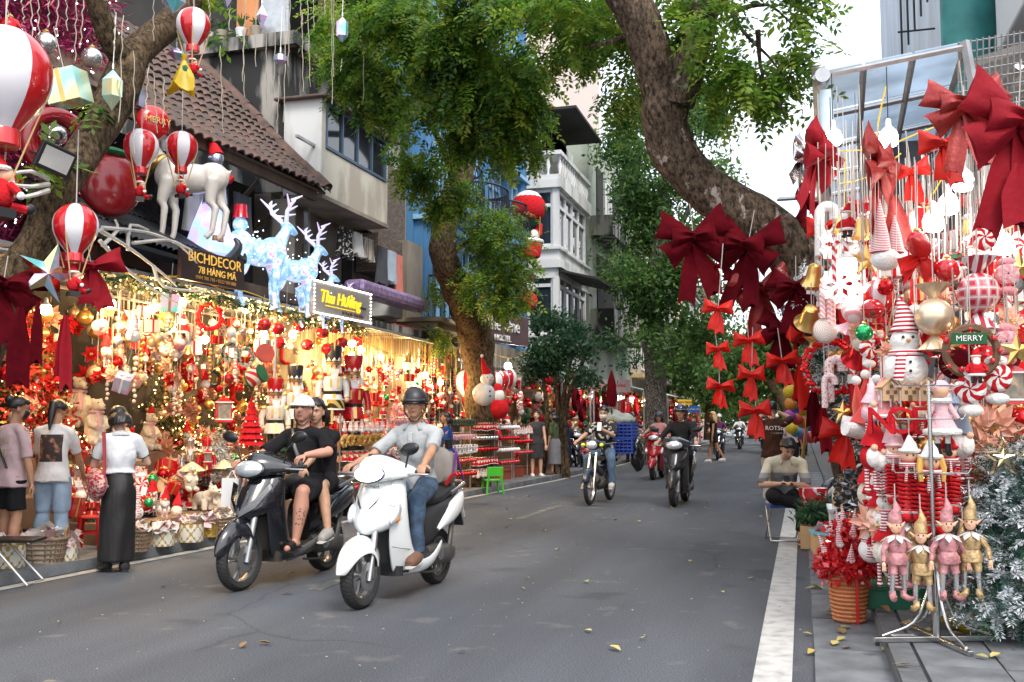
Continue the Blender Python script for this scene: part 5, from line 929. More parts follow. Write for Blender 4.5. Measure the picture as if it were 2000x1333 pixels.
MB().add([r0,r1,r1+up,r0+up,r0+V((0,0,-.05)),r1+V((0,0,-.05)),r1+up+V((0,0,-.05)),r0+up+V((0,0,-.05))],[(0,1,2,3),(7,6,5,4),(0,4,5,1),(1,5,6,2),(2,6,7,3)]).build('deck',BT,t,smooth=False)
pm=MB();pm.loft([[V((.055*cos(a),0,.05*sin(a)))for a in[pi*j/6 for j in range(7)]],[V((.05*cos(a),.3,.045*sin(a)))for a in[pi*j/6 for j in range(7)]]],closed=False);pmesh=pm.build('roof_tile',BT,mesh_only=True);un=up.normalized();rxv=(r1-r0).normalized();rn=rxv.cross(un);rn=rn if rn.z>0 else-rn;Q=M((rxv,un,rn)).transposed()
for i in range(24):
 for k in range(5):o=link('roof_tile',pmesh,t);o.matrix_world=M.Translation(r0+rxv*(.06+i*.108)+un*(k*.27)+rn*(.02+.012*(k%2)))@Q.to_4x4()
P_,r_=spline([r1+up,r1+up*.5,r1+V((.03,.1,.05)),r1+V((.1,.3,.16)),r1+V((.1,.42,.32)),r1+V((.06,.38,.4))],[.07,.08,.085,.07,.05,.02],.05);MB().tube(P_,r_,10).build('hip_ridge',BT,t);P_,r_=spline([r1+V((.1,.32,.18)),r1+V((.16,.45,.12)),r1+V((.14,.5,.22))],[.06,.045,.015],.05);MB().tube(P_,r_,8).build('ridge_scroll',BT,t)
t=thing('white_branches','spread of bare white painted branches over the stall front','branches');WB=mat('white painted twig',(.62,.6,.55),.6,var=.15)
for pts in([(195,450),(260,490),(330,545),(345,560)],[(195,470),(240,520),(290,560),(360,600)],[(200,445),(290,455),(350,480),(385,515)],[(250,490),(255,440),(290,450)],[(200,480),(230,450),(225,430)],[(300,520),(320,560),(400,570)],[(210,500),(190,530),(200,560)],[(95,350),(60,335),(20,340)],[(95,360),(60,365),(15,360)],[(95,372),(50,385),(10,375)],[(260,475),(330,470),(375,490)]):
 Xb=-6.5 if pts[0][0]>150 else-5.8;P_,r_=spline([AX(x,y,Xb)for x,y in pts],[.022,.017,.012,.007][:len(pts)],.1);MB().tube(P_,r_,6).build('branch',WB,t)
def deer(s,mats,head=0.,name='body',antl=True,vox=.02):
 """standing reindeer facing +X, feet at z=0, height about 1.3*s"""
 b=MB();b.ell((0,0,.8),(.4,.19,.2),14,10);b.ell((.24,0,.84),(.23,.18,.23),12,10);b.ell((-.27,0,.82),(.22,.175,.2),12,10);b.tube([(.3,0,.9),(.42,0,1.08),(.5,0,1.22)],[.13,.095,.075],10);b.tube([(.46,0,1.28),(.58,0,1.24),(.7,0,1.17)],[.085,.07,.045],10)
 for sx,xs in((1,.27),(-1,-.3)):
  for sy in(-1,1):y=sy*.085;k=.05*sy;b.tube([(xs,y,.78),(xs+(.02 if sx>0 else-.02)+k,y,.48),(xs+(-.02 if sx>0 else-.09)+k,y,.4),(xs+k+(.0 if sx>0 else-.05),y,.1),(xs+k+.03,y,.02)],[.11,.066,.05,.038,.044],9)
 for sy in(-1,1):b.tube([(.46,sy*.05,1.3),(.4,sy*.15,1.36)],[.035,.008],6)
 b.tube([(-.44,0,.85),(-.52,0,.92)],[.05,.012],6)
 m=blob(b,mats,vox,3,name='body')
 a=MB()
 for sy in(-1,1):
  a.tube([(.45,sy*.05,1.33),(.36,sy*.16,1.45),(.38,sy*.22,1.55),(.48,sy*.2,1.62)],[.034,.03,.024,.008],7)
  for p0,p1 in(((.36,sy*.16,1.45),(.52,sy*.2,1.55)),((.37,sy*.2,1.52),(.24,sy*.28,1.66)),((.38,sy*.22,1.6),(.5,sy*.32,1.68)),((.4,sy*.1,1.4),(.56,sy*.12,1.44))):a.tube([p0,p1],[.026,.008],6)
 return m,a
DW=mat('pearl white gloss',(.66,.62,.56),.2,var=.1,scale=3,coat=.5);t=thing('white_reindeer','glossy pearl white toy reindeer standing on the black tiled roof','toy reindeer',AX(370,470,-6.9)+V((0,0,0)),R(200));t.scale=(.92,)*3;m_,a_=deer(1,DW);link('body',m_,t);b=MB()
for x,y in((.3,.13),(.25,-.13),(-.33,.05),(-.38,-.1)):b.tube([(x,y*.9,.0),(x,y*.9,.06)],[.035,.03],8)
b.build('hooves',mat('gold brown hoof',(.25,.13,.04),.4),t);a_.build('antlers',GOLD,t);MB().lathe([(.14,0),(.15,.03),(.13,.06)],16,(.38,0,.98),(1,0,.8)).build('collar',GOLD,t)
LED=mat('lit iridescent film',(.2,.35,.6),.25,var=0,col2=(.6,.3,.6),scale=9,thr=(.4,.66),emis='self',es=.55,film=500,coat=.3,detail=3)
nt=LED.node_tree;rp2=[n for n in nt.nodes if n.type=='VALTORGB'][0].color_ramp;e=rp2.elements.new(.5);e.color=(.3,.55,.72,1);e=rp2.elements.new(.58);e.color=(.68,.7,.85,1)
for i,(px,py,s,rz,lb)in enumerate([(505,652,.98,R(72),'largest of the glowing iridescent reindeer above the stall'),(575,668,.86,R(66),'second largest glowing iridescent reindeer, close behind the largest one'),(612,690,.66,R(60),'third glowing iridescent reindeer above the stall'),(655,700,.5,R(64),'smallest glowing iridescent reindeer, next to the lit script sign')]):
 t=thing('glowing_reindeer',lb,'light up reindeer',AX(px,py-48,-6.85),rz,'glowing reindeer over the left stall',s*.95);m_,a_=deer(1,LED,vox=.035);link('body',m_,t);a_.build('antlers',mat('lit pale film',(.55,.7,.9),.25,var=0,col2=(.75,.5,.8),scale=8,emis='self',es=.5),t);lights('led_points',t,[(random.gauss(0,.24),random.gauss(0,.13),.85+random.gauss(0,.13))for k in range(120)],.010,mat('blue white led',(.6,.8,1),.4,var=0,emis=(.7,.85,1),es=6))
t=thing('glowing_cone_tree','glowing pink blue iridescent cone tree behind the white reindeer','light up tree',AX(410,500,-7.1));MB().lathe([(.34,0),(.22,.4),(.02,.95)],12).build('cone',mat('lit pink film',(.5,.25,.55),.3,var=0,col2=(.2,.45,.7),scale=5,emis='self',es=1.2),t,smooth=False)
t=thing('glowing_snowman','small glowing snowman figure in a clear red hat above the stall','light up snowman',AX(468,500,-7.1));MB().ell((0,0,.18),.17,14,10).build('body',LED,t);MB().ell((0,0,.42),.1,12,8).build('head',LED,t);b=MB();b.lathe([(.085,.5),(.11,.5),(.1,.52),(.085,.68)],16);b.build('hat',mat('clear red plastic',(.5,.01,.03),.2,coat=.4),t)
t=thing('tinsel_santa','sparkling silver and red tinsel figure by the tiled roof eave','figure',AX(420,400,-7.0));SQ=mat('silver holographic tinsel',(.6,.6,.65),.25,metal=.8,col2=(.4,.5,.8),scale=50,thr=(.4,.6));MB().lathe([(.16,0),(.12,.3),(.06,.5)],16).build('robe',SQ,t);MB().ell((0,0,.58),.1,12,8).build('head',SQ,t);MB().tube([(0,0,.62),(-.05,0,.75),(-.12,0,.8)],[.1,.06,.02],10).build('hat',FELT,t);MB().tube([(.05,0,.42),(.2,.05,.3)],[.06,.05],8).build('arm',FELT,t)
for px,py,s,lb in((110,280,.55,'large glossy red arch shaped decoration behind the floodlight'),(215,360,.7,'red foil gift shaped decoration behind the forked trunk'),(300,240,.4,'round red greeting sign behind the middle balloons')):
 t=thing('red_decoration',lb,'decoration',AX(px,py,-7.0),1.1);b=MB();rm=RED if px==300 else mat('deep red gloss',(.2,.004,.008),.2,coat=.5);torus(b,s*.5,s*.16,24,10)if px<200 else b.ell((0,0,0),(s*.5,.1,s*.5),20,12);b.build('body',rm,t)
 if px==215:b=MB();b.ell((0,0,s*.5),(.2,.1,.05),10,6);b.build('leaf_top',GREEN,t)
 if px==300:text('lettering','MERRY',.1,GOLD,t,(0,-.11,0),(pi/2,0,0))
SB=mat('dark brown sign board',(.03,.016,.014),.5,var=.1);GL=mat('gold sign lettering',(.72,.42,.08),.5,var=.05,emis=(.72,.42,.08),es=.25)
c0=AX(415,527,-6.55);t=thing('brown_shop_sign','dark brown shop sign with gold lettering tilted above the stall','sign',c0,rot=(0,R(0),pi/2-.1));MB().box((0,0,0),(1.12,.05,.36)).build('board',SB,t,smooth=False)
text('lettering','BICHDECOR',.17,GL,t,(.02,-.03,.09),(pi/2,0,0));text('lettering','78 HÀNG MÃ',.115,GL,t,(.06,-.03,-.045),(pi/2,0,0));text('lettering','0904 786 716 • 0333 909 888',.06,mat('dim gold lettering',(.35,.2,.05),.5),t,(.04,-.03,-.13),(pi/2,0,0))
c0=AX(668,592,-6.6);t=thing('lit_script_sign','pale sign with yellow script lettering framed by small bulbs','sign',c0,rot=(0,0,pi/2-.05));MB().box((0,0,0),(1.75,.06,.46)).build('board',mat('pale grey sign board',(.42,.38,.36),.5,var=.08),t,smooth=False)
text('lettering','Thu Hường',.26,mat('lit yellow lettering',(1,.75,.05),.4,var=0,emis=(1,.7,.03),es=.6),t,(-.1,-.04,.02),(pi/2,0,0),.01,shear=.25);text('lettering','Decor',.07,BROWN,t,(.62,-.04,-.02),(pi/2,0,0));text('lettering','83 Hàng Mã - Hoàn Kiếm',.065,BROWN,t,(.28,-.04,-.16),(pi/2,0,0));MB().box((-.1,-.034,-.1),(.9,.01,.012)).build('underline',mat('lit yellow lettering'),t)
lights('frame_bulbs',t,[(x*.875,-.04,.23*s)for s in(-1,1)for x in np.linspace(-1,1,34)]+[(s*.87,-.04,z)for s in(-1,1)for z in np.linspace(-.22,.22,9)],.013,LITW)
P(thing('purple_cloth','bundle of lilac shiny cloth lying over the ledge behind the script sign','cloth'),'roll',mat('lilac shiny film',(.4,.28,.5),.3,metal=.3,var=.4,scale=12),(-7.3,-6.9,15,18.1,3.5,3.75),bevel=.08)
def nutcracker(loc,h,rz,label,coat,hatm,legm,trim=WPL,drum=False,beard=True,crown=False):
 t=thing('nutcracker',label,'nutcracker',loc,rz,'nutcrackers in the left stall',h);b=MB();b.lathe([(.13,0),(.14,.01),(.14,.05),(.12,.06)],16);b.build('base',BLACK,t)
 for s in(-1,1):b=MB();b.tube([(s*.05,0,.06),(s*.05,0,.2)],.036,10,1);b.tube([(s*.05,0,.2),(s*.05,0,.37)],.034,10);b.ell((s*.05,-.03,.075),(.036,.06,.025),10,6,None,1);b.build('leg',[legm,BLACK],t)
 b=MB();b.lathe([(.135,.34),(.115,.45),(.1,.475),(.1,.5),(.125,.62),(.12,.67),(.05,.69)],18);b.build('coat',coat,t);b=MB();b.lathe([(.105,.47),(.108,.475),(.108,.505),(.103,.51)],18);b.box((0,-.108,.49),(.04,.012,.04));b.build('belt',BLACK,t);b=MB();b.box((0,-.118,.41),(.035,.012,.13),M.Rotation(-.16,3,'X'));b.box((-.045,-.113,.6),(.02,.02,.1));b.box((.045,-.113,.6),(.02,.02,.1));b.build('trim',GOLD if coat is not WPL else mat('yellow paint',(.7,.48,.05),.5),t)
 for s in(-1,1):b=MB();b.tube([(s*.135,0,.65),(s*.165,-.005,.54),(s*.165,-.02,.44)],[.042,.036,.034],10);b.build('arm',coat,t);b=MB();b.ell((s*.165,-.03,.41),.034,10,8);b.build('hand',FLESH,t);b=MB();b.lathe([(.06,-.015),(.055,.01),(.02,.02)],12,(s*.14,0,.67));b.build('epaulette',GOLD,t)
 b=MB();b.lathe([(.05,.68),(.072,.7),(.078,.76),(.076,.82),(.06,.83)],16);b.ell((0,-.08,.765),(.014,.018,.02),8,6);b.build('head',FLESH,t);b=MB()
 for s in(-1,1):b.ell((s*.03,-.073,.79),(.011,.007,.009),8,6);b.box((s*.03,-.075,.808),(.03,.008,.007))
 b.build('eyes',BLACK,t)
 if beard:b=MB();b.prism([(-.05,.745),(.05,.745),(.035,.67),(0,.58),(-.035,.67)],.03,None,(0,-.095,0));b.tube([(-.06,-.085,.765),(-.03,-.1,.745),(0,-.1,.755),(.03,-.1,.745),(.06,-.085,.765)],[.006,.012,.009,.012,.006],6);b.build('beard',WHITE,t)
 b=MB()
 for s in(-1,1):b.tube([(s*.075,.01,.82),(s*.085,.0,.72)],[.018,.026],8)
 b.ell((0,.03,.76),(.08,.06,.07),12,8);b.build('hair',WHITE,t)
 if crown:b=MB();b.lathe([(.078,.82),(.085,.84),(.085,.88),(.1,.95),(.07,1.0),(.02,1.03)],18);b.ell((0,0,1.04),.016,8,6);b.build('hat',hatm,t)
 else:
  MB().lathe([(.08,.82),(.085,.83),(.105,1.02),(.1,1.035),(.03,1.05)],18).build('hat',hatm,t);b=MB();b.lathe([(.082,.822),(.088,.825),(.09,.845),(.084,.85)],18);b.ell((0,-.1,1.03),(.012,.01,.06),8,6);b.build('hat_band',GOLD,t);b=MB()
  for i in range(9):a=2*pi*i/9;q=M.Rotation(a,3,'Z');b.add([q@V(p)for p in((-.03,-.092,.86),(0,-.097,.9),(.03,-.092,.86))]+[q@V((0,-.09,.85))],[(0,1,2),(0,2,3)])
  b.build('hat_points',trim,t,solid=.004)
 if drum:b=MB();b.lathe([(.1,0),(.1,.1)],18,(0,-.2,.3));b.build('drum',stripes('drum diamonds',(.02,.015,.01),(.6,.42,.08),6,'D'),t);b=MB();b.lathe([(.104,.1),(.106,.115),(.09,.118)],18,(0,-.2,.3));b.lathe([(.106,-.012),(.104,.004)],18,(0,-.2,.3));b.build('drum_rim',WPL,t)
 return t
RZN=R(38)
DKHAT=mat('black shako',(.02,.02,.025),.4);LEGS=stripes('red black stripes',(.3,.01,.015),(.03,.01,.012),20,'X')
def nut(px,pytop,pybot,X,*a,**k):
 p=AX(px,pybot,X);z1=AX(px,pytop,X).z;nutcracker((p.x,p.y,p.z),(z1-p.z)/1.06,RZN,*a,**k)
nut(656,668,800,-7.0,'tall red coated nutcracker with a white toothed hat, left of the drummer',FELT,RED,BLACK)
nut(712-24,690,880,-6.75,'tallest red coated nutcracker in a red hat with striped trousers',RED,RED,LEGS)
nut(648,672,850,-6.9,'white coated drummer nutcracker in a black hat',WPL,DKHAT,mat('black gold leg',(.05,.04,.02),.4),drum=True)
nut(575,710,870,-6.95,'white coated nutcracker in a black diamond hat above the capped rider',WPL,DKHAT,mat('black gold leg'))
nut(535,735,900,-6.9,'slim white bearded nutcracker in a tilted red hat beside the red felt tree',FURC,RED,BLACK)
nut(660,790,890,-6.7,'small red nutcracker with a dome hat right behind the rider',RED,mat('dark red lacquer',(.3,.01,.01),.2),RED,crown=True);nut(612,780,880,-6.8,'small red nutcracker half hidden by the white cap',RED,mat('dark red lacquer'),RED,crown=True)
nut(402,850,950,-7.2,'small red nutcracker with a tall crown beside the silver one',RED,RED,RED,crown=True);nut(370,850,950,-7.4,'small silver nutcracker with a pale crown',SILV,SILV,SILV,crown=True)
nut(178,950,1035,-7.3,'small striped hat nutcracker standing by the stool',FELT,STRP,GREEN);nut(150,900,1040,-7.5,'pale silver nutcracker beside the woman in jeans',SILV,SILV,SILV,crown=True);nut(300,960,1010,-7.0,'tiny silver nutcracker right of the black skirt',SILV,SILV,SILV,crown=True)
p=AX(500,735,-6.95);t=thing('toy_drum','red toy drum with white triangles hanging left of the nutcrackers','drum',p,rot=(1.2,0,1.6));MB().lathe([(.12,-.09),(.12,.09)],20).build('shell',stripes('drum triangles',(.7,.68,.62),(.5,.02,.02),5,'D'),t);b=MB();b.lathe([(.125,.085),(.128,.11),(.118,.112)],20);b.lathe([(.118,-.112),(.128,-.11),(.125,-.085)],20);b.build('rim',GREEN,t);MB().lathe([(.0,.1),(.117,.104)],20).build('skin',FELT,t)
t=thing('round_red_box','round flat red lid hanging above the toy drum','box',AX(518,690,-6.95),rot=(1.3,0,.9));MB().lathe([(.0,-.02),(.13,-.02),(.13,.02),(.0,.024)],24).build('lid',mat('matt brick red card',(.38,.05,.03),.7),t)
def lantern(loc,s,rz,label):
 t=thing('toy_lantern',label,'lantern',loc,rz,'red lanterns in the left stall',s);P(t,'base',RED,(-.1,.1,-.1,.1,0,.03));P(t,'base_band',WPL,(-.105,.105,-.105,.105,.03,.045));b=MB()
 for x in(-1,1):
  for y in(-1,1):b.bx(x*.09-.008,x*.09+.008,y*.09-.008,y*.09+.008,.045,.26)
 b.build('frame',RED,t,smooth=False);P(t,'glass',mat('lantern glass',(.5,.45,.35),.1,var=.3,scale=20,trans=.6),(-.085,.085,-.085,.085,.046,.258));P(t,'scene',FURC,(-.03,.03,-.03,.03,.05,.16));b=MB();b.box((0,0,.29),(.23,.23,.06),None,0,.35);b.ell((0,0,.335),.025,8,6);b.build('roof',RED,t,smooth=False);MB().box((0,0,.263),(.24,.24,.012)).build('eave',WPL,t,smooth=False);MB().tube([(0,0,.34),(0,0,.95)],.004,4).build('string',STRING,t)
lantern(AX(436,825,-7.0),.95,.7,'red and white toy lantern with a glazed scene hanging over the small nutcrackers');lantern(AX(405,905,-7.1),.5,.7,'little round red toy lantern between small nutcrackers')
def bear(loc,s,rz,label,up=True,scarf=KNITR,grp='plush polar bears in the left stall',hatq=False):
 t=thing('plush_bear',label,'plush bear',loc,rz,grp,s);b=MB()
 if up:
  b.ell((0,0,.3),(.19,.2,.28),14,10);b.ell((0,.0,.52),(.13,.14,.16),12,10);hx,hz=(.06,.74)
  for q in(-1,1):b.tube([(.02,q*.14,.52),(.12,q*.16,.38),(.2,q*.1,.34)],[.07,.065,.055],10);b.tube([(.02,q*.1,.12),(.18,q*.13,.06)],[.1,.07],10);b.ell((.24,q*.13,.07),(.06,.06,.075),10,8)
 else:
  b.ell((0,0,.34),(.34,.17,.19),14,10);b.ell((.2,0,.4),(.18,.15,.17),12,8);hx,hz=(.44,.58);b.tube([(.25,0,.44),(.42,0,.56)],[.13,.1],10)
  for x in(.2,-.2):
   for q in(-1,1):b.tube([(x,q*.09,.32),(x+.03,q*.1,.05)],[.09,.07],10)
 b.ell((hx,0,hz),(.125,.115,.115),14,10);b.tube([(hx+.06,0,hz-.015),(hx+.2,0,hz-.04)],[.075,.05],10)
 for q in(-1,1):b.ell((hx-.03,q*.085,hz+.095),(.025,.04,.042),8,6)
 link('body',blob(b,FURC,.016,3),t);b=MB();b.ell((hx+.245,0,hz-.03),(.018,.026,.02),8,6)
 for q in(-1,1):b.ell((hx+.095,q*.06,hz+.045),.013,8,6)
 b.build('face',BLACK,t)
 if scarf:b=MB();torus(b,.12,.032,18,8,(hx-.05,0,hz-.13),'Z');b.tube([(hx+.07,-.04,hz-.13),(hx+.14,-.06,hz-.25),(hx+.13,-.06,hz-.45)],[.04,.045,.05],8,0,True,.3);b.build('scarf',scarf,t)
 if hatq:b=MB();hat(b,hz+.09,.09,.2);b.T=None;b.v=[(x+hx-.02,y,z)for x,y,z in b.v];b.build('hat',[FELT,WHITE],t)
 return t
def bearp(px,py,X,s,rz,label,**k):return bear(AX(px,py,X),s,rz,label,**k)
bearp(150,835,-8.1,.68,-.35,'tallest cream plush bear in a knitted scarf, rearmost of the bear group');bearp(185,870,-7.8,.62,-.3,'cream plush bear with a long snowflake scarf in the middle of the bear group');bearp(232,885,-7.9,.56,-.2,'cream plush bear hugging a broom beside the woman in white');bearp(290,880,-8.1,.56,-.2,'cream plush bear in a red hat behind the woman in white',hatq=True);bearp(105,880,-7.9,.5,-.3,'small cream plush bear beside the ponytailed woman')
bearp(395,1000,-6.95,.46,-.35,'white polar bear figure leaning forward beside the penguin',up=False,scarf=None);bearp(455,1003,-6.9,.44,-.3,'white polar bear figure carrying a cub on its back',up=False,scarf=None);bearp(425,1003,-6.75,.34,-.6,'small sitting bear cub, left of the pair in front',scarf=None);bearp(447,1005,-6.7,.34,-.4,'small sitting bear cub, right of the pair in front',scarf=None);bearp(372,960,-7.0,.36,-.5,'sitting white bear figure beneath a small parasol',scarf=None);bearp(440,950,-7.1,.36,-.5,'white bear figure beneath a thatched parasol',scarf=None)
for px,py,lb in((375,920,'left'),(437,915,'right')):t=thing('bear_parasol','straw parasol over the white bear figure on the %s'%lb,'parasol',AX(px,py,-7.05));MB().lathe([(.17,0),(.1,.05),(.015,.11)],8).build('canopy',mat('straw',(.6,.48,.3),.9,var=.2),t,smooth=False);MB().tube([(0,0,-.36),(0,0,.05)],.012,6).build('pole',WOODL,t)
P(st_,'display_platform',mat('plain boards',(.2,.12,.07),.8),(-9.2,-6.75,8.9,13.9,.1,.32));P(st_,'display_platform',mat('plain boards'),(-9.2,-7.5,6.5,14.2,.32,.62));P(st_,'display_platform',mat('plain boards'),(-9.2,-7.9,6.5,14.4,.62,1.0));P(st_,'display_platform',mat('plain boards'),(-8.6,-7.0,13.9,17.2,.1,.75))
for i in range(75):
 k=CW[random.choice([2,3,6,7,10,14,15,16,19,22,12,26])];px,py=ru(130,470),ru(900,1000);X=-6.85-.9*(1000-py)/100-ru(0,.3);p=AX(px,py-20,X);put(k[0],k[1],p,lab(k[2]+' set on the display boards',px,py,LANDL),'%s pieces on the display boards'%k[2].split(' ')[-1],ru(1.,1.8),(ru(-.4,.4),ru(-.4,.4),ru(0,6)),.01)
for i in range(125):
 k=CW[random.choice([3,3,6,19,19,7,15,16,6,3])];z,xa,xb=random.choice([(.32,-6.85,-7.45),(.62,-7.55,-7.85),(1.,-7.95,-8.5),(.32,-6.85,-7.45)]);sc=ru(.9,1.5);hh={'santa':.21,'gnome':.28,'snowman':.23,'house':.13,'gift':.14}[k[0]];y=ru(8.95,13.8);put(k[0],k[1],(ru(xb,xa),y,z+hh*sc),' '.join(('%s standing on the %s display step, %s'%(k[2],{.32:'lowest',.62:'middle',1.:'top'}[z],'by the printed tins' if y<9.8 else 'near the bear figures' if y<11.6 else 'toward the nutcrackers')).split()[:16]),'%s pieces standing on the steps'%k[2].split(' ')[-1],sc,(0,0,ru(.4,1.6)),.01)
PATT=mat('white and gold lattice print',(.72,.7,.62),.4,var=0);N=PATT.node_tree.nodes;L=PATT.node_tree.links;tc=N.new('ShaderNodeTexCoord');sp=N.new('ShaderNodeSeparateXYZ');at=N.new('ShaderNodeMath');at.operation='ARCTAN2';L.new(tc.outputs['Object'],sp.inputs[0]);L.new(sp.outputs[0],at.inputs[0]);L.new(sp.outputs[1],at.inputs[1])
def mth(op,a,b=None):
 n=N.new('ShaderNodeMath');n.operation=op
 for i,v in enumerate((a,b)):
  if v is None:continue
  if isinstance(v,(int,float)):n.inputs[i].default_value=v
  else:L.new(v,n.inputs[i])
 return n.outputs[0]
u_=mth('MULTIPLY',at.outputs[0],6.0);v_=mth('MULTIPLY',sp.outputs[2],36.0);su,sv=mth('COSINE',u_),mth('COSINE',v_);s1=mth('ABSOLUTE',mth('ADD',su,sv));s2=mth('ABSOLUTE',mth('MULTIPLY',mth('SINE',u_),mth('SINE',v_)));k1=mth('MAXIMUM',mth('LESS_THAN',s1,.2),mth('GREATER_THAN',mth('ADD',su,sv),1.62));k1=mth('MAXIMUM',k1,mth('GREATER_THAN',s2,.86));mx=N.new('ShaderNodeMixRGB');mx.inputs[1].default_value=(.72,.7,.62,1);mx.inputs[2].default_value=(.42,.28,.06,1);L.new(k1,mx.inputs[0]);L.new(mx.outputs[0],N['Principled BSDF'].inputs['Base Color'])
CLEARB=mat('clear cellophane',(.75,.74,.72),.1,var=.1,spec=.9,alpha=.45,coat=.5);CELL2=mat('crumpled clear wrap',(.6,.57,.53),.15,var=.25,scale=20,spec=.9,coat=.4)
def packets(par,r,n,z,ms,s=.08):
 for m in ms:
  b=MB()
  for i in range(n//len(ms)):a,q=ru(0,6.28),r*math.sqrt(random.random());rt=M.Rotation(ru(-.8,.8),3,'X')@M.Rotation(ru(-.8,.8),3,'Y')@M.Rotation(ru(0,3),3,'Z');w=s*ru(.6,1.4);b.add([rt@V(p)+V((q*cos(a),q*sin(a),z+ru(0,s)))for p in((-w,-w*.6,0),(0,-w*.5,w*.3),(w,-w*.6,0),(w*.9,w*.6,w*.1),(0,w*.7,w*.25),(-w,w*.6,0))],[(0,1,4,5),(1,2,3,4)])
  b.build('packets',m,par,kind='stuff')
def tin(px,py,d,h,label,m=PATT,ell=1.):
 p=G(px,py);t=thing('decorated_tin',label,'tin',(p.x,p.y,.02 if p.x>kerbx(p.y)else .1),.6,'printed tins along the left kerb');r=d/2
 MB().lathe([(r*.97,0),(r,.01),(r,h-.015)],28,cap=False).build('wall',m,t);MB().lathe([(r*1.02,h-.02),(r*1.03,h-.01),(r*1.02,h),(r*.94,h),(r*.94,h-.02)],28,cap=False).build('rim',GOLD,t);MB().lathe([(0,h-.08),(r*.96,h-.08)],20,cap=False).build('inside',DARKIN,t);packets(t,r*.8,30,h-.05,[CLEARB,CELL2,PPINK]);return t
GFOIL=mat('crinkled gold tin',(.6,.4,.1),.35,metal=.8,var=.4,scale=30,bump=.8,bscale=40)
tin(317,1085,.235,.2,'white and gold printed tin right of the black skirt, packed with clear bags');tin(372,1076,.27,.215,'wider white and gold printed tin next to the plain gold tin');tin(407,1066,.2,.2,'crinkled plain gold tin at the end of the row',GFOIL);tin(127,1115,.22,.19,'white and gold printed tin left of the black skirt');tin(18,1130,.26,.22,'white and gold tin behind the folding stool at the left edge')
WICK=mat('grey brown wicker',(.2,.14,.09),.85,var=.35,scale=20)
def basket(px,py,w,d,h,rz,label):
 p=G(px,py);t=thing('wicker_basket',label,'basket',(p.x,p.y,.1 if p.x<kerbx(p.y)else .01),rz,'wicker baskets along the left kerb');n=26;el=lambda a,k,z:V((w/2*k*math.copysign(abs(cos(a))**.6,cos(a)),d/2*k*math.copysign(abs(sin(a))**.6,sin(a)),z));b=MB()
 for i in range(n):a=2*pi*i/n;b.tube([el(a,.82,0),el(a,.93,h*.5),el(a,1,h)],.009,4)
 for k in range(6):z=h*k/5;kk=.82+.18*k/5;b.tube([el(2*pi*i/n,kk+.015*(-1)**(i+k),z)for i in range(n+1)],.011,5)
 b.build('weave',WICK,t,kind='stuff');MB().tube([el(2*pi*i/30,1.0,h)for i in range(31)],.018,6).build('rim',WICK,t)
 MB().loft([[el(2*pi*i/n,.78,.01)for i in range(n)],[el(2*pi*i/n,.92,h*.93)for i in range(n)]]).build('liner',mat('cream packing',(.5,.45,.38),.9,var=.2,scale=14),t);packets(t,w*.36,34,h*.92,[CLEARB,CELL2,FURC,PPINK])
 for s in(-1,1):MB().tube([V((s*w*.47,-.06,h)),V((s*w*.48,-.05,h+.07)),V((s*w*.48,0,h+.1)),V((s*w*.48,.05,h+.07)),V((s*w*.47,.06,h))],.011,6).build('handle',mat('tan handle',(.3,.18,.08),.8),t)
basket(82,1120,.42,.32,.22,.5,'grey wicker basket with two handles between the tins on the left');basket(262,1095,.3,.26,.2,.4,'dark wicker basket just behind the black skirt');basket(443,1055,.34,.26,.2,.5,'wicker basket between the gold tin and the black scooter');basket(30,1085,.5,.34,.2,.4,'wicker basket of packets at the left edge, in front of the woman in pink');basket(330,1030,.4,.3,.2,.5,'wicker tray of packets behind the printed tins');basket(395,1035,.42,.3,.18,.5,'wicker tray of pink packets behind the gold tin')
def stool(loc,m,s,label,grp='plastic stools'):
 t=thing('plastic_stool',label,'stool',loc,.5,grp,s);MB().box((0,0,.43),(.27,.27,.03),None,0,.94).build('seat',m,t,bevel=.01,smooth=False)
 for x in(-1,1):
  for y in(-1,1):MB().tube([(x*.11,y*.11,.42),(x*.15,y*.15,0)],[.028,.034],6).build('leg',m,t)
 for a in range(4):q=M.Rotation(a*pi/2,3,'Z');MB().box(q@V((0,.13,.22)),(.24,.012,.03),q).build('stretcher',m,t)
RPL=mat('red plastic',(.5,.012,.015),.35,var=.05);stool((AX(175,1075,-7.0).x,AX(175,1075,-7.0).y,.1),RPL,.75,'red plastic stool beside the black skirt under the display');p=G(937,958);stool((p.x,p.y,.1),RPL,.7,'low red plastic stool by the green chair')
p=G(962,965);t=thing('green_chair','small bright green plastic chair at the kerb','chair',(p.x,p.y,0.0),R(215));GPL=mat('bright green plastic',(.06,.42,.03),.35,var=.06)
P(t,'seat',GPL,(-.16,.16,-.16,.16,.25,.28),bevel=.008)
for x in(-1,1):
 for y in(-1,1):MB().tube([(x*.14,y*.14,.26),(x*.17,y*.17,0)],[.02,.022],6).build('leg',GPL,t)
b=MB();b.bx(-.16,.16,.14,.17,.34,.52);b.bx(-.15,-.1,.14,.165,.27,.35);b.bx(.1,.15,.14,.165,.27,.35);b.build('backrest',GPL,t,smooth=False,bevel=.008)
t=thing('folding_stool','folding metal stool with a black seat at the lower left edge','stool',(*G(30,1140)[:2],0.0),.3);P(t,'seat',BLACK,(-.2,.2,-.14,.14,.36,.39),bevel=.01)
for s in(-1,1):MB().tube([(-.16,s*.13,.36),(.17,s*.15,.01),(.17,-s*.15,.01)],.01,6).build('leg',METALG,t)
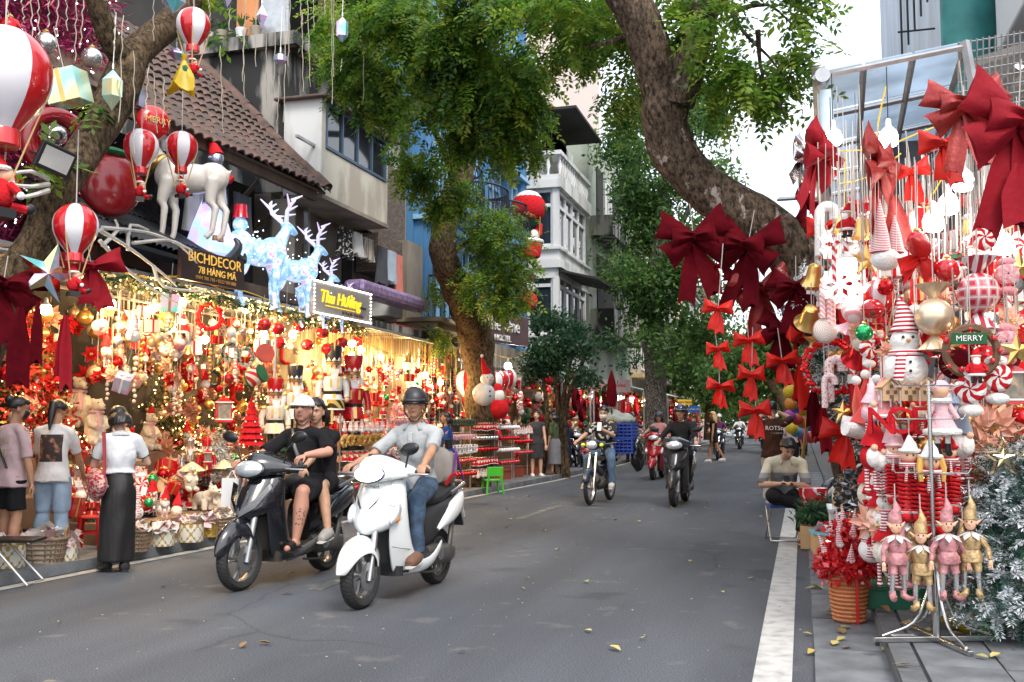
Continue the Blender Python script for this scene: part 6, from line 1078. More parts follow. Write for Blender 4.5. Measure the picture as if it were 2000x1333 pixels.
def rack(px,py,w,h,label,rows,where):
 p=G(px,py);t=thing('wire_rack',label,'rack',(p.x,p.y,0.0),pi/2-.12,'wire display racks');
 for x in(-w/2,w/2):MB().tube([(x,0,0),(x,0,h)],.012,6).build('post',METALG,t)
 for k,(z,key)in enumerate(rows):
  MB().tube([(-w/2,0,z),(w/2,0,z)],.008,5).build('bar',METALG,t);b=MB();n=8
  for i in range(n):x=-w/2+w*(i+.5)/n;b.tube([(x,0,z),(x,-.1,z+.01)],.004,4)
  b.build('hooks',METALG,t,kind='stuff');q=M.Rotation(pi/2-.12,3,'Z')
  if key in 'rbf':
   b=MB()
   for j in range(n*2):b.ell((-w/2+w*(j+.5)/(n*2),-.05-.07*(j%2),z-.06),.042,10,7)
   b.build('hanging_balls',RK[key][1][0],t,kind='stuff');continue
  for j in range(n*2):
   x=-w/2+w*(j+.5)/(n*2);c=q@V((x,-.05-.07*(j%2),z-.01))+V((p.x,p.y,0));kk=RK[key];put(kk[0],kk[1],c,'%s on the %s row of the rack %s'%(kk[2][:-15],('top','second','third','fourth','bottom')[k],where),'%s on the wire racks'%kk[3],ru(.75,.95)*kk[4],(0,0,ru(-.3,.3)+1.2),.02)
RK={'g':('wreath',(GOLD,GOLD,None,.075,30,.018,False),'gold tinsel ring on a wire rack','gold rings',1.),'s':('wreath',(SILV,WPL,None,.075,30,.016,False),'pale beaded ring on a wire rack','pale rings',1.),'d':('wreath',(NEEDLE,BROWN,None,.06),'small twig ring on a wire rack','twig rings',.9),'n':('santa',(),'small santa on a wire rack','santas',.9),'r':('bauble',(REDM,),'small red ball on a wire rack','red balls',1.),'w':('snowman',(),'small snowman on a wire rack','snowmen',.75),'p':('flower',(PPINK,),'pale pink flower on a wire rack','pink flowers',.8),'b':('bauble',(SILV,),'silver ball on a wire rack','silver balls',1.),'j':('jingle',(RED,),'small red bell on a wire rack','red bells',.9),'f':('bauble',(WPL,),'fluffy white ball on a wire rack','white balls',1.2)}
rack(705,1005,1.2,1.5,'wire rack of gold rings and small santas behind the black scooter',[(1.38,'w'),(1.18,'g'),(.95,'n'),(.72,'r'),(.48,'j')],'behind the black scooter');rack(790,985,1.1,1.5,'wire rack topped with pink flowers behind the white scooter',[(1.45,'p'),(1.2,'r'),(.95,'s'),(.7,'n'),(.45,'b')],'behind the white scooter')
rack(895,972,1.0,1.5,'wire rack of twig and pearl rings by the red stool',[(1.42,'d'),(1.18,'p'),(.95,'s'),(.72,'j'),(.48,'r')],'by the red stool');rack(940,962,1.0,1.45,'wire rack of little santas behind the green chair',[(1.35,'n'),(1.12,'b'),(.9,'r'),(.68,'n'),(.46,'w')],'behind the green chair');rack(985,955,1.0,1.4,'wire rack of white balls and red stockings beside the brown boxes',[(1.32,'f'),(1.1,'r'),(.86,'f'),(.6,'j')],'beside the brown boxes');rack(1015,945,.9,1.3,'last wire rack before the woman in grey',[(1.25,'w'),(1.0,'r'),(.75,'j')],'nearest the woman in grey')
for i,(px,py,s)in enumerate([(1000,940,.5),(1032,935,.42),(978,945,.42)]):p=G(px,py);t=thing('brown_box',['larger red brown crate at the kerb','red brown crate beside the woman in grey','tilted red brown crate by the green chair'][i],'crate',(p.x,p.y,.05),.4+.3*i);P(t,'body',mat('red brown board',(.25,.06,.035),.7),(-s/2,s/2,-s/2.5,s/2.5,0,s*.55),bevel=.01);P(t,'lid',mat('dark board edge',(.14,.04,.03),.7),(-s/2-.01,s/2+.01,-s/2.5-.01,s/2.5+.01,s*.55,s*.6),bevel=.005)
# ================================================================ hostel front, inflatables, stalls farther on
t=thing('hostel_sign','dark brown hostel sign with white lettering hanging beyond the bent tree','sign',AX(978,642,-6.25),rot=(0,0,pi/2-.25));MB().box((0,0,0),(2.3,.08,.64)).build('board',mat('purple brown sign board',(.09,.05,.055),.5,var=.12),t,smooth=False);text('lettering','The One',.42,WPL,t,(.0,-.05,.07),(pi/2,0,0),.02,sx=.95);text('lettering','HOSTEL',.19,WPL,t,(.0,-.05,-.22),(pi/2,0,0),.02)
b=MB();b.tube([(1.,.2,.3),(1.,.2,.5)],.03,5);b.tube([(-1.,.2,.3),(-1.,.2,.5)],.03,5);b.tube([(1.,0,.3),(1.,.4,.4)],.03,5);b.tube([(-1.,0,.3),(-1.,.4,.4)],.03,5);b.build('bracket',IRON,t)
t=thing('old_name_plate','small weathered arched name plate beside the trunk','sign',AX(912,683,-6.75),rot=(0,0,pi/2));MB().prism([(-.45,-.1),(.45,-.1),(.4,.08),(.2,.16),(0,.19),(-.2,.16),(-.4,.08)],.04).build('plate',mat('weathered stone plate',(.3,.25,.18),.8),t,smooth=False);text('lettering','Khám Ma Hàng',.13,BROWN,t,(0,-.025,.0),(pi/2,0,0))
P(thing('hostel_lintel','plain weathered band of wall under the hostel sign','wall'),'band',BEIGE,(-8.3,-7.2,20.5,27.3,2.55,3.28));P(st_,'cross_pole',METALG,(-7.2,-7.15,20.4,25,2.7,2.75))
for px,py,X,lb in((945,700,-6.2,'white bulb on the trunk under the hostel sign, the left one'),(992,712,-6.5,'white bulb under the hostel sign, the right one')):p=AX(px,py,X);put('bulb',('c',True),p+V((0,0,.15)),lb,'bulbs under the hostel sign',1.5,(0,0,0),.5);point('point_light',p+V((.1,0,-.1)),40,(1,.86,.6),.07)
def inflat(px,py,X,s,label):return thing('inflatable',label,'inflatable',AX(px,py,X),.6,'inflatable figures by the hostel',s)
t=inflat(945,785,-5.85,.66,'inflatable snowman with a red hat tied to the trunk');MB().ell((0,0,.22),(.33,.3,.34),18,12).build('body',WPL,t);MB().ell((.1,0,.66),.2,16,10).build('head',WPL,t);MB().tube([(.1,0,.8),(.0,0,1.05),(-.06,0,1.3)],[.16,.08,.02],12).build('hat',FELT,t);b=MB();b.ell((-.06,0,1.33),.05,8,6);b.build('pompom',WPL,t);b=MB();b.ell((.1,-.28,.3),.03,8,6);b.ell((.1,-.3,.16),.03,8,6);b.ell((.2,-.17,.7),.022,8,6);b.ell((.06,-.18,.7),.022,8,6);b.build('buttons',BLACK,t);MB().lathe([(.035,0),(.003,.16)],8,(.15,-.18,.64),(.5,-1,0)).build('nose',mat('orange paint'),t)
t=inflat(972,805,-5.9,.66,'round red inflatable santa beside the snowman');MB().ell((0,0,.1),(.36,.3,.33),16,12).build('body',FELT,t);MB().ell((0,-.05,.5),(.2,.18,.22),14,10).build('beard',WPL,t);MB().ell((-.02,0,.68),(.2,.18,.2),14,10).build('hood',FELT,t)
t=inflat(1032,440,-6.8,.9,'tall inflatable red hot air balloon on the hostel balcony');MB().ell((0,0,.5),(.52,.5,.48),18,12).build('envelope',FELT,t);MB().ell((0,0,.72),(.42,.4,.3),16,8).build('top',WPL,t);MB().lathe([(.42,.1),(.3,.0),(.2,-.05)],16).build('skirt',GREEN,t);MB().lathe([(.24,-1.0),(.34,-.95),(.42,-.55),(.4,-.5)],16).build('basket',FELT,t);b=MB();torus(b,.4,.06,18,8,(0,0,-.5),'Z');b.build('basket_rim',WPL,t)
for a in(0.6,2.2,3.9,5.4):MB().tube([(.36*cos(a),.36*sin(a),-.5),(.4*cos(a),.4*sin(a),.2)],.02,5).build('rope',GOLD,t)
MB().ell((.12,-.15,-.35),(.16,.14,.2),12,8).build('penguin',WPL,t);MB().tube([(.25,-.1,-.3),(.3,-.1,.02),(.28,-.1,.15)],[.13,.1,.02],10).build('santa_hat',FELT,t);b=MB();b.tube([(.3,-.35,.55),(.45,-.25,.42),(.5,-.1,.55)],.05,6);b.build('swag',GREEN,t)
t=inflat(1030,560,-6.9,.85,'inflatable snowman in a black top hat below the balloon');MB().ell((0,0,.0),(.26,.25,.28),14,10).build('head',WPL,t);b=MB();b.lathe([(.34,.18),(.34,.22),(.22,.23),(.2,.5),(.0,.5)],16);b.build('hat',BLACK,t);MB().lathe([(.225,.23),(.222,.3)],16).build('hat_band',FELT,t);MB().ell((0,0,-.45),(.33,.3,.3),14,10).build('body',FELT,t)
for i,(px,py,c)in enumerate([(912,745,'red white'),(968,745,'red white'),(978,742,'red white'),(993,738,'dark green'),(960,742,'dark green')]):
 balloon(AX(px,py,-6.7 if i==0 else-6.1-.1*i),.4 if i else .5,i*1.1,['large striped balloon half hidden by the trunk','striped balloon right of the inflatable snowman','striped balloon among the hostel inflatables','striped balloon hanging near the bulb','striped balloon behind the snowman hat'][i],'striped balloons by the hostel')
STN=['first','second','third','fourth','fifth','sixth']
def far_stall(i,y0,y1,side,am):
 sg=-1 if side<0 else 1;X0=(-6.1,1.6)[side>0];X1=X0+sg*2.2;t=thing('far_stall','busy lit stall under a %s awning, %s on the %s past the %s'%(am[1],STN[i],'left' if sg<0 else 'right','hostel' if sg<0 else 'leaning tree'),'market stall',group='stalls farther down the street');MB().add([(X0,y0,2.6),(X0,y1,2.6),(X1,y1,3.2),(X1,y0,3.2),(X0,y0,2.63),(X0,y1,2.63),(X1,y1,3.23),(X1,y0,3.23)],[(0,1,2,3),(7,6,5,4),(0,4,5,1),(3,2,6,7),(0,3,7,4),(1,5,6,2)]).build('awning',am[0],t,smooth=False)
 for y in(y0+.1,y1-.1):MB().tube([(X0,y,0),(X0,y,2.6)],.03,6).build('post',METALG,t)
 P(t,'back_wall',WARMW,(min(X1,X1+.1),max(X1,X1+.1),y0,y1,0,3.1));P(t,'table',mat('plain boards'),(min(X0+sg*.5,X1),max(X0+sg*.5,X1),y0+.2,y1-.2,.1,.75))
 for m in(FELT,WPL,GOLD,GREEN,PINK,REDM):
  b=MB();
  for k in range(int((y1-y0)*13)):b.ell((X0+sg*ru(.15,1.3),ru(y0,y1),ru(.3,2.5)),tuple(ru(.05,.13)for _ in range(3)),7,5)
  b.build('goods',m,t,kind='stuff')
 b=MB()
 for k in range(5):torus(b,.28,.07,14,6,(X0+sg*.1,ru(y0,y1),ru(1.6,2.3)),'X')
 b.build('wreaths',random.choice([GREEN,FELT,VELV]),t,kind='stuff')
 for k in range(2):y=y0+(y1-y0)*(k+.5)/2;p=V((X0+sg*.25,y,2.45));put('bulb',('c',True),p,'lit bulb in the %s far stall on the %s, %s'%(STN[i],'left' if sg<0 else 'right',('nearer one','farther one')[k]),'bulbs in the far stalls',1.8,(0,0,0),.15);point('point_light',p+V((0,0,-.3)),55,(1,.75,.5),.1)
AWN=[(mat('grey blue tarp',(.3,.33,.36),.7,var=.2),'grey'),(mat('dark green tarp',(.02,.1,.08),.7,var=.2),'dark green'),(mat('white tarp',(.6,.62,.62),.7,var=.15),'white')]
for i,(y0,y1,k)in enumerate([(25.6,29.5,0),(29.8,34,2),(34.3,40,1),(40.3,47,0),(47.3,55,2),(55.3,66,0)]):far_stall(i,y0,y1,-1,AWN[k])
for i,(y0,y1,k)in enumerate([(19,25,0),(25.3,33,2),(33.3,45,0)]):far_stall(i,y0,y1,1,AWN[k])
def small_sign(px,py,X,w,h,m,body,tm,label,sz):
 t=thing('street_sign',label,'sign',AX(px,py,X),rot=(0,0,R(30)));MB().box((0,0,0),(w,.05,h)).build('board',m,t,smooth=False);text('lettering',body,sz,tm,t,(0,-.03,0),(pi/2,0,0),.01);return t
small_sign(1337,786,-5.4,.75,.26,mat('yellow sign face',(.75,.55,.05),.5),'BANH TRUNG',FELT,'yellow shop sign with red letters under the far awnings',.12);t=small_sign(1355,800,-5.0,.6,.32,mat('blue sign face',(.03,.16,.55),.5),'HÀNG MÃ',WPL,'blue street name sign on a red and white pole',.12)
MB().tube([(.32,.05,-2.1),(.32,.05,.25)],.04,8).build('pole',stripes('red white pole',(.6,.03,.03),(.75,.74,.7),3,'Z'),t);small_sign(1200,754,-5.9,1.1,.42,mat('pink printed sheet',(.6,.45,.47),.6),'BÁN BUÔN',FELT,'faded pink printed banner under the first far awning',.14)
MB().ell((0,0,0),(.16,.16,.14),14,10).build('shade',mat('red paper lantern',(.6,.06,.02),.6,emis=(.6,.06,.02),es=.3),thing('paper_lantern','round red paper lantern hanging before the small dark tree','lantern',AX(1120,735,-5.9)))
# ================================================================ right stall: bows on the leaning tree, hanging goods, doll rack
def bowp(px,py,Y,s,rz,m,label,grp='red bows on the right',style=1,tilt=0.,rx=0.,st=.3):return bow_thing(AY(px,py,Y),s,rz,m,label,grp,style,tilt,rx,st)
SCAR=mat('scarlet ribbon',(.55,.012,.006),.5,var=.15,scale=8,tl=.1,spec=.3)
bowp(1355,462,9.45,.31,.2,VELV,'largest dark velvet bow hanging from the leaning trunk, on the outside');bowp(1458,478,9.5,.3,-.5,VELV,'second big dark velvet bow on the leaning trunk, turned sideways',tilt=.25)
bowp(1487,560,9.7,.26,.3,BRICKR,'glittering brick red bow behind the two big velvet bows',tilt=-.1,st=.5);bowp(1400,520,9.75,.13,.5,SCAR,'scarlet bow half hidden behind the largest velvet bow',style=0);bowp(1553,560,9.4,.24,-.2,VELV,'dark velvet bow under the thick lower trunk');bowp(1530,640,9.6,.2,.3,VELV,'dark velvet bow hung low between scarlet ribbons');bowp(1440,540,9.8,.16,.4,CRIM,'crimson bow tucked between the velvet bows',style=0,st=.5)
for i,(px,py,s)in enumerate([(1402,603,.13),(1402,682,.125),(1407,755,.14)]):bowp(px,py,9.45,s,.3*i,SCAR,'%s scarlet bow on the string of three below the largest velvet bow'%['top','middle','bottom'][i],style=0,st=.38 if i else .55)
for i,(px,py,s)in enumerate([(1462,665,.14),(1467,732,.14),(1474,802,.16)]):bowp(px,py,9.55,s,-.2*i,SCAR,'%s scarlet bow on the string beside the big brown trunk'%['top','middle','bottom'][i],style=0,st=.4 if i else .5)
bowp(1528,705,9.3,.14,.1,SCAR,'scarlet bow with long tails left of the frosted garland',style=0);bowp(1555,660,9.5,.17,1.2,SCAR,'scarlet bow seen edge on beside the frosted garland',style=0);bowp(1560,745,9.5,.13,.9,CRIM,'crimson bow low on the frosted trunk garland',style=0);bowp(1650,845,8.8,.19,.2,SCAR,'wide scarlet bow above the black bag',style=0,st=.1)
for i,(px,py,l,m)in enumerate([(1565,700,.5,SCAR),(1590,760,.45,VELV),(1608,790,.45,CRIM)]):t=thing('hanging_ribbon',['scarlet','dark velvet','crimson'][i]+' ribbon tail draped down the frosted trunk','ribbon',AY(px,py,9.35),.4);b=MB();tail(b,.05,l,.06,0,.05);tail(b,-.08,l*.8,.05,.03,.06,0,2.);b.build('tails',m,t)
bowp(1607,305,8.3,.3,1.2,CRIM,'crimson bow hanging on edge from the canopy post',tilt=.35);bowp(1572,315,8.5,.2,1.2,SILV,'silver grey bow behind the crimson bow on the post',tilt=.6);bowp(1577,395,8.5,.15,1.0,VELV,'dark red bow below the silver one',style=0,tilt=.5);bowp(1612,445,8.3,.17,.2,SCAR,'scarlet bow behind the white snowflakes',style=0)
bowp(1722,322,7.4,.3,1.25,BRICKR,'brick red glitter bow hanging on edge under the canopy',tilt=.15);t=thing('hanging_ribbon','pair of broad brick red ribbon tails under the glitter bow','ribbon',AY(1745,380,7.4),.3);b=MB();tail(b,.12,.42,.085,0,.03);b.build('tails',BRICKR,t)
bowp(1780,335,7.6,.15,-.1,SCAR,'scarlet bow right of the brick red glitter bow',style=0);bowp(1845,280,7.0,.16,.2,SCAR,'scarlet bow with two tails in front of a bright lamp',style=0,tilt=-.1);bowp(1885,205,6.6,.22,.1,BRICKR,'brick red satin bow behind the giant crimson bow');bowp(1992,235,5.5,.29,.35,CRIM,'giant crimson bow cut by the right edge',tilt=.1);t=thing('hanging_ribbon','broad crimson tail of ribbon under the giant bow','ribbon',AY(1990,320,5.5),.3);b=MB();tail(b,.0,.34,.1,0,.03);b.build('tails',CRIM,t)
bowp(1800,505,7.1,.17,.9,SATIN,'red folded bow hanging left of the red ball',style=0,tilt=1.2)
t=thing('frosted_garland','thick snow frosted fir garland wound down the leaning trunk','garland');P_=[AY(x,y,9.62)for x,y in((1560,560),(1585,620),(1600,680),(1622,740),(1650,800),(1672,850))];MB().tube(P_,.05,6).build('cord',NEEDLE,t);fronds('sprays',t,[(AY(x+ru(-15,15),y,9.6),(.14,.12,.14),40)for x,y in((1562,560),(1575,595),(1588,630),(1597,665),(1610,700),(1622,735),(1640,770),(1655,805),(1670,840))],[FROST,FROST,NEEDLE],.14,6,.05,.28,.3,2,-1,'stuff')
def hp(kind,args,px,py,Y,sc,label,rz=0.,st=.5,grp=None,rx=0.):return put(kind,args,AY(px,py,Y),label,grp,sc,(rx,0,rz),st)
GSTR=mat('gold swirl ball',(.62,.44,.27),.32,metal=.6,var=0,col2=(.75,.62,.45),scale=5,thr=(.48,.52),detail=0);TART=mat('tartan ball',(.5,.03,.05),.35,var=0);N=TART.node_tree.nodes;L=TART.node_tree.links;tc=N.new('ShaderNodeTexCoord');prev=None
for ax in('X','Z'):
 w=N.new('ShaderNodeTexWave');w.bands_direction=ax;w.inputs['Scale'].default_value=11;L.new(tc.outputs['Object'],w.inputs[0]);r=N.new('ShaderNodeValToRGB');r.color_ramp.elements[0].position=.9;r.color_ramp.elements[1].position=.93;L.new(w.outputs['Fac'],r.inputs[0]);r2=N.new('ShaderNodeValToRGB');r2.color_ramp.interpolation='CONSTANT';r2.color_ramp.elements[1].position=.5;r2.color_ramp.elements[0].color=(0,0,0,1);r2.color_ramp.elements[1].color=(.35,.35,.35,1);L.new(w.outputs['Fac'],r2.inputs[0]);mx=N.new('ShaderNodeMixRGB');mx.blend_type='LIGHTEN';mx.inputs[0].default_value=1;L.new(r.outputs[0],mx.inputs[1]);L.new(r2.outputs[0],mx.inputs[2])
 if prev is None:prev=mx.outputs[0]
 else:m2=N.new('ShaderNodeMixRGB');m2.blend_type='LIGHTEN';m2.inputs[0].default_value=1;L.new(prev,m2.inputs[1]);L.new(mx.outputs[0],m2.inputs[2]);prev=m2.outputs[0]
mx=N.new('ShaderNodeMixRGB');mx.inputs[1].default_value=(.45,.015,.035,1);mx.inputs[2].default_value=(.72,.55,.55,1);L.new(prev,mx.inputs[0]);L.new(mx.outputs[0],N['Principled BSDF'].inputs['Base Color'])
FANR=stripes('red silver fan',(.4,.02,.04),(.7,.66,.66),12,'X',.35)
hp('candy',(GSTR,CHAMP),1822,555,6.9,1.95,'big champagne gold ball shaped sweet with flared ends',.4);hp('candy',(TART,FANR),1908,503,6.9,2.1,'big tartan red ball shaped sweet with striped flared ends',.1)
hp('snowman',(),1765,605,7.0,2.35,'plush snowman in a tall red striped hat and scarf',.15,.05);hp('bauble',(RED,),1790,448,7.2,1.5,'glossy red ball above the red folded bow');hp('bauble',(RED,),1849,500,7.1,1.6,'glossy red ball left of the tartan sweet')
hp('mint',(FELT,WHITE),1920,424,7.2,1.4,'plush red and white peppermint near the top right');hp('mint',(FELT,WHITE),1945,690,6.8,1.5,'plush peppermint sweet beside the toy snow scene',.1);hp('mint',(FELT,WHITE),1893,712,6.7,1.5,'plush peppermint sweet under the twig wreath',-.2);hp('mint',(FELT,WHITE),1920,570,7.5,1.5,'plush peppermint sweet behind the tartan sweet',-.3)
hp('mint',(PPINK,PINK),1966,500,7.0,1.2,'pale pink peppermint sweet by the gold star, upper one');hp('mint',(PPINK,PINK),1962,628,6.9,1.3,'pale pink peppermint sweet by the gold star, lower one');hp('star',(GOLD,.1),1990,490,7.0,1.1,'gold star beside the pale pink sweets, upper one',.2);hp('star',(GOLD,.1),1985,650,6.8,1.1,'gold star beside the pale pink sweets, lower one',.3);hp('star',(GOLD,.1,True),1955,355,7.4,1.,'openwork gold star near the giant bow',.5)
hp('wreath',(BROWN,RED,None,.13,12,.018),1895,640,6.7,1.15,'brown twig wreath with a small santa and green sign',.1);p=AY(1893,668,6.6);t=thing('wreath_sign','green greeting plate on the twig wreath','sign',p);MB().box((0,0,.02),(.2,.012,.07)).build('plate',GREEN,t,smooth=False);text('lettering','MERRY',.05,WPL,t,(0,-.009,.02),(pi/2,0,0),.002)
hp('santa',(),1905,680,6.6,1.0,'small santa sitting in the twig wreath',0,.02);hp('bauble',(VELV,),1865,672,7.0,2.1,'dark velvet ball left of the twig wreath');hp('bauble',(VELV,),1968,670,7.2,1.6,'dark velvet ball beside the lower gold star')
hp('flake',(WPL,),1638,440,8.0,1.5,'large white snowflake nearest the canopy post',.2);hp('flake',(WPL,),1640,520,7.9,1.4,'white snowflake over the rope canes',-.2);hp('cane',(WHITE,.03),1600,400,8.1,1.35,'fluffy white candy cane on the canopy post',.2);hp('bell',(GOLD,),1592,515,8.6,1.6,'gold bell under the dark red bow, upper one',.2,.2,None,.4);hp('bell',(GOLD,),1585,600,8.5,1.7,'gold bell beside the rope sweet, lower one',.2,.2,None,.9)
t=thing('rope_sweet','round coiled pale rope sweet below the rope canes','sweet',AY(1612,646,8.1),.15);MB().ell((0,0,0),(.095,.05,.1),20,14).build('disc',stripes('rope coil',(.78,.72,.64),(.5,.4,.36),26,'R',.9),t);MB().tube([(0,0,.09),(0,0,.6)],.004,4).build('string',STRING,t)
for i,(px,py)in enumerate([(1605,550),(1618,565),(1625,580)]):hp('cane',(PINKS,.024),px,py,8.05+.03*i,.95,'%s of the three knitted red and white rope canes'%['left','middle','right'][i],.5*i)
hp('wreath',(mat('frosted twig',(.3,.3,.26),.9),REDM,None,.2,110,.022),1622,668,8.6,1.05,'berry laden wreath on the leaning trunk',.1);hp('cane',(mat('white red knit',(.75,.66,.64),.95,var=0,col2=(.6,.1,.12),scale=70,thr=(.55,.6)),.034),1618,700,8.2,1.15,'tall knitted white candy cane in front of the berry wreath',.1);hp('cane',(mat('white red knit'),.03),1610,733,8.15,.85,'shorter knitted white candy cane in front of the berry wreath',.0)
t=thing('red_felt_trousers','hanging red felt trousers with white cuffs behind the snowflakes','clothing',AY(1665,500,8.3),.2);MB().loft([[V((w*cos(a),.05*sin(a),-z))for a in[2*pi*i/16 for i in range(16)]]for w,z in((.11,0),(.12,.15),(.13,.3))]).build('body',FELT,t)
MB().tube([(-.06,0,-.28),(-.055,0,-.52),(-.05,0,-.56)],[.07,.062,.062],12).build('trouser_leg',FELT,t);MB().tube([(.07,0,-.28),(.1,0,-.42)],[.07,.065],12).build('trouser_leg',FELT,t);MB().box((.02,-.03,-.39),(.3,.04,.04),M.Rotation(-.15,3,'Y')).build('white_band',WPL,t)
hp('candy',(PINKS,PPINK),1690,560,7.8,1.7,'pink striped wrapped sweet above the red bell',.9,.4,None,.5);hp('bell',(REDM,),1688,660,7.9,2.0,'large metallic red bell beside the berry wreath',.2,.3,None,.8);balloon(AY(1715,578,7.7),.24,.4,'green and red toy balloon above the snowman hat',None);hp('bauble',(FURC,),1684,640,7.9,1.7,'cream cloth ball behind the red bell')
for i,(px,py)in enumerate([(1708,470),(1722,480),(1690,650)]):hp('cane',(STRP,.02),px,py,7.9,1.4,'long red and white striped cane, %s'%['left of the pair behind the lamp','right of the pair behind the lamp','low behind the snowman'][i],.3)
t=thing('striped_cone_hat','pair of tall striped cone hats beneath the glitter bow','hat',AY(1720,480,7.3));MB().lathe([(.075,-.05),(.05,.1),(.004,.33)],14).build('cone',KNITR,t);MB().lathe([(.06,-.05),(.04,.08),(.004,.22)],14,(.1,.05,0)).build('cone',KNITR,t);b=MB();b.ell((0.03,0,-.1),(.1,.08,.08),12,8);b.build('face',WHITE,t)
lantern(AY(1975,790,6.9),.75,.1,'red roofed toy snow scene box at the right edge')
for i,(px,py,w)in enumerate([(1690,740,.0),(1672,752,.1),(1712,750,-.1)]):
 t=thing('santa_hat','red satin santa hat with a white plush rim, %s'%['middle of the bunch','left of the bunch','right of the bunch'][i],'hat',AY(px,py,7.6-.1*i),.3*i,'santa hats hanging on the right');MB().tube([(0,0,0),(w*.3-.02,0,-.14),(w-.04,0,-.3)],[.015,.075,.13],14,0,True,.5).build('cone',mat('red satin hat',(.55,.02,.015),.45,var=.15,scale=9,sheen=.2),t);b=MB();b.tube([(w-.17,0,-.31),(w-.04,0,-.335),(w+.1,0,-.31)],[.05,.055,.05],10);b.build('rim',WHITE,t);b=MB();b.ell((0,0,.03),.035,10,8);b.build('pompom',WHITE,t)
for i,(ch,px)in enumerate(zip('NOEL',(1722,1760,1798,1832))):
 t=thing('felt_letter','padded red felt letter %s hanging above the spring legged dolls'%ch,'letter',AY(px,825,6.75),ru(-.3,.3),'red felt letters');text('letter',ch,.25,FELT,t,(0,0,0),(pi/2,0,0),.022);MB().tube([(0,0,.09),(0,0,.2)],.004,4).build('string',STRING,t)
for i in range(5):hp('house',(),1735+i*18,735,6.95+.03*(i%2),1.25,'%s little plywood house hanging from the wire rack top'%['first','second','third','fourth','fifth'][i],.3,.05,'plywood houses on the rack')
for i,(px,k,a)in enumerate([(1700,'gnome',(PPINK,PPINK)),(1720,'santa',(PINK,)),(1845,'santa',(mat('icy blue fabric',(.35,.45,.6),.8,var=.3,scale=30),)),(1870,'gnome',(mat('icy blue fabric'),WHITE))]):hp(k,a,px,740,7.0,1.5,['small pink gnome on the left arm of the rack','tiny pink soldier on the left arm of the rack','icy blue santa doll on the right arm of the rack','icy blue gnome at the end of the right arm'][i],.2,.1)
def k_spring(body,hm,hairm=None):
 t=T0('spring_leg_doll','doll');MB().ell((0,0,-.12),(.05,.045,.05),14,10).build('head',FLESH,t);b=MB();b.tube([(0,0,-.1),(.005,0,-.05),(0,0,0)],[.054,.035,.006],12);torus(b,.053,.012,14,6,(0,0,-.09),'Z');b.build('hat',hm,t);b=MB();torus(b,.045,.018,14,6,(0,0,-.17),'Z');b.tube([(-.02,-.045,-.17),(-.03,-.06,-.27)],.02,6,0,True,.4);b.tube([(.02,-.045,-.17),(.025,-.06,-.25)],.02,6,0,True,.4);b.build('scarf',KNITR,t);b=MB()
 for s in(-1,1):b.ell((s*.017,-.044,-.115),.006,6,4)
 b.build('eyes',BLACK,t)
 if hairm:
  b=MB()
  for s in(-1,1):b.tube([(s*.045,-.01,-.09),(s*.06,-.02,-.15),(s*.055,-.025,-.22)],[.02,.018,.012],7)
  b.build('braids',hairm,t)
 for s in(-1,1):
  pts=[(s*.03+.034*cos(a),.034*sin(a),-.22-.22*a/(2*pi*9))for a in[k*.5 for k in range(int(2*pi*9/.5))]];MB().tube(pts,.0075,5).build('spring_leg',body,t);b=MB();b.ell((s*.03,-.015,-.475),(.03,.045,.03),10,8);b.build('boot',body,t);b=MB();torus(b,.026,.014,12,6,(s*.03,0,-.44),'Z');b.build('boot_cuff',WHITE,t)
 strg(t);return t
KINDS['spring']=k_spring
BR_=mat('yellow yarn',(.6,.35,.08),.9);hp('spring',(FELT,WHITE),1775,850,6.55,1.05,'spring legged doll with a white hat and red pompom',0,.1);hp('spring',(FELT,WHITE,BR_),1815,858,6.5,1.15,'spring legged doll with yellow braids',.2,.1);hp('spring',(FELT,FELT),1850,845,6.7,1.0,'spring legged doll in a red hat behind the braided one',-.3,.1);hp('spring',(FELT,PPINK),1745,845,6.8,.9,'spring legged doll in a pale pink hat at the left',.2,.1);hp('spring',(FELT,WPL),1880,850,7.0,.9,'spring legged doll farthest to the right',.2,.1)
for i,(px,py,a,sc,lb)in enumerate([(1740,810,(PPINK,PPINK),1.7,'long legged pale pink gnome left of the spring dolls'),(1700,815,(FELT,FELT),1.7,'red hatted gnome at the left edge of the doll rack'),(1715,830,(FELT,WHITE),1.5,'red hatted gnome with a white body on the doll rack'),(1875,790,(mat('slate fabric',(.2,.24,.3),.9),WHITE),1.7,'slate grey gnome right of the pink dress doll')]):hp('gnome',a,px,py,6.85,sc,lb,.2*i,.1)
t=thing('dress_doll','doll in a pale pink dress with white fur trim and black boots','doll',AY(1838,780,6.6),.1);MB().lathe([(.02,0),(.04,-.03),(.035,-.07),(.1,-.2)],16).build('dress',PPINK,t);b=MB();torus(b,.095,.02,18,8,(0,0,-.2),'Z');torus(b,.045,.018,14,6,(0,0,-.01),'Z');b.build('fur_trim',WHITE,t);MB().ell((0,0,.05),.045,12,8).build('head',FLESH,t);MB().ell((0,.01,.07),(.055,.05,.05),12,8).build('hood',PPINK,t)
for s in(-1,1):b=MB();b.tube([(s*.04,0,-.03),(s*.09,-.01,-.12)],[.018,.015],8);b.build('arm',PPINK,t);b=MB();b.tube([(s*.03,0,-.2),(s*.03,0,-.28)],.016,8);b.build('leg',WHITE,t);b=MB();b.tube([(s*.03,0,-.27),(s*.03,0,-.32),(s*.03,-.03,-.33)],.02,8);b.build('boot',BLACK,t)
EP=mat('dusty pink satin',(.46,.2,.21),.5,var=.35,scale=26,metal=.15,bump=.5,bscale=45);EG=mat('champagne gold brocade',(.48,.33,.16),.5,var=.4,scale=30,metal=.4,bump=.5,bscale=45)
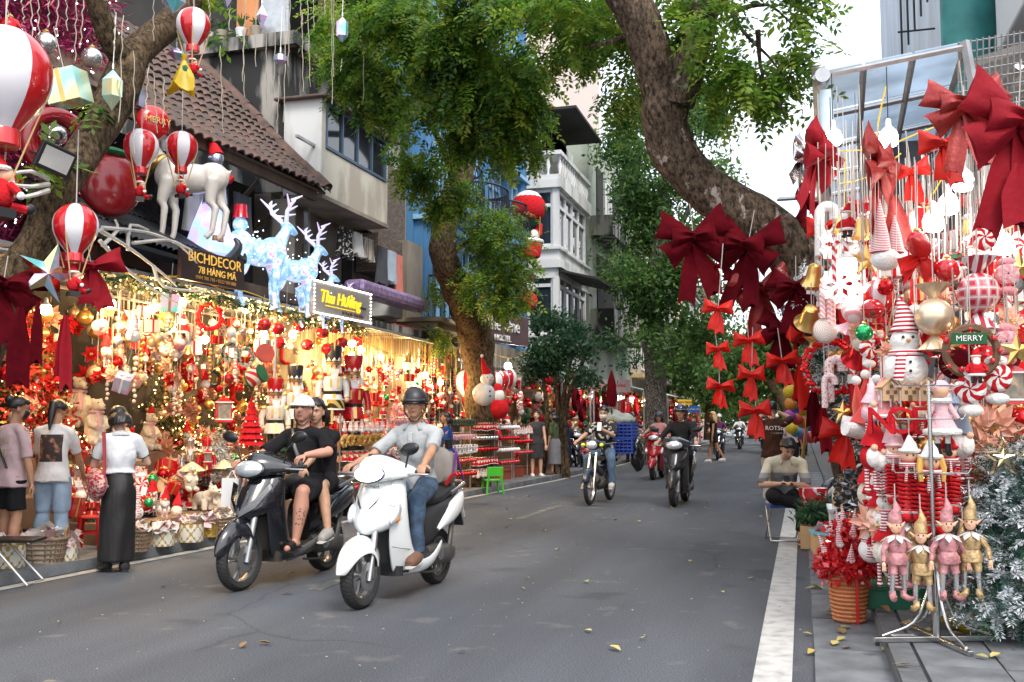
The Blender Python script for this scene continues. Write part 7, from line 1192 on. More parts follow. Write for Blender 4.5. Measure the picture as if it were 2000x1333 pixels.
for i,(px,py,a,rz,lb)in enumerate([(1748,985,(EP,EP,EP),.5,'elf doll in dusty pink, leftmost on the stand'),(1797,1005,(EG,EG,EG),-.1,'elf doll in champagne gold, second on the stand'),(1848,982,(EP,EP,EP),.2,'elf doll in dusty pink, third on the stand'),(1893,978,(EG,EG,EG),-.3,'elf doll in champagne gold, rightmost on the stand'),(1775,965,(EP,EG,EP),.8,'elf doll in pink and gold behind the front row'),(1830,960,(EP,EP,EP),1.2,'elf doll in pink turned sideways behind the front row'),(1880,1030,(EG,EP,EG),2.2,'elf doll turned away at the back of the stand')]):hp('elf',a,px,py,6.35+(.25 if i>3 else .03*(i%2)),1.2,lb,rz,.12,'elf dolls on the steel stand')
p0=V((.73,6.42,.09));t=thing('steel_stand','chrome doll stand with curved braces on a crossed steel base','display stand',p0);CHR=mat('brushed steel',(.5,.5,.5),.22,metal=1,var=.1)
MB().tube([(0,0,.05),(0,0,1.55)],.013,10).build('post',CHR,t);MB().tube([(0,0,.05),(0,0,.5)],.022,10).build('sleeve',CHR,t)
for i in range(4):
 a=.35+i*pi/2;d=V((cos(a),sin(a),0));q=M.Rotation(a,3,'Z');MB().box(d*.19+V((0,0,.035)),(.38,.03,.03),q).build('foot',CHR,t,bevel=.003,smooth=False);MB().tube([d*.36+V((0,0,.0)),d*.36+V((0,0,.03))],.014,8).build('foot_pad',BLACK,t);P_,r_=spline([d*.02+V((0,0,.5)),d*.05+V((0,0,.3)),d*.14+V((0,0,.13)),d*.33+V((0,0,.055))],[.009]*4,.05);MB().tube(P_,r_,8).build('brace',CHR,t)
for k,z in enumerate((1.0,1.32,1.52)):
 for i in range(6):a=i*pi/3+.3*k;d=V((cos(a),sin(a),0));MB().tube([V((0,0,z)),d*.2+V((0,0,z)),d*.22+V((0,0,z+.03))],.004,5).build('hook_arm',CHR,t)
xtree('frosted_tree','dark green tree with heavy white frost at the right edge',(1.24,6.75,.09),.1,.1,[NEEDLE],LITE,0,[],4)
ft=[o for o in bpy.data.objects if o.name.startswith('frosted_tree')][0];ft['category']='christmas tree'
blo=[]
for k in range(9):f=k/9;rr=.43*(1-f)+.05;blo.append(((0,0,.22+.95*f),(rr,rr,.11),int(280*(1-f*.8))))
fronds('sprays',ft,blo,[NEEDLE,mat('blue green needles',(.03,.09,.07),.7,var=.3)],.19,15,.036,.16,.2,2,-1,'stuff');fronds('frost_tips',ft,[(c,(r[0]*1.1,r[1]*1.1,r[2]),int(n*.95))for c,r,n in blo],[FROST,mat('white flocking',(.72,.75,.77),.95,var=.08)],.12,13,.034,.22,.1,2,-1,'stuff');P(ft,'stand',GREEN,(-.2,.2,-.02,.02,.0,.04),(-.02,.02,-.2,.2,.0,.04))
put('star',(mat('pale gold foil',(.75,.6,.35),.2,metal=.9,var=.1),.12,True),AY(1958,852,6.6),'openwork gold star on top of the frosted tree',None,1.1,(0,0,.1),.02)
xtree('christmas_tree','pink and peach flocked tree with gold lights behind the doll stand',(1.75,8.2,.1),1.85,.75,[PEACH,mat('peach flocked needles',(.7,.5,.38),.8,var=.2),NEEDLEC],LITE,170,[(PINK,36),(CHAMP,20),(PPINK,20)],1300,.07,.4,.04);xtree('christmas_tree','dark green tree with red flowers and gold balls at the right edge',(2.2,7.6,.1),2.1,.5,[NEEDLE,NEEDLEG],LITE,90,[(RED,36),(GOLD,20)],900,.08,.3,.05);xtree('christmas_tree','dark tree with gold cones and red balls behind the berry wreath',(.75,9.0,.1),2.1,.45,[NEEDLE,NEEDLEG,FROST],LITE,40,[(RED,26),(GOLD,22)],800,.08,.3,.045)
GR='%s decorations in the right stall'
def zoner(n,a,b_,c,d,Y0,Y1,idx,sc=(1.,1.7),st=(.2,1.2)):
 for i in range(n):
  k=CW[random.choice(idx)];px,py=ru(a,b_),ru(c,d);put(k[0],k[1],AY(px,py,ru(Y0,Y1)),lab(k[2],px,py,LANDR),GR%k[2].split(' ')[-1],ru(*sc),(0,0,ru(-.7,.7)),ru(*st))
zoner(75,1650,1995,400,600,8.3,10.6,[5,3,6,17,24,23,19,16,10,22],(1.2,1.9),(.2,.8));zoner(80,1600,1995,395,560,7.5,9.6,[0,2,5,3,15,16,17,21,22,23,24,27,4,13,18,22,28]);zoner(85,1640,1995,540,730,7.4,9.0,[0,1,2,3,5,12,13,16,17,20,22,23,24,26,28,14]);zoner(45,1680,1995,720,860,7.6,8.6,[2,3,12,13,6,14,11,24],(1.2,1.9),(.05,.2));zoner(30,1860,1995,780,930,7.2,7.8,[12,12,13,14,11,5],(1.4,2.1),(.02,.1))
zoner(24,1590,1680,520,820,8.6,9.3,[2,14,4,5,17,24,21],(1.2,1.8),(.1,.3));zoner(26,1690,1760,860,1010,6.9,7.4,[6,3,2,19,12],(1.3,1.8),(.05,.2))
b=MB()
t=thing('hanging_strings','many thin white strings hanging under the clear canopy','string')
for i in range(90):px=ru(1610,2000);Y=ru(7.0,9.5);p0=AY(px,ru(280,400),Y);p1=AY(px+ru(-2,2),ru(420,560),Y);b.tube([p0,p1],.0032,3,cap=False)
b.build('strands',STRING,t,kind='stuff')
b=MB();cabc=mat('yellow cable',(.75,.5,.03),.5,var=.1);tcb=thing('yellow_cable','yellow power cable looped under the clear canopy','cable')
for pts in([(1640,296),(1720,290),(1790,262),(1860,242),(1930,262)],[(1650,300),(1648,420),(1655,470)],[(1730,170),(1715,240),(1712,300)],[(1870,300),(1822,380),(1800,430),(1790,470)],[(1640,360),(1700,345),(1760,300)]):P_,r_=spline([AY(x,y,8.4)for x,y in pts],[.006]*len(pts),.1);MB().tube(P_,r_,4).build('cord',cabc,tcb)
b=MB();tcb=thing('overhead_cables','thin yellow cables strung along the front of the left stall','cable')
for pts in([(330,540),(420,556),(480,570),(560,600)],[(205,525),(300,545),(370,540),(450,575)],[(690,655),(760,690),(830,700)],[(940,670),(960,690),(1000,700),(1030,690)]):P_,r_=spline([AX(x,y,-6.8)for x,y in pts],[.008]*len(pts),.15);MB().tube(P_,r_,4).build('cord',cabc,tcb)
for i,(px,py,Y,e)in enumerate([(1735,262,7.9,22),(1627,262,8.6,18),(1624,312,8.4,18),(1880,345,7.3,24),(1852,392,7.6,20),(1822,425,7.4,20),(1655,510,7.7,24),(1700,590,8.2,22),(1960,470,7.6,22),(1840,600,8.3,22),(1700,420,8.4,18)]):
 p=AY(px,py,Y);put('bulb',('c',True),p+V((0,0,.12)),lab('lit white bulb',px,py,LANDR),'white bulbs in the right stall',1.25,(0,0,0),.4);point('point_light',p+V((0,0,-.16)),e*.11,(1,.93,.86),.07)
point('point_light',(1.9,7.3,1.6),14,(1,.8,.55),.1)  # warm point light outside the view, with no bulb modelled
t=thing('orange_basket','woven orange plastic basket with a red ribbon, heaped with red trinkets','basket',(.28,7.37,.02));OR=mat('orange woven plastic',(.5,.17,.06),.55,var=.15,scale=10);b=MB();n=30
for k in range(12):r=.1+.035*k/11;b.tube([((r+.004*(-1)**(i+k))*cos(2*pi*i/n),(r+.004*(-1)**(i+k))*sin(2*pi*i/n),.02+.028*k)for i in range(n+1)],.013,5)
b.build('weave',OR,t);MB().lathe([(.0,.004),(.097,.004),(.13,.33)],24,cap=False).build('shell',mat('dark orange plastic',(.22,.07,.03),.7),t);b=MB();torus(b,.137,.014,30,8,(0,0,.34),'Z');b.build('rim',OR,t);MB().box((.05,-.138,.17),(.018,.004,.36),M.Rotation(.1,3,'X')).build('ribbon',RED,t)
t=thing('tulle_heap','heap of red tulle and tiny striped hatted dolls in the orange basket','trinkets',(.28,7.37,.36));cards('tulle',t,[((0,0,.04),(.2,.2,.07),420),((0,0,.14),(.13,.13,.09),260),((0,0,.25),(.07,.07,.08),110)],[mat('red tulle',(.6,.015,.02),.7,var=.25,tl=.3),RED],.045,6,.03,2,-1,.6,'stuff')
for i in range(15):a=i*2.4;r=.19-.011*i;q=M.Rotation(.55*cos(a)*(1-i/16),3,'Y')@M.Rotation(-.55*sin(a)*(1-i/16),3,'X');b=MB();c=V((r*cos(a),r*sin(a),.06+.019*i));b.lathe([(.028,0),(.016,.06),(.002,.13)],10,c,q@V((0,0,1)));b.ell(c,(.03,.028,.025),8,6,None,1);b.build('little_hat',[KNITR,WPL],t)
t=thing('peach_crate','pale peach plastic crate with a blue rim holding small packets','crate',(.27,11.1,.01),.1);PC=mat('peach plastic',(.68,.42,.2),.5,var=.08);P(t,'wall',PC,(-.2,.2,-.16,.16,0,.2),bevel=.015);P(t,'rim',mat('sky blue plastic',(.2,.55,.65),.4),(-.215,.215,-.175,.175,.2,.235),bevel=.008);packets(t,.16,30,.24,[PPINK,CELL2,RED],.06)
t=thing('fir_garland_pile','pile of dark green fir garland on a box behind the peach crate','garland',(.2,11.6,.25));cards('sprigs',t,[((0,0,.12),(.26,.2,.14),420)],[NEEDLE,mat('mid fir green',(.03,.1,.03),.7,var=.3)],.09,4,.05,2,-1,.2,'stuff');P(t,'box',BEIGEF,(-.25,.25,-.2,.2,-.24,.0))
t=thing('white_table','low table of white candles and boxes in front of the black bag','table',(.62,10.6,.09));P(t,'table_top',WPL,(-.4,.4,-.35,.35,.42,.45));P(t,'cloth',WHITE,(-.38,.38,-.33,.33,.0,.419))
for i in range(11):q=thing('white_candle','white roll candle standing %s on the low table'%('upright','leaning')[i%2],'candle',(.62-.33+.066*i,10.35+.05*(i%3),.545),0,'white roll candles',rot=(0,ru(-.05,.25)if i%2 else 0,0));MB().lathe([(.03,0),(.03,.2+.05*(i%3)),(.0,.2+.05*(i%3))],12).build('body',WPL,q);MB().lathe([(.031,.04),(.031,.08)],12,cap=False).build('band',GOLD,q)
for i in range(4):q=thing('white_box','flat white carton %s of the pile on the low table'%('lowest','second','third','top')[i],'box',(.75,10.3,.541+.05*i),.2*i,'white cartons');P(q,'carton',WPL,(-.13,.13,-.1,.1,0,.046),bevel=.004);P(q,'lid_line',PPINK,(-.131,.131,-.101,.101,.03,.034))
b=MB();b.ell((0,0,.26),(.3,.26,.27),22,16);b.ell((.1,0,.45),(.15,.13,.13),14,10);b.tube([(.12,0,.52),(.2,0,.66)],[.05,.02],8)
t=thing('black_bag','big crumpled shiny black rubbish bag below the scarlet bow','bag',(.55,9.2,.5));link('sheet',blob(b,mat('shiny black plastic',(.012,.012,.014),.22,var=.2,bump=1.,bscale=9,spec=.8),.014,2,lambda p:.028*np.sin(p[:,0]*31+4*np.sin(p[:,2]*17))*np.sin(p[:,2]*23+3*np.sin(p[:,1]*19))),t);P(thing('bag_table','dark cloth covered bench under the black bag','bench',(.55,9.2,.09)),'bench',DARKW,(-.32,.32,-.28,.28,0,.42))
t=thing('snowflake_tube','red cylinder printed with white snowflakes left of the black bag','box',(.1,11.9,.02));MB().lathe([(.16,0),(.16,.62),(0,.63)],20).build('wall',mat('red snowflake print',(.5,.01,.02),.4,var=0,col2=(.75,.7,.7),scale=16,thr=(.62,.64),detail=0),t);P(t,'box_under',BEIGEF,(-.18,.18,-.18,.18,-.01,.0))
t=thing('drink_bottle','orange drink bottle with a black label behind the basket','bottle',(.36,9.1,.09));MB().lathe([(.035,0),(.037,.02),(.037,.17),(.015,.22),(.015,.235)],14).build('body',mat('orange drink',(.8,.25,.01),.15,coat=.5),t);MB().lathe([(.038,.06),(.038,.14)],14,cap=False).build('label',BLACK,t);MB().lathe([(.017,.235),(.017,.26),(0,.26)],12).build('cap',OR,t)
t=thing('red_felt_hat','pointed red felt hat standing behind the orange basket','hat',(.5,8.2,.62),rot=(0,2.9,0));MB().lathe([(.09,-.1),(.05,.08),(.004,.3)],14).build('cone',FELT,t)
t=thing('yellow_sack','yellow plastic sack lying behind the steel stand','bag',(1.05,6.85,.09));b=MB();b.ell((0,0,.12),(.26,.2,.13),16,10);link('sheet',blob(b,mat('thin yellow plastic'),.02,2,lambda p:.02*np.sin(p[:,0]*40+3*np.sin(p[:,1]*30))),t)
t=thing('green_crate','green plastic crate in the shade behind the steel stand','crate',(.6,7.6,.09));P(t,'wall',mat('green plastic crate',(.01,.14,.07),.5),(-.2,.2,-.15,.15,0,.14),bevel=.01);P(t,'rim',mat('green plastic crate'),(-.215,.215,-.165,.165,.14,.165))
t=thing('price_tag','small printed white card lying on the pavement by the stand','card',(.56,6.5,.112),.3);P(t,'sheet',WPL,(-.07,.07,-.05,.05,0,.003));b=MB()
for i in range(5):b.box((0,-.035+.017*i,.0036),(.11,.006,.0005))
b.build('print',mat('grey print',(.3,.3,.32),.6),t,kind='stuff')
t=thing('bamboo_pole','bamboo pole leaning by the right kerb','pole');MB().tube([AY(1566,905,12.6),AY(1582,780,11.6)],.02,8).build('cane',mat('bamboo',(.5,.3,.1),.5,var=.2,scale=3),t)
PB=[(.55,.4,.02),(.05,.35,.5),(.35,.05,.3),(.5,.05,.03),(.5,.2,.02),(.08,.15,.5)];PBN=['yellow','turquoise','purple','red','orange','blue']
for i in range(16):k=i%6;t=thing('paper_ball','%s paper ball lantern hanging past the leaning tree, %s'%(PBN[k],['upper row','middle row','low row'][i//6]),'paper lantern',AY(1545+12*(i%4)+ru(-3,3),765+i*6,19+i*.3),0,'coloured paper balls');MB().ell((0,0,0),.13,14,10,None,0,.03,14).build('shade',mat('paper %d'%k,PB[k],.6,var=.1),t);MB().tube([(0,0,.12),(0,0,.8)],.006,4).build('string',STRING,t)
t=thing('street_lamp','street lamp head on a long arm against the white sky','street lamp',AY(1540,388,24));MB().box((0,0,0),(.55,.2,.08),None,0,.8).build('lamp_head',METALG,t,bevel=.02);MB().tube([(.2,0,.0),(2.2,0,-.2),(2.6,0,-1.2),(2.6,0,-6.6)],.05,8).build('arm',METALG,t)
# ================================================================ scooters (X forward, Y left, Z up, origin on the ground between the wheels)
TYRE=mat('scooter tyre',(.02,.02,.021),.75,var=.25,scale=14,bump=.4,bscale=60);RIM=mat('grey alloy',(.3,.3,.3),.35,metal=.8,var=.15);DPL=mat('dark grey plastic',(.025,.026,.028),.5,var=.2,scale=10);SEATM=mat('black vinyl seat',(.014,.014,.015),.55,var=.2,scale=8);ALU=mat('brushed alloy',(.45,.45,.45),.3,metal=.9,var=.15);ENG=mat('grimy engine metal',(.12,.115,.11),.5,metal=.6,var=.35,scale=8);LENS=mat('headlamp glass',(.75,.8,.85),.05,var=.15,scale=20,metal=.5,coat=1);LENSON=mat('lit headlamp',(1,.97,.9),.1,var=0,emis=(1,.95,.88),es=3.2);AMB=mat('amber lens',(.8,.28,.03),.15,coat=.6);REDL=mat('red tail lens',(.45,.01,.01),.15,coat=.6)
def se(x,zc,hw,hh,n=18,p=2.6,yc=0.,sl=0.):
 out=[]
 for i in range(n):a=2*pi*i/n;c,s_=cos(a),sin(a);y=hw*math.copysign(abs(c)**(2/p),c);z=hh*math.copysign(abs(s_)**(2/p),s_);out.append(V((x+sl*z,yc+y,zc+z)))
 return out
def paint(key,col):return mat(key,col,.18,col2=[x*.55+.06 for x in col],thr=(.64,.74),scale=7,detail=9,coat=.8,spec=.6)
def wheel(par,x,r,w,front=True,spokes=5,wire=False,z=None):
 z=z or r;t=bpy.data.objects.new('wheel',None);
 b=MB();prof=[(r-.075,-w*.32),(r-.06,-w*.46),(r-.03,-w*.5),(r-.008,-w*.3),(r,0),(r-.008,w*.3),(r-.03,w*.5),(r-.06,w*.46),(r-.075,w*.32)]
 rings=[[V((x+q*sin(2*pi*i/40),y,z+q*cos(2*pi*i/40)))for i in range(40)]for q,y in prof];b.loft(rings,True,False)
 for i in range(48):
  a=2*pi*i/48
  for s in(-1,1):pts=[V((x+(r+.0005)*sin(a),s*.002,z+(r+.0005)*cos(a))),V((x+(r-.006)*sin(a+.06),s*w*.3,z+(r-.006)*cos(a+.06))),V((x+(r-.026)*sin(a+.1),s*w*.49,z+(r-.026)*cos(a+.1)))];b.tube(pts,.003,3,1)
 wo=b.build('wheel',[TYRE,DARKIN],par);rm=MB();ro=r-.07
 rm.loft([[V((x+q*sin(2*pi*i/32),y,z+q*cos(2*pi*i/32)))for i in range(32)]for q,y in((ro+.004,-w*.34),(ro-.012,-w*.3),(ro-.02,0),(ro-.012,w*.3),(ro+.004,w*.34))],True,False);rm.tube([(x,-w*.55,z),(x,w*.55,z)],.035,14)
 if wire:
  for i in range(26):a=2*pi*i/26;rm.tube([(x+.03*sin(a+.4*(-1)**i),(-1)**i*.03,z+.03*cos(a+.4*(-1)**i)),(x+ro*sin(a),0,z+ro*cos(a))],.0025,4)
 else:
  for i in range(spokes):
   a=2*pi*i/spokes+.3
   for da in(-.16,.16):rm.tube([(x+.03*sin(a),0,z+.03*cos(a)),(x+ro*.6*sin(a+da*.5),.008,z+ro*.6*cos(a+da*.5)),(x+ro*sin(a+da),0,z+ro*cos(a+da))],[.016,.012,.015],6)
 rm.build('rim',RIM if not wire else ALU,wo)
 if front:MB().lathe([(.05,0),(.105,.0),(.105,.005),(.05,.006)],24,(x,w*.62,z),(0,1,0),cap=False).build('brake_disc',ALU,wo)
 return wo
def scooter(label,front,hd,body,style='a',lit=False,name='scooter',grp=None,floor=DPL,mirrors=2,detail=True):
 """front = where the front tyre touches the road, hd = heading angle"""
 d=V((cos(hd),sin(hd),0));t=thing(name,label,'scooter',V((front[0],front[1],0))-d*.64,hd,grp);big=style=='b';r=.265 if big else .24;fx=.64
 wheel(t,fx,r,.1,True,5);wheel(t,-.6,r,.11,False,5)
 for s in(-1,1):b=MB();b.tube([(fx+.005,s*.075,r-.03),(fx-.06,s*.075,r+.22),(.52,s*.06,.66)],[.022,.024,.03],10);b.build('fork',ALU if not big else METALG,t)
 MB().tube([(.54,0,.55),(.36,0,1.0)],.045,10).build('steering_column',DPL,t);MB().box((fx-.05,.085,r+.02),(.06,.03,.09)).build('brake_caliper',ENG,t,bevel=.008)
 b=MB();rings=[];a0,a1=(8,142)if not big else(8,130)
 for k in range(13):
  f=k/12;a=R(a0+(a1-a0)*f);rr=r+.04+.03*sin(pi*f)+(.06*(1-f)**3 if not big else .01);w=(.03+.08*min(1,f*2.2)**.6)*(1 if not big else .92);dr=.07+.13*f
  rings.append([V((fx+(rr-dr*abs(u)**2.4)*cos(a),w*(u if abs(u)<1 else u),r+(rr-dr*abs(u)**2.4)*sin(a)))for u in(-1,-.85,-.5,0,.5,.85,1)])
 b.loft(rings,False);b.build('front_mudguard',body,t,sub=1,solid=.008)
 if not big:st=[(.985,.395,.09,.05),(.965,.43,.125,.07),(.9,.475,.155,.1),(.8,.53,.18,.13),(.69,.59,.205,.18),(.605,.63,.215,.24),(.565,.615,.2,.25),(.55,.54,.18,.22)]
 else:st=[(.98,.43,.1,.06),(.95,.47,.125,.09),(.86,.535,.16,.13),(.76,.595,.185,.18),(.68,.645,.2,.24),(.62,.665,.19,.28),(.575,.64,.15,.27),(.56,.57,.12,.2)]
 b=MB();rings=[]
 for z,xf,hw,dep in st:rings.append([V((xf-dep*abs(u)**2.,hw*(1.0*u),z-(.0 if big else .02)*(1-abs(u))+(.06*abs(u)**2 if z<.66 else 0)))for u in[-1+j/5 for j in range(11)]])
 b.loft(rings,False);b.build('front_shield',body,t,sub=1,solid=.012)
 for s in(-1,1):
  b=MB();P2=[(.96,.40,.28,.1,.18),(.8,.46,.31,.16,.21),(.64,.48,.29,.15,.215),(.5,.45,.25,.125,.212),(.38,.41,.19,.11,.21),(.28,.37,.06,.1,.205),(.2,.32,-.02,.09,.19)]if not big else[(.96,.40,.28,.1,.18),(.8,.47,.31,.16,.2),(.64,.48,.29,.13,.2),(.48,.43,.24,.11,.19),(.34,.39,.19,.1,.185),(.22,.34,.1,.09,.17)]
  b.loft([[V((xa,s*ya,z)),V((xa*.66+xb*.34,s*(ya*.45+yb*.58),z)),V((xa*.3+xb*.7,s*yb*1.03,z)),V((xb,s*yb,z)),V((xb-.012,s*(yb-.03),z))]for z,xa,xb,ya,yb in P2],False);b.build('leg_shield',body,t,sub=1,solid=.012)
  if not big:
   b=MB();b.loft([[V((x,s*y,zt)),V((x,s*(y+.012),(zt+zb)/2)),V((x,s*(y-.03),zb))]for x,zt,zb,y in((.2,.36,.2,.185),(.08,.3,.19,.205),(-.1,.3,.195,.205),(-.25,.36,.23,.195),(-.36,.44,.33,.185))],False);b.build('floor_fairing',body,t,sub=1,solid=.01)
  else:b=MB();b.loft([[V((x,s*y,zt)),V((x,s*(y+.01),(zt+zb)/2)),V((x,s*(y-.04),zb))]for x,zt,zb,y in((.22,.3,.17,.16),(.0,.3,.2,.19),(-.25,.38,.29,.19),(-.4,.46,.38,.18))],False);b.build('floor_fairing',mat('silver grey trim',(.22,.22,.23),.35,metal=.5),t,sub=1,solid=.01)
  b=MB();
  if not big:b.ell((.44,s*.185,.69),(.1,.035,.05),12,8,M.Rotation(R(48),3,'Y')@M.Rotation(s*R(-18),3,'X'));b.build('indicator',LENS,t);MB().ell((.455,s*.19,.655),(.045,.032,.035),10,8).build('amber_lens',AMB,t)
  else:b.loft([[V((.69,s*.01,.6)),V((.69,s*.03,.66)),V((.64,s*.02,.6))],[V((.615,s*.13,.68)),V((.615,s*.125,.75)),V((.56,s*.12,.69))],[V((.49,s*.2,.84)),V((.5,s*.195,.88)),V((.45,s*.18,.85))]]);b.build('chrome_strip',mat('chrome trim',(.7,.7,.7),.12,metal=1,var=.05),t)
 for z in((.74,.42)if not big else(.8,)):
  for s in(-1,1):b=MB();b.tube([(.5-.2*(.74-z),s*.15,z+.02),(.42-.2*(.74-z),s*.195,z),(.3-.12*(.74-z),s*.218,z-.015)],.0022,4);b.build('panel_seam',BLACK,t)
 b=MB();b.loft([[V((x,-w,z0)),V((x,w,z0)),V((x,w,z1)),V((x,-w,z1))]for x,w,z0,z1 in((.33,.13,.2,.94),(.27,.16,.2,.94))]);b.build('inner_shield',floor,t,smooth=False)
 b=MB();b.loft([se(x,zc,hw,hh)for x,zc,hw,hh in((.33,.25,.12,.05),(.2,.24,.175,.05),(-.1,.25,.18,.05),(-.3,.3,.16,.08))]);b.build('footboard',floor,t)
 tl=[(-.17,.5,.12,.2),(-.26,.53,.16,.19),(-.45,.6,.175,.14),(-.65,.65,.165,.11),(-.85,.72,.125,.075),(-.97,.76,.06,.04)]
 b=MB();b.loft([se(*q)for q in tl]);b.build('tail_body',DPL if not big else body,t)
 for s in(-1,1):b=MB();b.loft([[V((x,s*(w-.03),zb)),V((x,s*w,zb+.03*(zt-zb))),V((x,s*(w+.012),(zb+zt)/2)),V((x,s*(w-.01),zt)),V((x,s*(w-.05),zt+.005))]for x,w,zb,zt in((-.3,.178,.49,.5),(-.4,.19,.5,.6),(-.55,.195,.53,.69),(-.72,.185,.58,.75),(-.88,.145,.66,.79),(-.99,.07,.73,.8))],False);b.build('side_panel',body,t,sub=1,solid=.01)
 b=MB();b.loft([se(x,z,hw,hh,16,2.4)for x,z,hw,hh in((-.13,.71,.05,.03),(-.2,.725,.115,.05),(-.34,.735,.14,.055),(-.48,.745,.14,.055),(-.58,.775,.135,.06),(-.75,.8,.12,.05),(-.87,.81,.07,.03))]);b.build('seat',SEATM,t)
 P_,r_=spline([(-.6,.15,.78),(-.8,.15,.83),(-.98,.09,.85),(-1.02,0,.855),(-.98,-.09,.85),(-.8,-.15,.83),(-.6,-.15,.78)],[.016]*7,.05);MB().tube(P_,r_,8).build('grab_rail',ALU,t)
 MB().ell((-.985,0,.74),(.03,.1,.045),14,8).build('tail_light',REDL,t);b=MB();b.box((-.95,0,.56),(.02,.17,.2),M.Rotation(R(25),3,'Y'));b.build('rear_mudguard',DPL,t);MB().box((-.975,0,.6),(.006,.19,.13),M.Rotation(R(25),3,'Y')).build('number_plate',WPL,t)
 b=MB();b.loft([se(x,z,hw,hh,16,2.6,.1)for x,z,hw,hh in((-.2,.3,.05,.07),(-.33,.29,.07,.095),(-.5,.28,.07,.08),(-.62,.27,.06,.085),(-.72,.27,.035,.06))]);b.build('engine_cover',ENG,t);MB().lathe([(.05,0),(.058,.01),(.03,.02)],16,(-.36,.165,.3),(0,1,0)).build('fan_cover',ALU,t);b=MB();b.tube([(-.3,-.1,.25),(-.45,-.15,.24),(-.55,-.16,.28)],[.02,.02,.035],8);b.tube([(-.52,-.16,.27),(-.95,-.17,.36)],[.055,.055],14);b.build('exhaust',DPL,t);b=MB();b.tube([(-.6,.13,.3),(-.7,.12,.6)],.024,8)
 b.build('shock_absorber',ENG,t);b=MB();b.tube([(-.12,.1,.17),(-.42,.13,.14)],.01,6);b.build('side_stand',ENG,t)
 b=MB();rows=((-.29,.30,1.0,.03,.03),(-.22,.33,1.01,.05,.046),(-.15,.4,1.02,.08,.07),(-.07,.445,1.03,.105,.095),(0,.46,1.035,.11,.1),(.07,.445,1.03,.105,.095),(.15,.4,1.02,.08,.07),(.22,.33,1.01,.05,.046),(.29,.30,1.0,.03,.03))
 b.loft([[V((x+rx*math.copysign(abs(cos(a))**.8,cos(a)),y,z+rz*math.copysign(abs(sin(a))**.8,sin(a))-.35*rx*cos(a)))for a in[2*pi*i/16 for i in range(16)]]for y,x,z,rx,rz in rows]);b.build('handlebar_cowl',body,t,sub=1)
 b=MB();b.ell((.535,0,.99),(.06,.125,.066)if not big else(.075,.14,.075),20,12,M.Rotation(R(-24),3,'Y'));b.build('headlight',LENSON if lit else LENS,t);q_=M.Rotation(R(-24),3,'Y');b=MB();rx_,ry_,rz_=(.03,.135,.074)if not big else(.04,.15,.083);b.ell((.53,0,.988),(rx_,ry_,rz_),22,12,q_);b.build('headlight_bezel',mat('dark blue bezel',(.03,.05,.12),.2,coat=.5)if lit else BLACK,t);MB().box((.33,0,1.11),(.1,.2,.02),M.Rotation(R(-25),3,'Y')).build('dash',BLACK,t)
 for s in(-1,1):
  b=MB();b.tube([(.31,s*.26,1.0),(.27,s*.39,1.01)],[.017,.018],10);b.build('grip',BLACK,t);b=MB();b.tube([(.36,s*.24,.99),(.37,s*.3,.99),(.33,s*.4,.985)],[.01,.008,.01],7);b.build('brake_lever',ALU,t)
  if mirrors==2 or s>0:b=MB();hy,hz=(.36,1.26)if mirrors==2 else(.25,1.18);b.tube([(.36,s*.22,1.03),(.37,s*.25,1.15),(.35,s*(hy-.02),hz-.02)],.008,6);b.build('mirror_arm',BLACK,t);b=MB();b.ell((.35,s*hy,hz),(.028,.085,.05),16,10,M.Rotation(s*.25,3,'X'));b.build('mirror',BLACK,t);MB().ell((.33,s*hy,hz),(.012,.074,.042),14,8,M.Rotation(s*.25,3,'X')).build('mirror_glass',GLASSS,t)
 if not big:
  for s in(-1,1):b=MB();b.loft([[V((.592,s*.03,.735)),V((.6,s*.036,.735)),V((.598,s*.04,.73))],[V((.562,s*.06,.775)),V((.572,s*.072,.78)),V((.566,s*.08,.775))],[V((.53,s*.1,.83)),V((.532,s*.102,.832)),V((.53,s*.104,.83))]]);b.build('air_slot',BLACK,t)
 return t
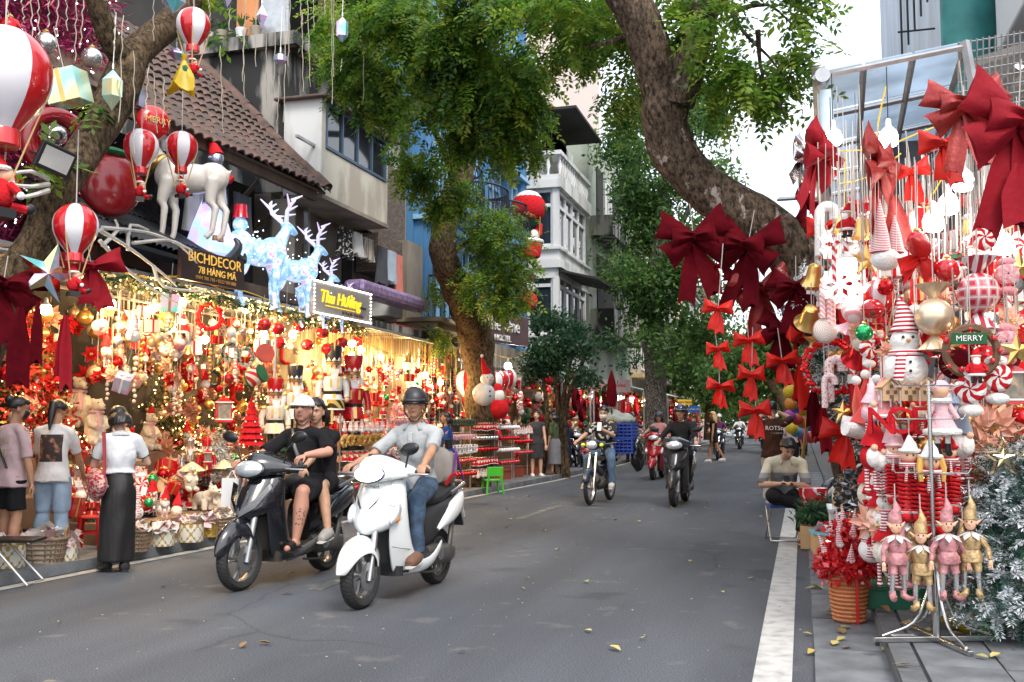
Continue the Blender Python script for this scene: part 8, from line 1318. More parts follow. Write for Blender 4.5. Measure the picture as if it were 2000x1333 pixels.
def motorbike(label,front,hd,col):
 d=V((cos(hd),sin(hd),0));t=thing('motorbike',label,'motorbike',V((front[0],front[1],0))-d*.62,hd);wheel(t,.62,.29,.07,False,5,True);wheel(t,-.6,.29,.08,False,5,True)
 for s in(-1,1):b=MB();b.tube([(.62,s*.06,.29),(.5,s*.06,.62),(.4,s*.05,.86)],[.016,.022,.024],8);b.build('fork',ALU,t);b=MB();b.tube([(-.6,s*.09,.29),(-.2,s*.07,.33)],.022,8);b.build('swing_arm',ENG,t);b=MB();b.tube([(-.58,s*.11,.31),(-.5,s*.12,.68)],.025,8);b.build('shock_absorber',METALG,t)
 b=MB();rings=[]
 for k in range(9):a=R(20+12*k);rr=.335;rings.append([V((.62+(rr-.05*abs(u)**2)*cos(a),.055*u,.29+(rr-.05*abs(u)**2)*sin(a)))for u in(-1,-.5,0,.5,1)])
 b.loft(rings,False);b.build('front_mudguard',col,t,solid=.008);MB().tube([(.42,0,.82),(.3,0,.62),(-.05,0,.5),(-.3,0,.6),(-.7,0,.66)],[.05,.06,.055,.06,.05],10).build('frame',col,t);b=MB();b.ell((.02,0,.34),(.17,.11,.12),14,10);b.tube([(.1,0,.38),(.3,0,.42)],.065,10);b.build('engine',ENG,t);b=MB();b.tube([(.2,-.06,.34),(.1,-.12,.2),(-.3,-.14,.22)],.022,8);b.tube([(-.3,-.14,.22),(-.8,-.14,.3)],.045,10);b.build('exhaust',ALU,t)
 b=MB();b.loft([se(x,z,hw,hh)for x,z,hw,hh in((-.02,.74,.07,.03),(-.2,.75,.12,.05),(-.5,.77,.13,.05),(-.8,.8,.1,.04))]);b.build('seat',SEATM,t);b=MB();b.ell((-.4,0,.62),(.32,.11,.1),14,10);b.build('side_cover',col,t)
 b=MB();b.ell((.42,0,1.0),(.11,.13,.1),16,10);b.tube([(.36,-.2,1.0),(.4,0,1.0),(.36,.2,1.0)],[.05,.07,.05],10);b.build('headlamp_cowl',mat('dull black paint',(.02,.022,.025),.35,var=.3,coat=.3),t);MB().ell((.5,0,.99),(.05,.1,.075),14,10).build('headlight',LENS,t)
 for s in(-1,1):b=MB();b.ell((.46,s*.16,.99),(.04,.04,.035),10,6);b.build('indicator',mat('yellow green lens',(.7,.75,.05),.2),t);MB().tube([(.33,s*.18,1.0),(.25,s*.37,1.03)],.016,8).build('grip',BLACK,t);b=MB();b.tube([(.0,s*.1,.24),(.0,s*.24,.24)],.014,6);b.build('foot_peg',ENG,t)
 b=MB();b.ell((-.9,0,.7),(.04,.08,.05),10,8);b.build('tail_light',REDL,t);return t
# ================================================================ people
def cloth(key,col=(0,0,0),var=.1,sc=5,rough=.9):return mat(key,col,rough,var=var,scale=sc,bump=.7,bscale=13,spec=.15)
SKIN=mat('light tan skin',(.5,.29,.19),.5,var=.14,scale=14,bump=.12,bscale=60);SKIN2=mat('tan skin',(.4,.21,.125),.5,var=.15,scale=14,bump=.12,bscale=60);SKIN3=mat('fair skin',(.58,.36,.26),.5,var=.07,scale=6)
HAIR=mat('black hair',(.012,.01,.009),.4,var=.4,scale=20,stretch=(6,6,.6));HAIRB=mat('blonde hair',(.5,.34,.16),.5,var=.3,scale=20,stretch=(6,6,.6));EYEW=mat('eye white',(.6,.58,.55),.3,var=0);LIP=mat('lips',(.4,.15,.12),.5,var=.05);SOLE=mat('white sole',(.6,.58,.54),.7)
def ik(a,tgt,l1,l2,pole):
 a,tgt=V(a),V(tgt);d=tgt-a;L_=d.length;m=(l1+l2)*.998
 if L_>m:tgt=a+d*(m/L_);d=tgt-a;L_=m
 L_=max(L_,abs(l1-l2)+.01);x=(l1*l1-l2*l2+L_*L_)/(2*L_);h=math.sqrt(max(0,l1*l1-x*x));n=d.normalized();p=V(pole);p=(p-n*p.dot(n));p=p.normalized()if p.length>1e-5 else n.orthogonal();return a+n*x+p*h,tgt
def folds(amp,f=1.):return lambda p:amp*(np.sin(p[:,2]*26*f+3*np.sin(p[:,0]*13*f+1)+2*np.sin(p[:,1]*11*f))*.6+.5*np.sin(p[:,0]*34*f+p[:,2]*21*f+2*np.sin(p[:,1]*23*f)))
def shell(c,rad,B,keep,n=28,m=18):
 """part of an ellipsoid kept by keep(f, l, u) of the unit direction"""
 b=MB();c=V(c);pts=[[V((sin(pi*i/m)*cos(2*pi*j/n),sin(pi*i/m)*sin(2*pi*j/n),cos(pi*i/m)))for j in range(n)]for i in range(m+1)];idx={};vs=[];fs=[]
 def vid(i,j):
  k=(i,j%n)if 0<i<m else(i,0)
  if k not in idx:idx[k]=len(vs);p=pts[i][j%n];vs.append(c+B@V((p.x*rad[0],p.y*rad[1],p.z*rad[2])))
  return idx[k]
 for i in range(m):
  for j in range(n):
   q=(pts[i][j]+pts[i+1][(j+1)%n]).normalized()
   if keep(q.x,q.y,q.z):
    f=[]
    for a in(vid(i,j),vid(i+1,j),vid(i+1,j+1),vid(i,j+1)):
     if a not in f:f.append(a)
    fs.append(tuple(f))
 return b.add(vs,fs)
def person(label,loc,rz,skin=SKIN,h=1.65,fat=1.,pel=(0,0,.9),lean=2.,lean2=0.,turn=0.,head=(0,0),lh=None,rh=None,lf=None,rf=None,lk=(1,.1,.2),rk=(1,-.1,.2),le=(-.5,.6,-.6),re=(-.5,-.6,-.6),lhd=None,rhd=None,lhn=(0,0,-1),rhn=(0,0,-1),curl=.35,top=None,sleeve=.5,hem=.06,bottom=None,blen=1.,shoes=None,hair=('short',None),hatw=None,mask=None,glasses=False,vox=.0095,grp=None,female=False,lfd=None,rfd=None,collar=None,face=True,sandal=False,waist=1.):
 t=thing('person',label,'person',loc,rz,grp);s=h/1.70;pel=V(pel)
 if 'z' not in '' and pel.z==.9 and lf is None:pel=V((pel.x,pel.y,.91*s))
 Ry=lambda a:M.Rotation(R(a),3,'Y');Rz=lambda a:M.Rotation(R(a),3,'Z')
 B0=Ry(lean);B1=Rz(turn)@Ry(lean+lean2);U0,U1=B0@V((0,0,1)),B1@V((0,0,1));L1=B1@V((0,1,0));F1=B1@V((1,0,0))
 chest=pel+U0*.27*s;neck=chest+U1*.235*s;sw=(.165 if female else .185)*s*(.9+.1*fat)
 HB=Rz(turn+head[0])@Ry(head[1]);HU,HF,HL=HB@V((0,0,1)),HB@V((1,0,0)),HB@V((0,1,0));hc=neck+U1*.075*s+HU*.105*s+HF*.02*s
 SH=[chest+U1*.17*s+L1*sw*q for q in(1,-1)];HP=[pel+V((0,1,0))*(.09*s*q)for q in(1,-1)]
 lh=V(lh)if lh is not None else SH[0]+V((.05,.08,-.53*s));rh=V(rh)if rh is not None else SH[1]+V((.05,-.08,-.53*s));lf=V(lf)if lf is not None else V((pel.x+.02,.1,.075*s));rf=V(rf)if rf is not None else V((pel.x-.02,-.1,.075*s))
 EL,WR=zip(ik(SH[0],lh,.28*s,.25*s,le),ik(SH[1],rh,.28*s,.25*s,re));KN,AN=zip(ik(HP[0],lf,.415*s,.415*s,lk),ik(HP[1],rf,.415*s,.415*s,rk));FD=[V(lfd or(1,.15,0)).normalized(),V(rfd or(1,-.15,0)).normalized()]
 b=MB();f=fat;af=.6+.4*fat
 b.ell(pel+U0*.03*s,(.11*s*f,.15*s*(.8+.2*f),.12*s),14,10,B0);b.ell(pel+U0*.15*s,(.095*s*f,.125*s*f,.14*s),14,10,B0);b.ell(chest+U1*.05*s,(.108*s*(.7+.3*f),.15*s*(.8+.2*f),.17*s),14,10,B1)
 b.tube([SH[0],chest+U1*.19*s,SH[1]],[.052*s,.075*s,.052*s],10);b.tube([neck-U1*.06*s-F1*.005,neck+U1*.03*s,hc-HU*.03*s-HF*.01*s],[.066*s,.052*s*af,.05*s*af],12)
 b.ell(hc+HU*.035*s-HF*.012*s,(.098*s,.077*s,.088*s),18,12,HB);b.ell(hc-HU*.028*s+HF*.022*s,(.072*s,.062*s*af,.082*s),16,12,HB);b.ell(hc-HU*.085*s+HF*.052*s,(.03*s,.032*s*af,.025*s),10,8,HB);b.tube([hc+HU*.018*s+HF*.083*s,hc-HU*.012*s+HF*.1*s,hc-HU*.025*s+HF*.098*s],[.009*s,.013*s,.015*s],8);b.ell(hc+HU*.035*s+HF*.07*s,(.022*s,.052*s,.013*s),10,6,HB)
 for q in(1,-1):b.ell(hc-HU*.01*s+HL*(.074*s*q)-HF*.012*s,(.022*s,.012*s,.034*s),10,8,HB);b.ell(hc-HU*.015*s+HF*.055*s+HL*(.036*s*q),(.024*s,.022*s,.02*s),8,6,HB)
 for i,q in((0,1),(1,-1)):
  b.tube([SH[i],SH[i].lerp(EL[i],.4),EL[i]],[.052*s*af,.046*s*af,.037*s*af],10);b.tube([EL[i],EL[i].lerp(WR[i],.3),WR[i]],[.038*s*af,.041*s*af,.026*s],10);b.ell(SH[i],.055*s*af,10,8);b.ell(EL[i],.038*s*af,8,6)
  D=V((lhd,rhd)[i]).normalized()if(lhd,rhd)[i]else(WR[i]-EL[i]).normalized();Nn=V((lhn,rhn)[i]);Nn=(Nn-D*Nn.dot(D));Nn=Nn.normalized()if Nn.length>.1 else D.orthogonal().normalized();Sd=D.cross(Nn)*(1 if i==0 else-1)
  b.ell(WR[i]+D*.048*s,(.052*s,.041*s,.018*s),12,8,M((D,Sd,Nn)).transposed());fr=max(.0088*s,vox*.95)
  for k in range(4):
   base=WR[i]+D*.085*s+Sd*(.029-.019*k)*s;pts=[base-D*.02*s,base];dd=D.copy();ax=Sd*(-1 if i==0 else 1)
   ln=(.92,1.,.95,.75)[k]
   for l in(.042,.026,.02):dd=M.Rotation((curl+.06*k)*(1 if i==0 else 1),3,D.cross(Nn))@dd;base=base+dd*l*s*ln;pts.append(base)
   b.tube(pts,[fr,fr,fr*.96,fr*.9,fr*.75],7)
  tb=WR[i]+D*.025*s+Sd*.028*s;b.tube([tb,tb+(D*.5+Sd*.6+Nn*.25)*.045*s,tb+(D*.9+Sd*.55+Nn*.5)*.07*s],[.014*s,.0115*s,.0085*s],8)
  b.tube([HP[i],HP[i].lerp(KN[i],.5),KN[i]],[.088*s*f,.074*s*f,.053*s*af],12);b.tube([KN[i],KN[i].lerp(AN[i],.3)-V(FD[i])*.012,AN[i]],[.053*s*af,.056*s*f,.033*s*af],12);b.ell(KN[i],.054*s*af,10,8)
  hl=AN[i]-FD[i]*.035*s-V((0,0,.035*s));b.tube([hl,AN[i]+FD[i]*.05*s-V((0,0,.03*s)),AN[i]+FD[i]*.13*s-V((0,0,.05*s)),AN[i]+FD[i]*.175*s-V((0,0,.056*s))],[.033*s,.04*s,.034*s,.02*s],10)
 me=blob(b,skin,vox,3,name='body');bo=link('body',me,t)
 if top:
  c=MB();e=.014*s;rr=[]
  for k,(dp,w,u)in enumerate([r_ for r_ in((.118*f,.158*(.75+.25*f),-hem),(.112*f,.15*(.7+.3*f),.05),(.106*f*waist,.136*f*waist,.15),(.114*(.6+.4*f),.15*(.7+.3*f),.27))if r_[2]>-hem+.03 or r_[2]==-hem]):e=(.045 if u==-hem and hem>.04 else .014)*s;C_=pel+U0*u*s;rr.append([C_+B0@V(((dp*s+e)*cos(a),(w*s+e)*sin(a),0))for a in[2*pi*j/20 for j in range(20)]])
  for dp,w,u in((.112*(.7+.3*f),.158,.09),(.1*(.7+.3*f),.15,.15),(.08,.105,.2),(.062,.075,.228)):C_=chest+U1*u*s;rr.append([C_+B1@V(((dp*s+e)*cos(a),(w*s+e)*sin(a),0))for a in[2*pi*j/20 for j in range(20)]])
  c.loft(rr);c.tube([SH[0]+U1*.004,chest+U1*.192*s,SH[1]+U1*.004],[.063*s*af,.086*s,.063*s*af],12);c.ell(SH[0],.062*s*af,10,8);c.ell(SH[1],.062*s*af,10,8)
  if sleeve:
   for i in(0,1):
    n1=min(1.,sleeve*2);pts=[chest+U1*.15*s+(SH[i]-chest-U1*.15*s)*.6,SH[i],SH[i].lerp(EL[i],n1)];c.tube(pts,[.066*s,.059*s*af+.002,.056*s*af+(.004 if sleeve<.6 else-.008)],12)
    if sleeve>.5:c.ell(EL[i],.05*s*af,10,8);c.tube([EL[i],EL[i].lerp(WR[i],(sleeve-.5)*2)],[.05*s*af,.04*s],12)
  link('top',blob(c,top,max(vox,.011),3,folds(.0075),'top'),t)
 if collar:
  c=MB();n=20
  for k in range(n):
   a,a2=[R(35)+(2*pi-R(70))*(q/n)for q in(k,k+1)];Q=lambda a_,r1,u:neck+U1*u*s+B1@V((r1*s*cos(a_)*1.05,r1*s*sin(a_)*1.1,0));c.add([Q(a,.062,.03),Q(a2,.062,.03),Q(a2,.098,-.02),Q(a,.098,-.02)],[(0,1,2,3)])
  c.build('collar',collar,t,solid=.008)
 if bottom:
  kind,bm=bottom;c=MB();e=.012*s
  if kind=='skirt':
   n=24;hemz=(AN[0].z+AN[1].z)/2+.02 if blen>=1 else pel.z-(pel.z-AN[0].z)*blen;rr=[]
   for k in range(9):q=k/8;z=pel.z+.14*s-(pel.z+.14*s-hemz)*q;wd=(.115*f+.05*sin(min(1,q*3)*pi/2)*f);dp=(.088*f+.05*sin(min(1,q*3.2)*pi/2)*f);kx=pel.x+(AN[0].x+AN[1].x-2*pel.x)/2*q;sh=1+.1*q;rr.append([V((kx+(dp*s+e)*sh*cos(a)+.01*sin(a*5+q*3)*q,(AN[0].y+AN[1].y)/2*q+(wd*s+e)*sh*sin(a),z))for a in[2*pi*j/n for j in range(n)]])
   c.loft(rr);link('skirt',blob(c,bm,max(vox,.012),3,folds(.004,.7),'skirt'),t)
  else:
   e2=e if hem<.04 else-.012;c.ell(pel+U0*.03*s,(.114*s*f+e2,.155*s*(.8+.2*f)+e2,.12*s),14,10,B0);c.ell(pel+U0*.09*s,(.1*s*f+e2,.135*s*f+e2,.06*s),12,8,B0)
   for i in(0,1):
    n1=min(1.,blen*2);wide=.012 if kind=='wide' else 0;c.ell(HP[i],.09*s*f+min(e2,.004),10,8);c.tube([HP[i]-(HP[i]-KN[i])*.12,HP[i].lerp(KN[i],n1*.5),HP[i].lerp(KN[i],n1)],[.093*s*f+e,.08*s*f+e+wide,(.058*s*af if n1>.95 else .075*s*f)+e*1.3+wide],14)
    if blen>.5:c.ell(KN[i],.058*s*af+e,10,8);c.tube([KN[i],KN[i].lerp(AN[i],(blen-.5)),KN[i].lerp(AN[i],(blen-.5)*2)],[.058*s*af+e,.058*s*f+e+wide,.05*s+e+wide*1.5],14)
   link('shorts' if blen<=.6 else 'trousers',blob(c,bm,max(vox,.011),3,folds(.007,.9),'trousers'),t)
 for i in(0,1):
  if shoes is None:continue
  c=MB();A0=AN[i];Dn=V((0,0,1));fd=FD[i]
  if sandal:c.tube([A0-fd*.05*s-Dn*.072*s,A0+fd*.05*s-Dn*.078*s,A0+fd*.19*s-Dn*.08*s],[.042*s,.045*s,.045*s],10,0,True,.28);c.tube([A0+fd*.07*s-Dn*.04*s,A0+fd*.14*s-Dn*.055*s],[.052*s,.046*s],12);c.build('sandal',shoes,t)
  else:
   c.tube([A0-fd*.045*s-Dn*.03*s,A0+fd*.04*s-Dn*.03*s,A0+fd*.13*s-Dn*.048*s,A0+fd*.185*s-Dn*.055*s],[.049*s,.058*s,.05*s,.031*s],12);c.tube([A0+Dn*.02*s,A0-Dn*.04*s],[.046*s,.05*s],12);so=link('shoe',blob(c,shoes,.008,3),t);c=MB();c.tube([A0-fd*.06*s-Dn*.075*s,A0+fd*.05*s-Dn*.078*s,A0+fd*.2*s-Dn*.078*s],[.04*s,.047*s,.034*s],12,0,True,.3);c.build('sole',SOLE if shoes is not BLACK else BLACK,so)
 bv=BVHTree.FromPolygons([v.co for v in me.vertices],[tuple(p.vertices)for p in me.polygons])if face else None
 def onf(l,u):
  r_=bv.ray_cast(hc+HF*.3+HL*l*s+HU*u*s,-HF);return(r_[0],r_[1])if r_[0]is not None else(hc+HF*.09,HF)
 if face:
  ey=MB();ir=MB();br=MB()
  for q in(1,-1):
   p,n_=onf(.031*q,.014);ey.ell(p-HF*.0025,(.006*s,.0135*s,.0055*s),12,8,HB);p2,_=onf(.031*q,.014);ir.ell(p2+HF*.0022*s,(.0035*s,.0058*s,.0053*s),10,8,HB)
   br.tube([onf(x*q,z)[0]+HF*.001 for x,z in((.013,.03),(.03,.0355),(.048,.03))],[.003*s,.0042*s,.0025*s],6);br.tube([onf(x*q,z)[0]+HF*.0018 for x,z in((.017,.0165),(.031,.0205),(.046,.015))],[.0018*s,.0026*s,.0016*s],5)
  ey.build('eyes',EYEW,t);ir.build('irises',BLACK,t);br.build('eyebrows',HAIR,t)
  if not mask:lp=MB();lp.tube([onf(x,-.053+.004*(abs(x)<.01))[0]for x in(-.022,-.01,0,.01,.022)],[.002*s,.005*s,.0055*s,.005*s,.002*s],7);lp.tube([onf(x,-.061)[0]for x in(-.018,0,.018)],[.002*s,.006*s,.002*s],7);lp.build('lips',LIP,t);ln=MB();ln.tube([onf(x,-.0575)[0]+HF*.003 for x in(-.021,0,.021)],.0012*s,5);ln.build('mouth_line',BROWN,t)
  if glasses:
   gl_=MB()
   for q in(1,-1):p,_=onf(.031*q,.014);gl_.tube([p+HF*.014*s+HL*(.023*cos(a))*s+HU*(.018*sin(a))*s for a in[2*pi*k/16 for k in range(17)]],.0016,5);gl_.tube([p+HF*.014*s+HL*.023*q*s,hc+HL*.078*q*s+HU*.015*s],.0018,5)
   gl_.build('glasses',BLACK,t)
 if mask:mm=shell(hc-HU*.03*s+HF*.01*s,(.098*s,.074*s,.085*s),HB,lambda a,l,u:a>.42 and-.85<u<.38);mm.build('face_mask',mask,t,solid=.004)
 hm=hair[1]or HAIR;hk=hair[0];hcn=hc+HU*.03*s-HF*.014*s;R3=(.108*s,.087*s,.1*s)
 if hk:
  cut={'short':-.28,'bob':-.6,'pony':-.35,'long':-.5,'bun':-.35}[hk];k=shell(hcn,R3,HB,lambda a,l,u:(u>cut and not(a>.18 and u<.52-.3*abs(l))and not(abs(l)>.75 and a>-.2 and u<.0))or u>.66)
  n0=len(k.v);k.v=[tuple(V(p)*1+(V(p)-hcn)*(.1*NZ.noise(V(p)*45)))for p in k.v];k.v=[tuple(hcn+(V(p)-hcn)*.94)for p in k.v]if hatw else k.v;k.build('hair',hm,t,solid=.014)
  if hk=='pony':b=MB();b.tube([hcn-HF*.09*s+HU*.05*s,hcn-HF*.15*s+HU*.0*s,hcn-HF*.15*s-HU*.14*s,hcn-HF*.12*s-HU*.3*s],[.03*s,.045*s,.042*s,.01*s],10);b.build('ponytail',hm,t)
  if hk=='bun':MB().ell(hcn-HF*.1*s+HU*.05*s,.05*s,12,8).build('hair_bun',hm,t)
  if hk in('long','bob'):
   b=MB();z1=.3 if hk=='long' else .16
   for j in range(26):a=R(95+170*j/25);d=V((cos(a),sin(a),0));p0=hcn+HB@V((d.x*.096*s,d.y*.08*s,-.01));p2=hcn+HB@V((d.x*.115*s-.02,d.y*.1*s,-z1*s));b.tube([p0,p0.lerp(p2,.5)+HB@d*.014,p2],[.024*s,.027*s,.012*s],6)
   link('hair_length',blob(b,hm,max(.012,vox),4,lambda p:.0025*np.sin(p[:,1]*170+p[:,0]*120)),t)
 if hatw:
  kd,m_=hatw[:2];big_=1.13
  if kd=='helmet':
   k=shell(hcn+HU*.004,(.121*s,.1*s,.108*s),HB,lambda a,l,u:u>-.12-.22*(a<-.1));k.build('helmet',m_,t,solid=.01);b=MB();n=30;b.tube([hcn+HB@V((.127*s*cos(a),.105*s*sin(a),(-.018 if cos(a)>0 else-.03)*s))for a in[2*pi*j/n for j in range(n+1)]],.0065,6)
   if len(hatw)>2:v=shell(hcn+HF*.02*s,(.15*s,.11*s,.045*s),HB,lambda a,l,u:a>.35 and-.2<u<.32);v.build('visor',m_,t,solid=.006)
   b.build('helmet_rim',BLACK,t)
  else:
   k=shell(hcn+HU*.002,(.116*s,.095*s,.108*s),HB,lambda a,l,u:u>-.02);k.build('cap',m_,t,solid=.01);v=shell(hcn+HF*.07*s+HU*.004*s,(.15*s,.09*s,.035*s),HB,lambda a,l,u:a>.2 and-.15<u<.6);v.build('cap_peak',m_,t,solid=.006)
  b=MB()
  for q in(1,-1):b.tube([hcn+HB@V((-.005*s,.094*s*q,-.02*s)),hcn+HB@V((.01*s,.086*s*q,-.09*s)),hcn+HB@V((.045*s,.03*s*q,-.165*s)),hcn+HB@V((.06*s,0,-.17*s))],.007*s,6,0,True,.5)
  b.build('chin_strap',BLACK,t)
 t['_']=0;del t['_']
 return t,dict(hc=hc,HB=HB,SH=SH,EL=EL,WR=WR,KN=KN,AN=AN,neck=neck,chest=chest,B1=B1,pel=pel,s=s)
def spot(front,hd,off=.64):d=V((cos(hd),sin(hd),0));return V((front[0],front[1],0))-d*off
RIDE=dict(pel=(-.28,0,.85),lh=(.225,.31,1.055),rh=(.225,-.31,1.055),lhd=(1,.25,-.25),rhd=(1,-.25,-.25),curl=.75,lf=(.1,.13,.36),rf=(.1,-.13,.36),lk=(1,.25,.6),rk=(1,-.25,.6),le=(-.3,.6,-.8),re=(-.3,-.6,-.8))
def phone(par,p,rot=(0,0,0),m=None):o=MB().box((0,0,0),(.075,.009,.15)).build('phone',m or BLACK,None,smooth=False,bevel=.004);return o
hd=R(-96);fr=(-3.2,6.95);WB=paint('white scooter paint',(.7,.735,.73));sc_=scooter('white scooter ridden by the man in a grey polo shirt',fr,hd,WB,'a',True,mirrors=1);text('badge','HONDA',.035,DPL,sc_,(.487,0,.895),(R(64),0,R(90)),.001)
J=mat('faded blue jeans',(.035,.065,.11),.9,var=.55,scale=9,bump=.8,bscale=16);GP=cloth('pale grey polo cloth',(.36,.375,.38));tr,J1=person('slim man in a grey polo shirt, jeans and black helmet riding the white scooter',spot(fr,hd),hd,SKIN2,1.72,.92,**{**RIDE,'lf':(.13,.2,.36),'lfd':(1,.2,-.05)},lean=5,lean2=5,turn=4,head=(14,2),top=GP,sleeve=.42,hem=.02,bottom=('trousers',J),shoes=mat('brown canvas shoe',(.16,.08,.05),.8),hair=('short',None),hatw=('helmet',mat('matt black helmet',(.018,.018,.02),.42,var=.15),1),collar=GP,vox=.0085)
b=MB();b.box(J1['chest']+J1['B1']@V((.128,0,.13)),(.012,.035,.15),J1['B1']@M.Rotation(R(-12),3,'Y'));b.build('placket',mat('polo placket',(.42,.43,.43),.9),tr,bevel=.003);b=MB()
for z in(.1,.14):b.ell(J1['chest']+J1['B1']@V((.137,0,z)),(.003,.006,.006),8,6)
b.build('buttons',mat('grey button',(.3,.3,.3),.4),tr)
t=thing('bundle_on_seat','grey bag with a purple strap strapped behind the grey shirted rider','bag',spot(fr,hd),hd);MB().loft([se(x,z,w,h_)for x,z,w,h_ in((-.62,.98,.08,.12),(-.66,1.0,.13,.17),(-.76,.99,.13,.16),(-.82,.96,.09,.1))]).build('body',mat('grey brown bag cloth',(.22,.2,.18),.9,var=.2),t);MB().tube([(-.66,.13,.9),(-.7,.15,1.12),(-.78,.1,1.16),(-.86,.12,.95),(-.98,.1,.84)],.012,6).build('strap',mat('purple strap',(.12,.03,.16),.8),t);MB().tube([(-.6,.1,.85),(-.6,.15,.92),(-.6,.2,.95)],.016,6).build('red_hook',RPL,t);MB().tube([(-.7,.08,1.16),(-.68,.08,1.24)],.035,10).build('flask',BLACK,t)
hd=R(-97);fr=(-4.5,7.4);KB=paint('gloss black paint',(.008,.009,.012));scooter('glossy black scooter carrying two people in black',fr,hd,KB,'b',False,floor=mat('brown grey plastic',(.05,.042,.036),.5,var=.2))
BT_=cloth('black t shirt',(.012,.012,.014),.25);SKB=mat('rosy tan skin',(.5,.25,.175),.5,var=.1,scale=6)
tr,J1=person('stocky man in a black t shirt, shorts and white cap riding the black scooter',spot(fr,hd),hd,SKB,1.68,1.28,**{**RIDE,'pel':(-.28,0,.82),'lh':(.13,.27,1.1),'lf':(.14,.2,.37),'lhd':(.8,-.3,-.35),'lfd':(1,.1,-.05),'lk':(1,.45,.6),'le':(-.5,1,-.3)},lean=4,lean2=3,turn=6,head=(8,-4),top=BT_,sleeve=.45,hem=.02,bottom=('shorts',cloth('black shorts',(.014,.014,.016))),blen=.46,shoes=BLACK,sandal=True,hair=('short',None),hatw=('cap',mat('white cap cloth',(.72,.73,.74),.6,var=.05)),vox=.0085)
b=MB();c,q=J1['chest'],J1['B1'];b.tube([c+q@V((.05,-.08,.25)),c+q@V((.135,-.02,.1)),c+q@V((.165,.06,-.08)),c+q@V((.15,.14,-.2))],[.022,.024,.024,.022],8,0,True,.25);b.build('shoulder_strap',BLACK,tr);b=MB();b.ell(c+q@V((.2,.02,-.22)),(.07,.17,.09),16,10,q);b.build('waist_bag',SEATM,tr)
b=MB();inkp=[(J1['KN'][0].lerp(J1['AN'][0],f))for f in(.35,.45,.55,.62,.7)]
BTr=BVHTree.FromObject
body_=[o for o in tr.children if o.name.startswith('body')][0];bt=BVHTree.FromPolygons([v.co for v in body_.data.vertices],[tuple(p.vertices)for p in body_.data.polygons])
for i in range(16):
 p=J1['KN'][0].lerp(J1['AN'][0],ru(.3,.72));a=R(ru(5,95));d=V((cos(a),sin(a),0));r_=bt.ray_cast(p+d*.3,-d)
 if r_[0]is not None:b.ell(r_[0],(.006,.009,.016),7,5,rot_to(r_[1])@M.Rotation(ru(0,3),3,'Z')@M.Diagonal((1.4,.8,.08)))
b.build('tattoo',mat('faded tattoo ink',(.1,.07,.07),.6,var=.3),tr)
pb=J1;SHL=V(J1['SH'][0]);tr2,J2=person('passenger in black behind the capped rider, one arm over his shoulder',spot(fr,hd),hd,SKIN,1.66,1.0,pel=(-.6,-.04,.83),lean=6,lean2=8,head=(20,10),lh=tuple(J1['chest']+J1['B1']@V((.2,.1,-.08))),lhd=(.4,-.25,-1),lhn=(-1,0,0),rh=(-.35,-.22,.95),lf=(-.2,.3,.42),rf=(-.2,-.3,.42),lk=(1,.35,.5),rk=(1,-.35,.5),le=(.1,.5,1),top=BT_,sleeve=.3,hem=.02,bottom=('shorts',cloth('black shorts')),blen=.42,shoes=mat('grey suede sneaker',(.3,.29,.27),.8,var=.2),hair=('bob',None),vox=.0085,lfd=(1,.25,-.05),curl=.3)
MB().tube([(-.3,.27,.36),(-.3,-.27,.36)],.014,6).build('foot_peg',ENG,tr2);t=thing('white_paper_bag','white paper carrier bag hanging before the black scooter rider','paper bag',spot(fr,hd),hd);P(t,'bag',WPL,(.36,.4,-.4,-.22,.66,.9));MB().tube([(.38,-.36,.89),(.36,-.32,.97),(.38,-.25,.89)],.005,5).build('handle',WPL,t)
hd=R(-95);fr=(-3.42,16.4);motorbike('worn old motorbike loaded with blue crates, its rider holding a phone',fr,hd,mat('worn dark blue paint',(.03,.045,.07),.35,var=.4,scale=5,coat=.3));FLOR=mat('black shirt with white flowers',(.012,.012,.016),.9,var=0,col2=(.55,.53,.5),scale=13,thr=(.56,.6),detail=3)
tr,J1=person('young man in a flowered black shirt and white mask riding with a phone in hand',spot(fr,hd,.62),hd,SKIN,1.7,.95,pel=(-.3,0,.86),rh=(.18,-.33,1.06),rhd=(1,-.2,-.2),lh=(.14,.1,1.24),lhd=(.3,-.6,.6),lhn=(-1,0,0),lf=(.05,.22,.33),rf=(.05,-.22,.33),lk=(1,.3,.5),rk=(1,-.3,.5),lean=3,head=(6,18),curl=.7,top=FLOR,sleeve=.46,hem=.05,bottom=('trousers',mat('ripped blue jeans',(.07,.12,.19),.9,var=.5,scale=6)),shoes=mat('dirty white trainer',(.55,.52,.48),.8,var=.2),hair=('short',None),mask=WPL,glasses=True,vox=.012)
MB().box((0,0,0),(.075,.009,.15),M.Rotation(R(90),3,'Z')@M.Rotation(-.3,3,'X')).build('screen',WPL,thing('phone','white phone held by the masked motorbike rider','phone',tuple(M.Translation(spot(fr,hd,.62))@M.Rotation(hd,4,'Z')@V((.2,.05,1.3))),hd),smooth=False,bevel=.004)
def onb(fr,hd,off,p):return M.Translation(spot(fr,hd,off))@M.Rotation(hd,4,'Z')@V(p)
BC=mat('blue crate plastic',(.02,.06,.36),.5,var=.12)
